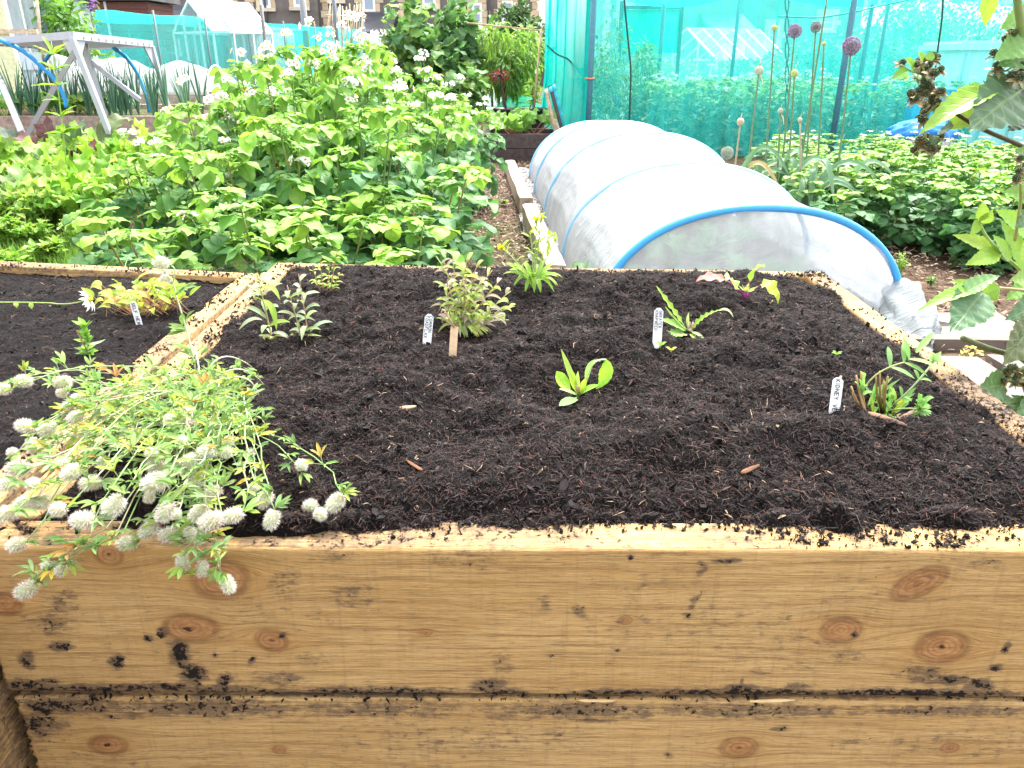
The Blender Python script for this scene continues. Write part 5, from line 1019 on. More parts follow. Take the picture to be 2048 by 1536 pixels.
def spikes(base, n, h, label, group, cols=((.10, .22, .14), (.14, .28, .17), (.08, .18, .11)), r=.008):
    p = PL('onion_plant', label, base, 'plant', group)
    for k in range(n):
        a = u(0, 6.283); tip = p.b+np.array([math.cos(a)*h*u(.05, .3), math.sin(a)*h*u(.05, .3), h*u(.7, 1.1)]); p.L.tube(bez(p.b, p.b+(tip-p.b)*.5+np.array([0, 0, h*.12]), tip, 6), [r, r, r*.2], jit(random.choice(cols), .2), 5, False)
    p.done(M_stem)
for i in range(22):
    x = -4.9+(i % 11)*.165+u(-.04, .04); y = 8.25+(i//11)*.45+u(-.05, .05); spikes(np.array([x, y, .52]), 9, .50*u(.85, 1.15), 'tall blue green onion leaves in the raised bed behind the metal bench', 'onions in the weathered raised bed')
for i, (px, Yd) in enumerate(((60, 8.2), (225//1, 8.1))): spikes(D(px, 200, Yd)*np.array([1, 1, 0])+np.array([0, 0, .52]), 10, .42, ['onion tuft alone among the leafy greens, left of the bench leg', 'onion tuft in front of the others'][i], None)
for i in range(12):
    x = -5.9+i*.17+u(-.05, .05); p = PL('spinach_plant', 'leafy green spinach in the weathered raised bed', np.array([x-.2, 8.3+(i % 3)*.35, .52]), 'plant', 'spinach in the weathered raised bed'); rosette(p.b, p.L, p.S, 15, .34, .12, MIDG+[(.24, .42, .08)], (.6, 1.5)); p.done()
for i in range(6):
    x = -6.5+i*.3; p = PL('dry_onion', 'yellowing dry onion tops behind the spinach', np.array([x, 9.5, .52]), 'plant', 'dry onion tops')
    for k in range(22): d = nrm((u(-1, 1), u(-1, 1), u(.5, 2))); p.L.tube(bez(p.b, p.b+d*.25, p.b+d*.45*u(.5, 1)-np.array([0, 0, .1]), 5), [.005, .002], random.choice([(.50, .36, .12), (.42, .34, .14), (.28, .34, .12)]), 4, False)
    p.done(M_stem)
bn = thing('metal_bench_frame', 'bright aluminium staging frame with slatted top and splayed legs', 'staging', (0, 0, 0)); AL = (.44, .46, .52)
Nn = D(143, 71, 6.9); Rr = D(303, 88, 8.6); Ll = D(-30, 84, 8.6); Fc = D(150, 103, 10.4); Fc = Rr+Ll-Nn
def rail(a, b, w, h): mb = MB(); mb.bar(a, b, w, h, AL); mb.build('rail', M_metal, bn, smooth=False)
for a, b in ((Nn, Rr), (Nn, Ll), (Rr, Fc), (Ll, Fc)): rail(a, b, .035, .060)
for k in range(1, 12): t = k/12; mb = MB(); mb.bar(Nn+(Rr-Nn)*t-np.array([0, 0, .012]), Ll+(Fc-Ll)*t-np.array([0, 0, .012]), .07, .02, (.30, .31, .34)); mb.build('slat', M_metal, bn, smooth=False)
def toground(a, px, py, Yd): b = D(px, py, Yd); t = a[2]/(a[2]-b[2]); return a+(b-a)*t
for a, px, py, Yd in ((Nn, 197, 210, 6.9), (Rr, 325, 172, 8.6), (Ll, 45, 268, 7.6)):
    f = toground(a, px, py, Yd); mb = MB(); mb.bar(a-np.array([0, 0, .02]), f, .040, .040, AL, (0, 1, .1)); mb.build('leg', M_metal, bn, smooth=False)
mb = MB(); a = D(172, 108, 8.0); mb.bar(a+np.array([0, 0, .1]), toground(a, 203, 215, 8.0), .046, .046, AL, (0, 1, .1)); mb.build('leg', M_metal, bn, smooth=False)
for (ax, ay, aY, bx, by, bY) in ((150, 103, 6.9, 52, 275, 7.4), (180, 122, 8.0, 280, 200, 8.0)):
    mb = MB(); mb.bar(D(ax, ay, aY), D(bx, by, bY), .04, .022, AL, (0, 1, .1)); mb.build('brace', M_metal, bn, smooth=False)
for p0, dr in ((Nn, Ll-Nn), (Nn, Rr-Nn), (Rr, Nn-Rr)):
    d = nrm(dr); v = np.array([p0+d*.02, p0+d*.22, p0+d*.02-np.array([0, 0, .2])])-np.array([0, 0, .03]); nn = nrm(np.cross(v[1]-v[0], v[2]-v[0]))*.006; mb = MB(); mb.add(np.vstack([v-nn, v+nn]), [[0, 1, 4, 3], [1, 2, 5, 4], [2, 0, 3, 5]], [[2, 1, 0], [3, 4, 5]], AL); mb.build('gusset', M_metal, bn, smooth=False)
def pipe(pts, Yd, lab, r=.020):
    mb = MB(); q = np.array([D(x, y, yy) for (x, y), yy in zip(pts, Yd)]); t = np.linspace(0, 1, len(q)); tt = np.linspace(0, 1, 20); q = np.stack([np.interp(tt, t, q[:, i]) for i in range(3)], 1)
    for _ in range(3): q[1:-1] = (q[:-2]+2*q[1:-1]+q[2:])/4
    mb.tube(q, r, (.03, .32, .72), 8); tag(mb.build('water_pipe', M_plastic), lab, 'pipe', 'blue pipes over the vegetable bed')
pipe([(-20, 72), (45, 98), (85, 135), (112, 160), (130, 195), (133, 215)], [8.0]*6, 'long blue pipe curving down under the left of the metal bench')
pipe([(78, 148), (85, 128), (108, 98), (125, 80)], [9.5]*4, 'short blue pipe crossing behind the long one under the bench')
pipe([(225, 95), (250, 110), (272, 140), (285, 170), (297, 205), (299, 225)], [9.0]*6, 'blue pipe arching down beside the right leg of the bench')
# low white net tunnel on its own bed
old_bed(-6.4, -4.05, 11.2, 12.2, .62, 'raised bed carrying the sagging white net tunnel', (.32, .27, .23))
lt = thing('net_tunnel', 'low sagging white net tunnel beyond the onions', 'net tunnel', (0, 0, 0)); m = MB(); G = np.zeros((60, 30, 3)); ph = np.linspace(0, math.pi, 30)
for i, t in enumerate(np.linspace(0, 1, 60)):
    x = -6.3+2.2*t; sag = abs(math.sin(t*math.pi*2.5+1.57)); h = (.36+.16*sag)*(1-.25*t); G[i, :, 0] = x; G[i, :, 1] = 11.7-np.cos(ph)*.45; G[i, :, 2] = .60+np.sin(ph)**.8*h*(1+.08*fbm(ph*5, ph*0+t*14, 3, 3))
m.grid(G, (.52, .55, .55)); m.build('net_cover', M_white_net, lt)
for t in (0., .4, .8, 1.): m = MB(); h = .50*(1-.25*t); m.tube(np.stack([ph*0-6.3+2.2*t, 11.7-np.cos(ph)*.43, .6+np.sin(ph)*h], 1), .012, (.8, .8, .8), 6); m.build('hoop', M_plastic, lt)

# ------------------------------------------------------------------ netting: left fence cage and the big right cage
TEAL = (.055, .60, .58)
def net_panel(name, parent, a, b, z0, z1, mat=M_net, c=TEAL, und=.03, n=40, m_=14, sagtop=0.):
    a = np.array(a); b = np.array(b); d = nrm(np.append(b-a, 0))[:2]; nn = np.array([-d[1], d[0]]); L = np.linalg.norm(b-a); G = np.zeros((n, m_, 3))
    for i, t in enumerate(np.linspace(0, 1, n)):
        zz = np.linspace(z0, z1-sagtop*abs(math.sin(t*math.pi*max(1, round(L/2.2)))), m_); off = und*fbm(np.full(m_, t*L*2.2), zz*.8, 5, 3)+und*.5*np.sin(t*L*9+zz*.5); q = a+(b-a)*t; G[i, :, 0] = q[0]+nn[0]*off; G[i, :, 1] = q[1]+nn[1]*off; G[i, :, 2] = zz
    mb = MB(); mb.grid(G, c); return mb.build(name, mat, parent)
fen = thing('net_cage', 'long low cage of bright green netting at the back left, below the houses', 'net cage', (0, 0, 0))
FA, FB = np.array([-7.75, 13.5]), np.array([-4.55, 26.5])
net_panel('net_wall', fen, FA, FB, 0, 1.86, M_net, TEAL, .05, 90, 12, .05); net_panel('net_wall', fen, FA, FA+np.array([-3.0, 1.0]), 0, 1.86, M_net)
net_panel('net_wall', fen, FA+np.array([-2.2, .7]), FB+np.array([-2.4, .8]), 0, 1.84, M_net); net_panel('net_wall', fen, FB, FB+np.array([-2.4, .8]), 0, 1.86, M_net_dense)
mb = MB(); n = 60; G = np.zeros((n, 12, 3))
for i, t in enumerate(np.linspace(0, 1, n)):
    q = FA+(FB-FA)*t
    for j, w in enumerate(np.linspace(0, 1, 12)): G[i, j] = (q[0]-2.3*w, q[1]+.75*w, 1.87-.10*math.sin(w*3.14)*(1+.4*math.sin(t*25))-.03*abs(math.sin(t*19)))
mb.grid(G, (.03, .60, .50)); mb.build('net_roof', M_netting_roof, fen)
for t in np.linspace(0, 1, 9): mb = MB(); q = FA+(FB-FA)*t; mb.tube([(q[0]+.03, q[1]-.03, 0), (q[0]+.03, q[1]-.03, 1.92)], .022, (.16, .20, .22), 6); mb.build('post', M_plain, fen)
cage = thing('net_cage', 'tall walk-in cage of bright green netting behind the fleece tunnel', 'net cage', (0, 0, 0))
C0, C1, C2, C3 = np.array([.865, 9.5]), np.array([8.2, 9.2]), np.array([8.6, 15.2]), np.array([1.35, 15.6])
net_panel('net_wall', cage, C0, C1, .02, 2.12, M_net, TEAL, .03, 90, 16); net_panel('net_wall', cage, C3, C2, .02, 2.1, M_net, TEAL, .03, 60, 12); net_panel('net_wall', cage, C1, C2, .02, 2.1)
net_panel('net_wall', cage, C0, (1.1, 12.5), .02, 2.12, M_net_dense); net_panel('net_wall', cage, (1.1, 12.5), C3, .02, 2.12, M_net)
# loose end of the wall pulled round the corner, hanging in folds
mb = MB(); G = np.zeros((70, 16, 3)); a = np.array([.90, 9.44]); b = np.array([.395, 10.5])
for i, t in enumerate(np.linspace(0, 1, 70)):
    zz = np.linspace(.02, 2.15, 16); wv = .045*np.sin(t*34+zz*.6)*(.5+.5*t)+.03*fbm(np.full(16, t*7), zz*.7, 9, 3); q = a+(b-a)*t; G[i, :, 0] = q[0]+wv*.9-.10*t*np.clip(.9-zz, 0, 1); G[i, :, 1] = q[1]+wv*.4; G[i, :, 2] = zz
mb.grid(G, (.008, .46, .40)); mb.build('loose_flap', M_net_dense, cage)
mb = MB(); G = np.zeros((60, 40, 3))
for i, s_ in enumerate(np.linspace(0, 1, 60)):
    for j, t in enumerate(np.linspace(0, 1, 40)):
        q = (C0*(1-s_)+C1*s_)*(1-t)+(C3*(1-s_)+C2*s_)*t; ks = abs(math.sin(s_*math.pi*2.62+.05)); sag = .30*ks*math.sin(t*math.pi)**.7+.10*ks*t+.02*fbm(np.array([s_*22]), np.array([t*9]), 3, 3)[0]; G[i, j] = (q[0], q[1], 2.13-sag)
mb.grid(G, (.02, .58, .50)); mb.build('net_roof', M_netting_roof, cage)
PC = (.07, .20, .26)
for x, y in ((.87, 9.44), (3.66, 9.36), (6.4, 9.25), (8.2, 9.15), (1.35, 15.6), (4.0, 15.4), (6.6, 15.3), (5.2, 12.6), (2.2, 12.7)): mb = MB(); mb.tube([(x, y, 0), (x+.02, y, 2.2)], .034, PC, 8); mb.build('post', M_plain, cage)
for z0 in (.86, 1.72):
    mb = MB(); mb.tube([(.87+.05*math.cos(a), 9.44+.05*math.sin(a), z0) for a in np.linspace(0, 6.283, 12)], .010, (.60, .22, .12), 5, False); mb.build('cord_tie', M_plain, cage)
# door in the far wall with a solid upper sheet
for a, b in (((1.95, 15.48, 0), (1.95, 15.48, 2.0)), ((3.02, 15.45, 0), (3.02, 15.45, 2.0)), ((1.95, 15.48, 1.9), (3.02, 15.45, 1.9))): mb = MB(); mb.bar(a, b, .06, .05, (.05, .2, .2), (0, 1, .1)); mb.build('door_frame', M_plain, cage, smooth=False)
mb = MB(); G = np.zeros((8, 8, 3)); X, Z = np.meshgrid(np.linspace(1.98, 3.0, 8), np.linspace(1.15, 1.86, 8), indexing='ij'); G[..., 0] = X; G[..., 1] = 15.44; G[..., 2] = Z; mb.grid(G, (.0, .42, .34)); mb.build('door_sheet', M_net_dense, cage)
def rope(pts, Yd, r, c, name='rope'):
    mb = MB(); q = np.array([D(x, y, Yd) for x, y in pts]); tt = np.linspace(0, 1, 30); t = np.linspace(0, 1, len(q)); q = np.stack([np.interp(tt, t, q[:, i]) for i in range(3)], 1)
    for _ in range(2): q[1:-1] = (q[:-2]+2*q[1:-1]+q[2:])/4
    mb.tube(q, r, c, 5); mb.build(name, M_plain, cage)
rope([(1246, -40), (1250, 20), (1256, 80), (1262, 140), (1260, 200), (1258, 262)], 9.38, .011, (.02, .05, .06)); rope([(1888, -30), (1884, 40), (1874, 110), (1868, 160)], 9.1, .010, (.02, .06, .06)); rope([(1093, 90), (1112, 108), (1136, 118), (1155, 138), (1170, 160)], 9.9, .010, (.02, .10, .10))
rope([(1556, 33), (1640, 36), (1700, 26), (1760, 12), (1830, -3)], 11.5, .012, (.02, .25, .26))
for ph in (0, 1.57): rope([(1574+5*math.sin(k*.9+ph*2), -20+k*14) for k in range(20)], 9.36, .006, (.03, .20, .18))
# bundle of garden poles leaning on the cage corner
for i, (x0, y0, x1, y1, c, lab) in enumerate(((1100, 172, 1136, 300, (.05, .045, .04), 'dark pole with blue tape leaning on the corner of the green cage'), (1092, 178, 1118, 296, (.30, .22, .15), 'tan pole leaning on the cage corner, leftmost of the bundle'), (1106, 168, 1140, 296, (.02, .22, .26), 'teal pole leaning on the cage corner, rightmost of the bundle'), (1108, 240, 1128, 285, (.34, .25, .16), 'short tan stake at the foot of the leaning poles'))):
    o = thing('garden_pole', lab, 'pole', (0, 0, 0)); mb = MB(); a = D(x0, y0, 9.15); b = D(x1, y1, 8.9); t = a[2]/(a[2]-b[2]); mb.tube([a, a+(b-a)*t], .022, c, 8); mb.build('shaft', M_wood_old, o)
    mb = MB(); mb.tube([a+(b-a)*.02, a+(b-a)*.10], .0245, (.05, .45, .55) if i in (0, 2) else (.5, .42, .34), 8); mb.build('end_wrap', M_plastic, o)

# ------------------------------------------------------------------ shrubs and trees
def cloud(mb, cen, rad, n, ll, lw, cols, T=T_low, down=-.2, lump=6, seed=0, hollow=.55):
    rs = np.random.RandomState(seed); K = rs.normal(size=(lump, 3)); K /= np.linalg.norm(K, axis=1)[:, None]; K[:, 2] = K[:, 2]*.8+.1; K = K*.62
    for i in range(n):
        k = K[i % lump]; d = rs.normal(size=3); d /= np.linalg.norm(d); p = k+d*(hollow+(1-hollow)*rs.rand())*.48
        o = np.asarray(cen)+p*np.asarray(rad); dd = nrm(d*.7+rs.normal(size=3)*.5+np.array([0, 0, down])); cl = cols[(i % lump) % len(cols)] if rs.rand() < .6 else cols[rs.randint(len(cols))]
        put(mb, T, o, dd, ll*rs.uniform(.7, 1.25), lw*rs.uniform(.7, 1.25), jit(cl, .25, .08), (rs.normal()*.4, rs.normal()*.4-.2, 1))
    return [np.asarray(cen)+k*np.asarray(rad) for k in K]
def tree(name, label, cat, base, cen, rad, n, ll, lw, cols, T=T_low, trunk_r=.05, lump=9, seed=0, group=None, down=-.2, tn='trunk', cn='crown', flowers=None):
    base = np.array(base, float); cen = np.array(cen, float); o = thing(name, label, cat, base, 0, group); random.seed(seed); cr = MB(); K = cloud(cr, cen-base, rad, n, ll, lw, cols, T, down, lump, seed); cr.build(cn, M_leaf, o)
    tr = MB(); fork = (cen-base)*np.array([.3, .3, .55])
    if fork[2] < .1: fork[2] = .1
    tr.tube(bez((0, 0, -.02), fork*np.array([0, 0, .5]), fork, 6), [trunk_r, trunk_r*.7], (.16, .12, .09), 8)
    for k in K: tr.tube(bez(fork, (fork+k)/2+np.array([0, 0, .08]), k, 6), [trunk_r*.5, trunk_r*.15], (.16, .13, .08), 6)
    tr.build(tn, M_bark, o)
    if flowers:
        fl = MB()
        for i in range(flowers[0]):
            d = RNG.normal(size=3); d /= np.linalg.norm(d); d[2] = abs(d[2]); fl.blob(cen-base+d*np.array(rad)*u(.75, 1.05), (flowers[1],)*3, jit(flowers[2], .2), 0, .4)
        tag(fl.build('flowers', M_petal, o), kind='stuff')
    return o
T_fig = [leaf_tpl('lobed', 14, 2, .12*u(.5, 1.5), .35*u(.3, 1.5), wave=.8, seed=i) for i in range(5)]
FG = [(.10, .22, .075), (.13, .27, .08), (.075, .17, .07), (.20, .35, .09)]
Yf = 10.8; xc = D(862, 100, Yf)[0]
tree('fig_tree', 'dense dark green fig tree with big lobed leaves behind the potato row', 'tree', (xc, Yf, 0), (xc+.02, Yf, 1.05), (.60, .55, .92), 1150, .18, .155, FG, T_fig, .06, 12, 61, down=-.45)
xc = D(905, 180, 10)[0]; tree('fig_tree', 'low fig branches spreading to the right of the main fig tree', 'tree', (xc, 10.4, 0), (xc, 10.3, .62), (.34, .4, .5), 300, .17, .14, FG, T_fig, .03, 7, 62, down=-.4)
WL = [(.17, .31, .07), (.22, .38, .07), (.13, .25, .06), (.28, .44, .08)]
xc = D(1008, 120, 10.6)[0]; tree('peach_tree', 'small rounded tree with narrow drooping yellow green leaves beside the fig', 'tree', (xc, 10.9, 0), (xc, 10.9, 1.06), (.43, .42, .52), 1500, .13, .026, WL, T_nar, .03, 12, 63, down=-1.1)
for i, (px, py, Yd, rx, rz, cols, lab) in enumerate(((1240, 170, 11.3, .48, .85, [(.13, .27, .07), (.20, .35, .09), (.10, .22, .06)], 'tall bushy green shrub inside the green cage by its door'), (1200, 200, 12.2, .3, .6, [(.18, .30, .08), (.12, .25, .06)], 'loose shrub inside the green cage at its left end'), (1300, 190, 12.5, .35, .7, MIDG, 'shrub inside the green cage right of the tall bushy one'))):
    c = D(px, py, Yd); tree('cage_shrub', lab, 'shrub', (c[0], Yd, 0), (c[0], Yd, rz*.95), (rx, rx, rz), 900, .085, .036, cols, T_low, .02, 10, 70+i)
DK = [(.05, .12, .04), (.07, .16, .045), (.10, .20, .05)]
BB = [(1700, 150, 19, 1.5, 1.0, 'rounded dark shrub beyond the cage, left of the white tank'), (1800, 110, 21, 1.8, 1.5, 'tall dark tree beyond the cage, behind the white tank'), (1920, 70, 23, 2.0, 2.0, 'tallest dark tree beyond the cage at the right edge'), (1560, 170, 20, 1.6, .9, 'wide low shrub beyond the cage behind the leeks'), (1450, 190, 18, 1.5, .7, 'low shrub beyond the cage below the slatted roof'), (1340, 185, 17.5, 1.0, .8, 'small shrub beyond the cage right of its door'),
      (785, 140, 17, .45, .5, 'shrub peeping out left of the fig tree'), (985, 95, 15.5, .8, 1.0, 'dark shrub behind the small drooping tree'), (1062, 120, 16.5, .6, .7, 'shrub between the drooping tree and the green cage'), (1040, 45, 24, .7, 1.7, 'pale green climber in front of the right house wall'), (130, 50, 13.2, .6, .35, 'green shrub at the left corner of the netting'), (2040, 150, 16, 1.2, 1.2, 'dark bush beyond the cage at the far right')]
for i, (px, py, Yd, rx, rz, lab) in enumerate(BB):
    c = D(px, py, Yd); cz = max(c[2]*.5+.3, rz*.7); tree('garden_shrub', lab, 'shrub', (c[0], Yd, 0), (c[0], Yd, cz), (rx, rx*.8, max(rz, cz)), 4200 if Yd > 18 else 700, .17, .085, [DK, MIDG, WL][i % 3], T_low, .04, 9, 90+i, 'shrubs in the background')
c = D(140, 8, 14.5); tree('verbena_bush', 'tall wispy bush covered in small purple flowers above the netting', 'shrub', (c[0], 14.5, 0), (c[0], 14.5, c[2]-.1), (.42, .3, .5), 260, .10, .02, WL, T_nar, .02, 8, 120, flowers=(330, .022, (.40, .22, .50)))
random.seed(8)
# pots, red shrub, cane, rhubarb bed, chair, cloche
def pot(px, py, Yd, r, h, lab):
    c = D(px, py, Yd); o = thing('plant_pot', lab, 'plant pot', (c[0], Yd, 0)); z0 = c[2]-h; mb = MB(); a = np.linspace(0, 6.283, 25)
    pr = [(r*.80, 0), (r*.95, h*.86), (r*1.03, h*.86), (r*1.03, h), (r*.93, h), (r*.88, h*.85), (0.01, h*.84)]; G = np.array([[(k*math.cos(t), k*math.sin(t), z0+z) for t in a] for k, z in pr]); mb.grid(G[:, ::-1], (.018, .019, .024)); mb.build('pot_wall', M_plastic, o)
    mb = MB(); mb.grid(np.array([[(k*math.cos(t), k*math.sin(t), z0+h*.88) for t in a] for k in (r*.9, .005)])[:, ::-1], (.03, .02, .015)); mb.build('soil_fill', M_soil, o)
    st = MB(); zz = max(.02, z0-.002); st.box((-r*1.1, -r*1.1, 0), (r*1.1, r*1.1, zz), (.30, .24, .19)); st.build('plinth', M_wood_old, o, smooth=False); return np.array([c[0], Yd, z0+h*.88])
b = pot(1012, 216, 9.9, .15, .22, 'black plastic pot with the red leaved shrub, left of its twin'); p = PL('acer_shrub', 'young shrub with dark red leaves in the left black pot', b, 'shrub'); tp = D(1000, 150, 9.9); p.S.tube(bez(b, (b+tp)/2, tp, 6), [.016, .01], (.07, .03, .03), 7)
for i in range(60): d = nrm(RNG.normal(size=3)+np.array([0, 0, .2])); e = tp+d*np.array([.14, .12, .06])*u(.3, 1); p.S.tube([tp, e], .003, (.12, .03, .03), 4, False); put(p.L, T_nar, e, nrm(d+np.array([0, 0, -.3])), .05, .014, jit((.22, .012, .03), .4))
p.done()
b = pot(1066, 216, 9.9, .17, .22, 'black plastic pot with the tall cane, right of its twin'); p = PL('sapling', 'thin sapling tied to a cane in the right black pot', b, 'plant'); tp = D(1064, 165, 9.9); p.S.tube(bez(b, (b+tp)/2+np.array([.01, 0, 0]), tp, 5), .008, (.14, .12, .06), 6)
for i in range(40): o = b+(tp-b)*u(.2, 1); put(p.L, T_nar, o, nrm((u(-1, 1), u(-1, 1), u(-.6, .5))), .11, .03, jit((.22, .40, .07), .2))
p.done()
mb = MB(); a = D(1082, 58, 9.8); mb.tube([D(1068, 216, 9.85), a], .013, (.50, .37, .23), 7); mb.tube([D(935, 46, 10.0), D(1090, 62, 9.8)], .010, (.46, .36, .22), 7); tag(mb.build('bamboo_cane', M_wood_old), 'upright bamboo cane with a cross cane tied on top, in the right pot', 'cane')
old_bed(D(968, 290, 9.0)[0], D(1122, 290, 9.0)[0], 9.0, 9.7, .30, 'dark weathered board bed holding the rhubarb', (.07, .055, .05))
p = PL('rhubarb_plant', 'big crinkled rhubarb leaves in the dark board bed', np.array([D(1045, 250, 9.3)[0], 9.3, .25]), 'plant')
for k in range(17): a = k*2.4; d = nrm((math.cos(a), math.sin(a)*.6, u(.5, 1.3))); l = u(.12, .26); q = p.b+np.array([u(-.16, .16), u(-.1, .1), 0]); e = q+d*l; p.S.tube([q, e], .007, (.3, .12, .07), 5, False); ribbon(p.L, e-d*.02, e+d*.09+np.array([0, 0, .03]), e+d*.20-np.array([0, 0, .03]), u(.17, .26), jit((.20, .38, .08), .2), (0, -.4, 1), 'heart', 11, .25, .08, wave=.14)
p.done()
ch_ = thing('plastic_chair', 'white plastic garden chair half hidden behind the potato flowers', 'chair', (D(978, 200, 11.5)[0], 11.5, 0)); WHT = (.80, .82, .84)
for nm, bx in [('seat', ((-.22, -.22, .40), (.22, .22, .43)))]+[('leg', ((sx*.20-.02, sy*.20-.02, 0), (sx*.20+.02, sy*.20+.02, .397))) for sx in (-1, 1) for sy in (-1, 1)]+[('back_slat', ((-.2+k*.085, .20, .435), (-.15+k*.085, .225, .84))) for k in range(5)]+[('top_rail', ((-.22, .195, .843), (.22, .23, .90)))]: mb = MB(); mb.box(*bx, WHT); mb.build(nm, M_plastic, ch_, smooth=False)
cl = thing('net_cloche', 'small rounded cloche of pale green net behind the black pots', 'cloche', (D(1038, 200, 11)[0], 11, 0)); mb = MB(); th_ = np.linspace(0, 6.283, 25); mb.grid(np.array([[(.42*math.cos(t)*math.cos(e), .3*math.sin(t)*math.cos(e), .62*math.sin(e)**.7) for t in th_] for e in np.linspace(0, 1.5, 9)]), (.10, .60, .40)); mb.build('net_cover', M_white_net, cl)
m2 = MB(); cloud(m2, (0, 0, .28), (.4, .28, .34), 240, .1, .05, LIME, seed=3); m2.build('plants_inside', M_leaf, cl)
# blue sack, barrel, white tank beyond the right potatoes
c = D(1845, 268, 8.9); o = thing('garden_sack', 'grey garden sack covered with a crumpled blue sheet at the foot of the cage', 'sack', (c[0], 8.9, 0)); v, t = ICO[2]; v3, t3 = subd(v, t)
mb = MB(); vv = v3*np.array([.34, .25, .23])*(1+.14*fbm(v3[:, 0]*3, v3[:, 1]*3+v3[:, 2]*2, 7, 3))[:, None]; vv[:, 2] = np.clip(vv[:, 2], -.2, .14)+.2; mb.add(vv, None, t3, (.42, .43, .42)); mb.build('sack_body', M_plain, o)
mb = MB(); vv = v3*np.array([.36, .27, .20])*(1+.22*fbm(v3[:, 0]*4+3, v3[:, 1]*4+v3[:, 2]*3, 9, 4))[:, None]; vv[:, 2] = vv[:, 2]*.75+.31; mb.add(vv, None, t3, (.02, .22, .70)); mb.build('blue_sheet', M_plastic, o)
c = D(1862, 230, 10.1); o = thing('water_barrel', 'bright blue barrel behind the netting, left of the white tank', 'barrel', (c[0]-.0, 10.1, 0)); mb = MB(); a = np.linspace(0, 6.283, 25); mb.grid(np.array([[(r*math.cos(t), r*math.sin(t), z) for t in a] for r, z in ((.24, 0), (.29, .25), (.30, .4), (.29, .55), (.26, .72), (.20, .75), (.01, .75))])[:, ::-1], (.03, .20, .62)); mb.build('barrel_body', M_plastic, o)
mb = MB(); mb.tube([(.27*math.cos(t), .27*math.sin(t), .72) for t in a], .016, (.02, .15, .5), 6, False); mb.build('rim', M_plastic, o)
x0 = D(1905, 150, 10.6)[0]; o = thing('storage_tank', 'large white plastic tank with a lipped lid and ribs behind the netting', 'tank', (x0, 10.6, 0)); WT = (.72, .78, .82)
mb = MB(); mb.add(np.array([(0.0, 0, 0), (1.5, 0, 0), (1.5, 1.0, 0), (0.0, 1.0, 0), (.08, .05, 1.16), (1.42, .05, 1.16), (1.42, .95, 1.16), (.08, .95, 1.16)]), [[0, 3, 2, 1], [4, 5, 6, 7], [0, 1, 5, 4], [1, 2, 6, 5], [2, 3, 7, 6], [3, 0, 4, 7]], None, WT); mb.build('tank_wall', M_plastic, o, smooth=False)
mb = MB(); mb.box((.0, -.03, 1.162), (1.5, 1.03, 1.23), WT); mb.build('lid', M_plastic, o, smooth=False); mb = MB(); mb.box((.04, .0, 1.233), (1.46, 1.0, 1.27), WT); mb.build('lid_top', M_plastic, o, smooth=False)
for k in range(4): mb = MB(); mb.bar((.12+k*.38, -.035, .05), (.17+k*.36, .03, 1.12), .07, .05, (.55, .63, .68), (0, -1, .05)); mb.build('rib', M_plastic, o, smooth=False)

# ------------------------------------------------------------------ far structures
def gh(name, label, o_, rz, w, l, he, hr, mat=M_glass, fr=(.72, .75, .78)):
    o = thing(name, label, 'greenhouse', o_, rz); pan = MB(); f = MB(); hw = w/2
    def quad(*p): pan.add(np.array(p, float), [[0, 1, 2, 3]], None, (.6, .7, .72))
    quad((-hw, 0, 0), (-hw, l, 0), (-hw, l, he), (-hw, 0, he)); quad((hw, 0, 0), (hw, l, 0), (hw, l, he), (hw, 0, he)); quad((-hw, 0, he), (-hw, l, he), (0, l, hr), (0, 0, hr)); quad((hw, 0, he), (hw, l, he), (0, l, hr), (0, 0, hr))
    for y in (0, l): quad((-hw, y, 0), (hw, y, 0), (hw, y, he), (-hw, y, he)); pan.add(np.array([(-hw, y, he), (hw, y, he), (0, y, hr)], float), None, [[0, 1, 2]], (.6, .7, .72))
    pan.build('glazing', mat, o, smooth=False); n = max(3, int(l/.6))
    for k in range(n+1):
        y = l*k/n
        for sg in (-1, 1): f.bar((sg*hw, y, 0), (sg*hw, y, he), .04, .04, fr, (0, 1, .1)); f.bar((sg*hw, y, he), (0, y, hr), .05, .05, fr, (0, 1, .1))
    for sg in (-1, 1): f.bar((sg*hw, 0, he), (sg*hw, l, he), .05, .05, fr); f.bar((sg*hw, 0, .05), (sg*hw, l, .05), .05, .05, fr)
    f.bar((0, 0, hr), (0, l, hr), .06, .06, fr)
    for y in (0, l):
        for x in (-hw*.4, hw*.4): f.bar((x, y, 0), (x, y, he+(hr-he)*.6), .04, .04, fr, (0, 1, .1))
        f.bar((-hw, y, he), (hw, y, he), .04, .04, fr)
    f.build('frame', M_metal, o, smooth=False); return o
c = D(385, 60, 19.5); gh('greenhouse', 'aluminium greenhouse with a pitched glass roof behind the left netting', (c[0], 19.5, 0), R(-40), 1.7, 1.5, 1.6, 2.25)
c = D(1410, 120, 25); gh('greenhouse', 'low glasshouse with a white slatted roof seen through the cage netting', (c[0]-.6, 25, 0), R(-58), 2.6, 3.0, 1.0, 1.85, M_glass, (.85, .86, .88))
sh = thing('garden_shed', 'dark red brown wooden shed at the top left above the netting', 'shed', (D(222, 20, 22)[0], 22, 0)); BRN = (.13, .055, .045)
mb = MB()
for k in range(14): mb.box((-.95, 0, .17*k), (.95, 1.6, .17*k+.162), jit(BRN, .12))
mb.build('wall', M_wood_old, sh, smooth=False)
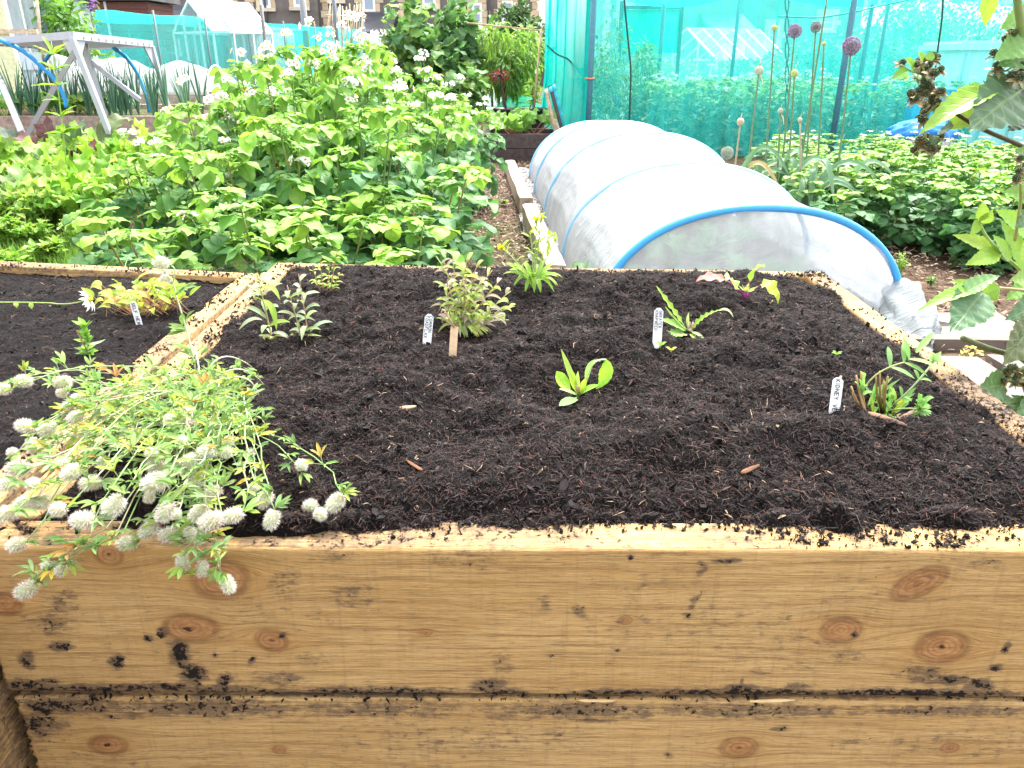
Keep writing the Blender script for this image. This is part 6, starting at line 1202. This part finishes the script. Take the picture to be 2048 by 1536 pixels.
mb = MB(); mb.add(np.array([(-1.1, -.15, 2.40), (1.1, -.15, 2.40), (1.1, 1.8, 2.40), (-1.1, 1.8, 2.40), (-1.1, -.15, 2.46), (1.1, -.15, 2.46), (1.1, 1.8, 2.8), (-1.1, 1.8, 2.8)], float), [[0, 3, 2, 1], [4, 5, 6, 7], [0, 1, 5, 4], [1, 2, 6, 5], [2, 3, 7, 6], [3, 0, 4, 7]], None, (.12, .11, .11)); mb.build('roof', M_stone, sh, smooth=False)
mb = MB(); mb.box((-.15, -.03, .6), (-.09, -.002, 2.38), (.5, .5, .5)); mb.build('corner_trim', M_plain, sh, smooth=False)
# pale polythene house and green post at the left edge
c = D(40, 30, 13); ph_ = thing('polytunnel', 'pale polythene house with upright ribs at the top left corner', 'polytunnel', (c[0], 13, 0)); mb = MB(); mb.box((-.35, 0, 0), (.28, 1.6, 1.95), (.62, .70, .78)); mb.build('cover', transmat('polythene', trans=.4, clear=.15), ph_, smooth=False)
for k in range(4): mb = MB(); mb.bar((-.36+k*.21, -.02, 0), (-.36+k*.21, -.02, 1.97), .03, .03, (.78, .8, .82), (0, 1, .1)); mb.build('rib', M_plain, ph_, smooth=False)
mb = MB(); mb.box((-.45, -.1, 1.97), (.38, 1.7, 2.02), (.42, .33, .24)); mb.build('roof', M_wood_old, ph_, smooth=False)
mb = MB(); mb.box((-.42, -.07, .9), (.34, -.045, 1.15), (.5, .6, .72)); mb.build('side_sheet', M_plastic, ph_, smooth=False)
c = D(4, 40, 12.0); o = thing('fence_post', 'broad yellow green painted post at the top left corner with a rail', 'post', (c[0], 12, 0)); mb = MB(); mb.box((-.2, -.05, 0), (.09, .05, 2.1), (.62, .66, .42)); mb.build('post_shaft', M_plain, o, smooth=False); mb = MB(); mb.box((-.3, -.095, 1.38), (.50, -.055, 1.44), (.55, .44, .32)); mb.build('rail', M_wood_old, o, smooth=False)
mb = MB(); mb.tube([D(90, 150, 12.6), D(70, -30, 12.6)], .022, (.46, .38, .30), 7); tag(mb.build('garden_cane', M_wood_old), 'leaning bare cane at the top left beside the polythene house', 'cane')
# white polytunnel and bean canes
pt = thing('polytunnel', 'long low white polytunnel behind the right end of the left netting', 'polytunnel', (0, 0, 0)); a = D(535, 60, 27.5); b = D(755, 66, 31); mb = MB(); G = np.zeros((20, 16, 3)); ph = np.linspace(0, math.pi, 16); d = nrm(np.append((b-a)[:2], 0)); nn = np.array([-d[1], d[0]])
for i, t in enumerate(np.linspace(0, 1, 20)): q = a+(b-a)*t; G[i, :, 0] = q[0]-nn[0]*np.cos(ph)*1.0; G[i, :, 1] = q[1]-nn[1]*np.cos(ph)*1.0; G[i, :, 2] = np.sin(ph)**.7*(1.98-.15*t)*(1+.01*np.sin(t*30))
mb.grid(G, (.40, .47, .45)); mb.build('cover', M_fleece, pt)
for t in (0, .5, 1): q = a+(b-a)*t; mb = MB(); mb.tube(np.stack([q[0]-nn[0]*np.cos(ph), q[1]-nn[1]*np.cos(ph), np.sin(ph)**.7*(1.97-.15*t)], 1), .02, (.6, .65, .65), 6); mb.build('hoop', M_plain, pt)
bc = thing('bean_canes', 'row of crossed bean canes standing above the left netting', 'bean canes', (0, 0, 0)); random.seed(2)
for k in range(18):
    px = 655+k*4.2+u(-1, 1); mb = MB(); lean = u(-9, 9); mb.tube([D(px-lean, 118, 22), D(px+lean*.6, 10+u(-6, 8), 22+u(0, .4))], .013, jit((.52, .42, .30), .2), 5); mb.build('cane', M_wood_old, bc)
mb = MB(); mb.tube([D(650, 30, 22), D(732, 33, 22.2)], .012, (.6, .55, .45), 5); mb.build('cross_cane', M_wood_old, bc)
for i, (px, p0, p1, Yd, c, r) in enumerate(((666, -20, 140, 21, (.12, .13, .15), .05), (724, 20, 140, 24, (.13, .14, .16), .04), (603, -20, 60, 24, (.20, .20, .22), .09), (522, 10, 140, 17, (.15, .14, .14), .035))):
    mb = MB(); a = D(px, p0, Yd); mb.tube([(a[0], Yd, 0), (a[0], Yd, a[2])], r, c, 8); tag(mb.build('garden_post', M_plain), ['dark upright post standing among the bean canes', 'dark post right of the bean canes', 'thick grey post against the left house wall', 'dark slim post with a rusty tip before the left house'][i], 'post')

# terrace of stone houses
SW, QN = (.165, .145, .135), (.56, .45, .31)
def house(label, pxa, pxb, Yd, zt, wins, low=None, end_quoin=()):
    xa, xb = D(pxa, 60, Yd)[0], D(pxb, 60, Yd)[0]; o = thing('terraced_house', label, 'house', (xa, Yd, 0)); Wd = xb-xa
    mb = MB(); mb.box((0, 0, 0), (Wd-.02, 6, zt), SW); mb.build('wall', M_stone, o, smooth=False)
    rf = MB(); rf.add(np.array([(-.02, -.4, zt+.003), (Wd, -.4, zt+.003), (Wd, 3, zt+2.4), (-.02, 3, zt+2.4), (Wd, 6.4, zt+.003), (-.02, 6.4, zt+.003)], float), [[0, 1, 2, 3], [3, 2, 4, 5], [0, 5, 4, 1]], [[1, 4, 2], [0, 3, 5]], (.10, .10, .12)); r_ = rf.build('roof', M_stone, o, smooth=False)
    ck = MB(); ck.box((Wd*.45, 2.6, zt+1.9), (Wd*.45+.9, 3.4, zt+3.4), (.26, .16, .11)); ck.build('chimney', M_stone, r_, smooth=False)
    for (pa, pb, ya, yb) in wins:
        wa, wb = D(pa, 30, Yd), D(pb, 30, Yd); x0, x1 = wa[0]-xa, wb[0]-xa; z1 = D(0, ya, Yd)[2]; z0 = D(0, yb, Yd)[2]
        f = MB()
        for lo, hi in (((x0, -.06, z0), (x0+.10, -.003, z1)), ((x1-.10, -.06, z0), (x1, -.003, z1)), ((x0+.102, -.06, z1-.1), (x1-.102, -.003, z1)), ((x0+.102, -.06, z0), (x1-.102, -.003, z0+.1)), ((x0+.102, -.055, (z0+z1)/2-.04), (x1-.102, -.003, (z0+z1)/2+.04))): f.box(lo, hi, (.82, .83, .85))
        w_ = f.build('window', M_plain, o, smooth=False); g = MB(); g.box((x0+.102, -.03, z0+.1), (x1-.102, -.004, z1-.1), (.34, .40, .48)); g.build('pane', M_plastic, w_, smooth=False)
        s_ = MB(); s_.box((x0-.2, -.14, z0-.14), (x1+.2, -.005, z0-.004), (.66, .58, .46)); s_.build('sill', M_stone, w_, smooth=False)
        q = MB(); n = max(3, int((z1-z0)/.30))
        for k in range(n):
            zz = z0+(z1-z0)*k/n; e = .36 if k % 2 else .20
            q.box((x0-e, -.035, zz), (x0-.004, -.002, zz+(z1-z0)/n-.02), jit(QN, .15)); q.box((x1+.004, -.035, zz), (x1+e, -.002, zz+(z1-z0)/n-.02), jit(QN, .15))
        q.box((x0-.2, -.035, z1+.004), (x1+.2, -.002, z1+.28), QN); q.build('window_surround', M_stone, o, smooth=False)
    for px in end_quoin:
        q = MB(); xx = D(px, 30, Yd)[0]-xa
        for k in range(int(zt/.3)): e = .42 if k % 2 else .26; q.box((xx-e/2, -.04, k*.3), (xx+e/2, -.002, k*.3+.28), jit(QN, .15))
        q.build('corner_stones', M_stone, o, smooth=False)
    if low:
        for (pa, pb, ya, dp, c, rc) in low:
            x0, x1 = D(pa, 60, Yd)[0]-xa, D(pb, 60, Yd)[0]-xa; z1 = D(0, ya, Yd-dp)[2]; mb = MB(); mb.box((x0, -dp, 0), (x1, -.01, z1-.4), c); mb.build('lean_to', M_stone, o, smooth=False)
            mb = MB(); mb.add(np.array([(x0-.1, -dp-.2, z1-.4), (x1+.1, -dp-.2, z1-.4), (x1+.1, -.02, z1+.5), (x0-.1, -.02, z1+.5), (x0-.1, -dp-.2, z1-.52), (x1+.1, -dp-.2, z1-.52), (x1+.1, -.02, z1+.38), (x0-.1, -.02, z1+.38)]), [[0, 1, 2, 3], [4, 7, 6, 5], [0, 4, 5, 1], [3, 2, 6, 7]], [[0, 3, 7], [0, 7, 4], [1, 5, 6], [1, 6, 2]], rc); r2 = mb.build('lean_to_roof', M_stone, o, smooth=False)
            mb = MB(); mb.box((x0+.5, -dp-.05, z1-1.6), (x1-.5, -dp-.003, z1-.9), (.80, .82, .84)); mb.build('lean_to_window', M_plain, o, smooth=False)
    mb = MB(); mb.tube([(Wd*.30, -.08, 0), (Wd*.30, -.08, zt)], .05, (.08, .08, .09), 6); mb.build('drainpipe', M_plain, o)
    return o
house('stone terraced house left of centre with two sash windows above the netting', 492, 640, 38, 6.6, [(524, 544, -45, 16), (590, 612, -45, 14)], None, (503,))
house('stone terraced house with a tall window and slate lean-to behind the bean canes', 640, 800, 38.3, 6.6, [(666, 684, -30, 0), (727, 752, -50, 24)], [(700, 795, 42, 3.0, (.16, .14, .13), (.09, .09, .10))], (652,))
house('stone terraced house mostly hidden behind the fig tree', 800, 936, 38.1, 6.6, [(846, 872, -40, 12), (904, 924, -40, 14)], None, (806,))
house('stone end terrace house with two pale windows right of the fig tree', 936, 1074, 37.8, 6.4, [(944, 964, 6, 48), (1004, 1026, 2, 48)], [(1040, 1100, 72, 3.2, (.13, .12, .12), (.10, .10, .11))], (942, 1070))
house('stone house with one quoined window seen through the cage netting', 1210, 1480, 44, 6.0, [(1326, 1350, 40, 76), (1240, 1262, 10, 50)], [(1400, 1478, 45, 3.0, (.2, .18, .17), (.12, .12, .13))], (1214,))
house('long pale rendered house seen through the netting at the right', 1480, 1720, 46, 4.6, [(1540, 1562, 50, 90), (1640, 1670, 30, 60)])
house('slate grey house at the top left above the netting', 340, 492, 39, 5.4, [(440, 470, -20, 2)], [(345, 430, 30, 3., (.2, .17, .15), (.11, .11, .13))], (455,))
house('stone terraced house behind the brown shed at the top left', 180, 340, 40, 5.6, [(280, 300, -20, 4)], [(250, 340, 12, 3., (.4, .34, .28), (.11, .11, .13))])

# ------------------------------------------------------------------ bramble on the right, close to the camera
random.seed(66)
BR_Y = 1.28
br = PL('bramble', 'blackberry bramble with toothed leaves and unripe berry clusters, arching in from the right', np.array([1.35, 1.75, 0.]), 'bramble')
BG = (.085, .20, .055); BL_ = (.24, .42, .05)
def cane(pts, Ys, r, c):
    q = np.array([D(x, y, yy) for (x, y), yy in zip(pts, Ys)]); tt = np.linspace(0, 1, 24); t = np.linspace(0, 1, len(q)); q = np.stack([np.interp(tt, t, q[:, i]) for i in range(3)], 1)
    for _ in range(3): q[1:-1] = (q[:-2]+2*q[1:-1]+q[2:])/4
    mb = MB(); mb.tube(q, r, c, 8)
    for i in range(2, 22, 2): dd = nrm((u(-1, 1), u(-1, 1), u(-.6, .3))); mb.tube([q[i], q[i]+dd*.005], [.0012, .0002], (.35, .18, .1), 4, False)
    mb.V = [v-br.b for v in mb.V]; mb.build('cane', M_stem, br.o); return q
cane([(2120, 420), (2085, 320), (2048, 292), (1970, 262), (1918, 232), (1880, 203), (1862, 186)], [1.5, 1.36, 1.32, 1.29, 1.27, 1.26, 1.26], [.0055, .0035, .0022], (.09, .075, .04))
cane([(2060, 420), (2060, 250), (2050, 110), (2040, 40), (2030, -40)], [1.4, 1.35, 1.28, 1.25, 1.22], [.0065, .006], (.26, .36, .13))
cane([(2100, 780), (2048, 716), (1985, 700), (1925, 676)], [1.4, 1.3, 1.26, 1.24], [.006, .0045], (.10, .12, .05))
cane([(2110, 640), (2048, 545), (2000, 505), (1970, 470), (1957, 440)], [1.55, 1.5, 1.46, 1.44, 1.44], [.0045, .003, .002], (.30, .44, .13))
cane([(2150, 620), (2048, 580), (1990, 575), (1960, 582)], [1.4, 1.34, 1.3, 1.3], [.003, .002], (.35, .28, .12))
cane([(2120, 700), (2048, 750), (2005, 765), (1998, 790)], [1.4, 1.3, 1.27, 1.26], [.003, .002], (.30, .38, .12))
cane([(2030, 480), (2042, 400), (2040, 330)], [1.4, 1.36, 1.33], [.003, .002], (.3, .34, .12))
def bleaf(p0, p1, wpx, c, Y0, Y1, bow=10, up=(0, -1., .6), fold=.25):
    a = D(*p0, Y0); b = D(*p1, Y1); m = (a+b)/2+np.array([0, -.004, bow/1500]); ribbon(br.L, a, m, b, wpx/F*Y0*1.15, c, up, 'ovate', 25, fold, .07, wave=.03)
BLV = [((1992, 180), (1838, 270), 52, BL_, 1.27, 1.22, 24, (.1, -.4, 1), .5), ((2052, 172), (1936, 262), 100, (.075, .15, .07), 1.28, 1.2, 8, (-.2, -1, .5), .15), ((1995, 205), (1880, 262), 40, (.26, .42, .06), 1.30, 1.3, 2), ((1976, -20), (1970, 52), 34, (.30, .46, .06), 1.2, 1.22, 0),
       ((2070, 80), (1986, 122), 52, (.16, .32, .07), 1.26, 1.24, 10), ((2070, 110), (1995, 132), 44, (.12, .26, .07), 1.28, 1.26, 2), ((2055, 175), (2000, 165), 50, (.10, .22, .06), 1.3, 1.27, 12), ((2055, 230), (2015, 262), 36, (.05, .10, .05), 1.27, 1.22, 0), ((2075, 205), (2030, 258), 50, (.14, .30, .06), 1.3, 1.27, 0), ((2090, 150), (2046, 205), 40, (.10, .20, .06), 1.28, 1.25, 0),
       ((1880, 262), (1908, 252), 28, (.06, .11, .04), 1.25, 1.22, 0), ((1868, 270), (1862, 290), 20, (.07, .13, .05), 1.25, 1.24, 0),
       ((1822, 130), (1812, 116), 16, BL_, 1.26, 1.25, 0), ((1815, 143), (1782, 157), 20, (.16, .36, .05), 1.26, 1.24, 2), ((1824, 144), (1824, 118), 20, BL_, 1.26, 1.25, 0), ((1846, 120), (1836, 104), 15, BL_, 1.26, 1.26, 0), ((1856, 120), (1862, 102), 16, (.16, .32, .06), 1.26, 1.26, 0), ((1828, 148), (1838, 160), 16, (.12, .28, .05), 1.26, 1.24, 0), ((1812, 148), (1808, 163), 12, (.1, .24, .05), 1.26, 1.24, 0),
       ((1965, 585), (1900, 664), 78, (.07, .165, .065), 1.28, 1.20, 6, (-.4, -1, .5), .2), ((1968, 575), (1836, 622), 34, (.22, .42, .05), 1.28, 1.24, 16, (.1, -.3, 1), .5), ((1920, 590), (2000, 552), 40, (.20, .33, .13), 1.27, 1.25, 14, (0, -.5, 1)), ((1970, 588), (2000, 575), 42, (.24, .42, .06), 1.29, 1.28, 6), ((1945, 580), (1905, 560), 22, (.26, .44, .06), 1.3, 1.3, 4),
       ((2010, 770), (1955, 780), 62, (.08, .17, .06), 1.28, 1.22, 8, (-.1, -1, .5)), ((2005, 790), (2028, 838), 48, (.11, .21, .06), 1.26, 1.22, 2), ((2070, 640), (2005, 730), 66, (.10, .13, .05), 1.28, 1.22, 6), ((2080, 690), (2030, 720), 40, (.14, .26, .06), 1.3, 1.27, 2), ((2080, 740), (2015, 752), 30, (.22, .32, .12), 1.3, 1.28, 2),
       ((1962, 445), (1985, 420), 26, (.28, .46, .07), 1.44, 1.43, 0), ((1958, 442), (1940, 470), 20, (.26, .44, .06), 1.44, 1.42, 0), ((1960, 440), (1966, 402), 24, (.30, .48, .08), 1.44, 1.44, 0), ((1990, 500), (1905, 470), 28, (.30, .47, .08), 1.46, 1.44, 6), ((2000, 505), (1930, 530), 34, (.26, .46, .06), 1.46, 1.42, 8), ((2020, 520), (1985, 470), 30, (.24, .42, .06), 1.46, 1.45, 4), ((2055, 540), (2000, 440), 36, (.22, .40, .06), 1.48, 1.46, 4), ((2060, 470), (1990, 420), 40, (.26, .45, .06), 1.5, 1.47, 8), ((2070, 560), (2010, 600), 42, (.18, .35, .06), 1.45, 1.4, 8), ((2075, 420), (2030, 455), 40, (.08, .16, .06), 1.4, 1.36, 2), ((2070, 480), (2040, 520), 30, (.30, .47, .08), 1.42, 1.4, 2)]
BLV += [((2100, 600), (2010, 640), 60, (.07, .15, .06), 1.34, 1.28, 8), ((2110, 660), (2024, 690), 70, (.06, .13, .055), 1.3, 1.24, 4), ((2095, 790), (2030, 830), 60, (.09, .19, .06), 1.26, 1.22, 4), ((2090, 840), (2022, 790), 50, (.08, .17, .06), 1.27, 1.24, 0), ((2080, 560), (2020, 560), 46, (.22, .38, .07), 1.4, 1.36, 6), ((2085, 400), (2005, 385), 50, (.18, .35, .07), 1.42, 1.38, 8), ((2080, 330), (2030, 300), 46, (.14, .28, .06), 1.32, 1.3, 6), ((2075, 25), (2000, 60), 46, (.16, .32, .07), 1.28, 1.26, 8), ((2080, 640), (2044, 590), 44, (.2, .36, .08), 1.36, 1.33, 4)]
for L_ in BLV:
    a = list(L_); up = a[7] if len(a) > 7 else (u(-.3, .3), -1., .6); fo = a[8] if len(a) > 8 else .25; bleaf(a[0], a[1], a[2], jit(a[3], .08, .05), a[4], a[5], a[6], up, fo)
br.S = MB()
BER = [(1802, 128), (1844, 125), (1864, 120), (1856, 137), (1881, 143), (1843, 142), (1834, 155), (1862, 150), (1853, 167), (1857, 175), (1826, 192), (1841, 180), (1844, 193), (1860, 182), (1875, 189), (1883, 186), (1831, 202), (1866, 204), (1848, 216), (1869, 216), (1845, 231), (1846, 242), (1872, 118), (1838, 132), (1848, 150), (1832, 185), (1852, 208),
       (1841, 286), (1832, 302), (1857, 302), (1872, 298), (1882, 276), (1849, 278), (1856, 292), (1866, 284), (2015, 78), (2027, 86), (2022, 70), (1987, 112), (1991, 138), (2002, 146), (2024, 154), (2040, 138), (2030, 66), (2018, 92), (2036, 160), (2037, 320), (2042, 345), (2037, 362), (2044, 335), (2026, 205), (2030, 742), (2018, 758), (2036, 756), (2028, 768), (2040, 745), (2012, 748), (2022, 736), (2044, 770), (2010, 765)]
def berry(k):
    random.seed(300+k); mb = MB(); r = .0052; mb.blob((0, 0, .004), (r*.8, r*.8, r*.8), (.03, .05, .02), 1, .05)
    for i in range(26): z = 1-1.5*(i+.5)/26; a = i*2.4; s_ = math.sqrt(max(0, 1-z*z)); mb.blob((math.cos(a)*s_*r*.8, math.sin(a)*s_*r*.8, .004+z*r*.85), (r*.30,)*3, random.choice([(.045, .085, .03), (.035, .06, .028), (.08, .11, .04)]), 0, .1)
    for i in range(16): a = i*.7; dd = nrm((math.cos(a), math.sin(a), u(-.5, .7))); mb.tube([(0, 0, .001), np.array((0, 0, .001))+dd*u(.006, .009)], [.0009, .0004], random.choice([(.30, .17, .09), (.22, .12, .07), (.42, .30, .16)]), 4, False)
    for i in range(5): a = i*1.257; dd = np.array((math.cos(a), math.sin(a), -.25)); ribbon(mb, (0, 0, -.001), dd*.006, dd*.011+np.array([0, 0, -.003]), .006, (.26, .24, .12), n=5)
    return mb
BPR = []
for i, (px, py) in enumerate(BER):
    Yb = BR_Y+u(-.03, .02); c = D(px, py, Yb)-br.b
    if i < 3: o = berry(i).build('berry', M_stem, br.o); BPR.append(o)
    else: o = BPR[i % 3].copy(); COL.objects.link(o); o.parent = br.o
    o.location = tuple(c); o.rotation_euler = (u(-1.2, .6), u(-.9, .9), u(0, 6)); o.scale = (u(.9, 1.35),)*3
    # stalk to the nearest truss stem
    random.seed(900+i)
for tr in ([(1862, 186), (1850, 150), (1842, 120)], [(1862, 186), (1838, 190)], [(1880, 203), (1858, 225), (1846, 246)], [(1846, 246), (1852, 275), (1850, 300)], [(1862, 160), (1880, 146)], [(1850, 150), (1822, 142), (1802, 130)], [(1875, 200), (1878, 190)], [(1852, 282), (1876, 290)], [(2050, 110), (2030, 85), (2016, 74)], [(2050, 120), (2010, 142), (1988, 130)], [(2048, 300), (2040, 335), (2038, 362)], [(2048, 745), (2025, 755), (2010, 757)], [(1998, 790), (2012, 765)]):
    br.S.tube(np.array([D(x, y, BR_Y) for x, y in tr]), .0016, (.24, .32, .12), 5)
br.done(M_bramble)
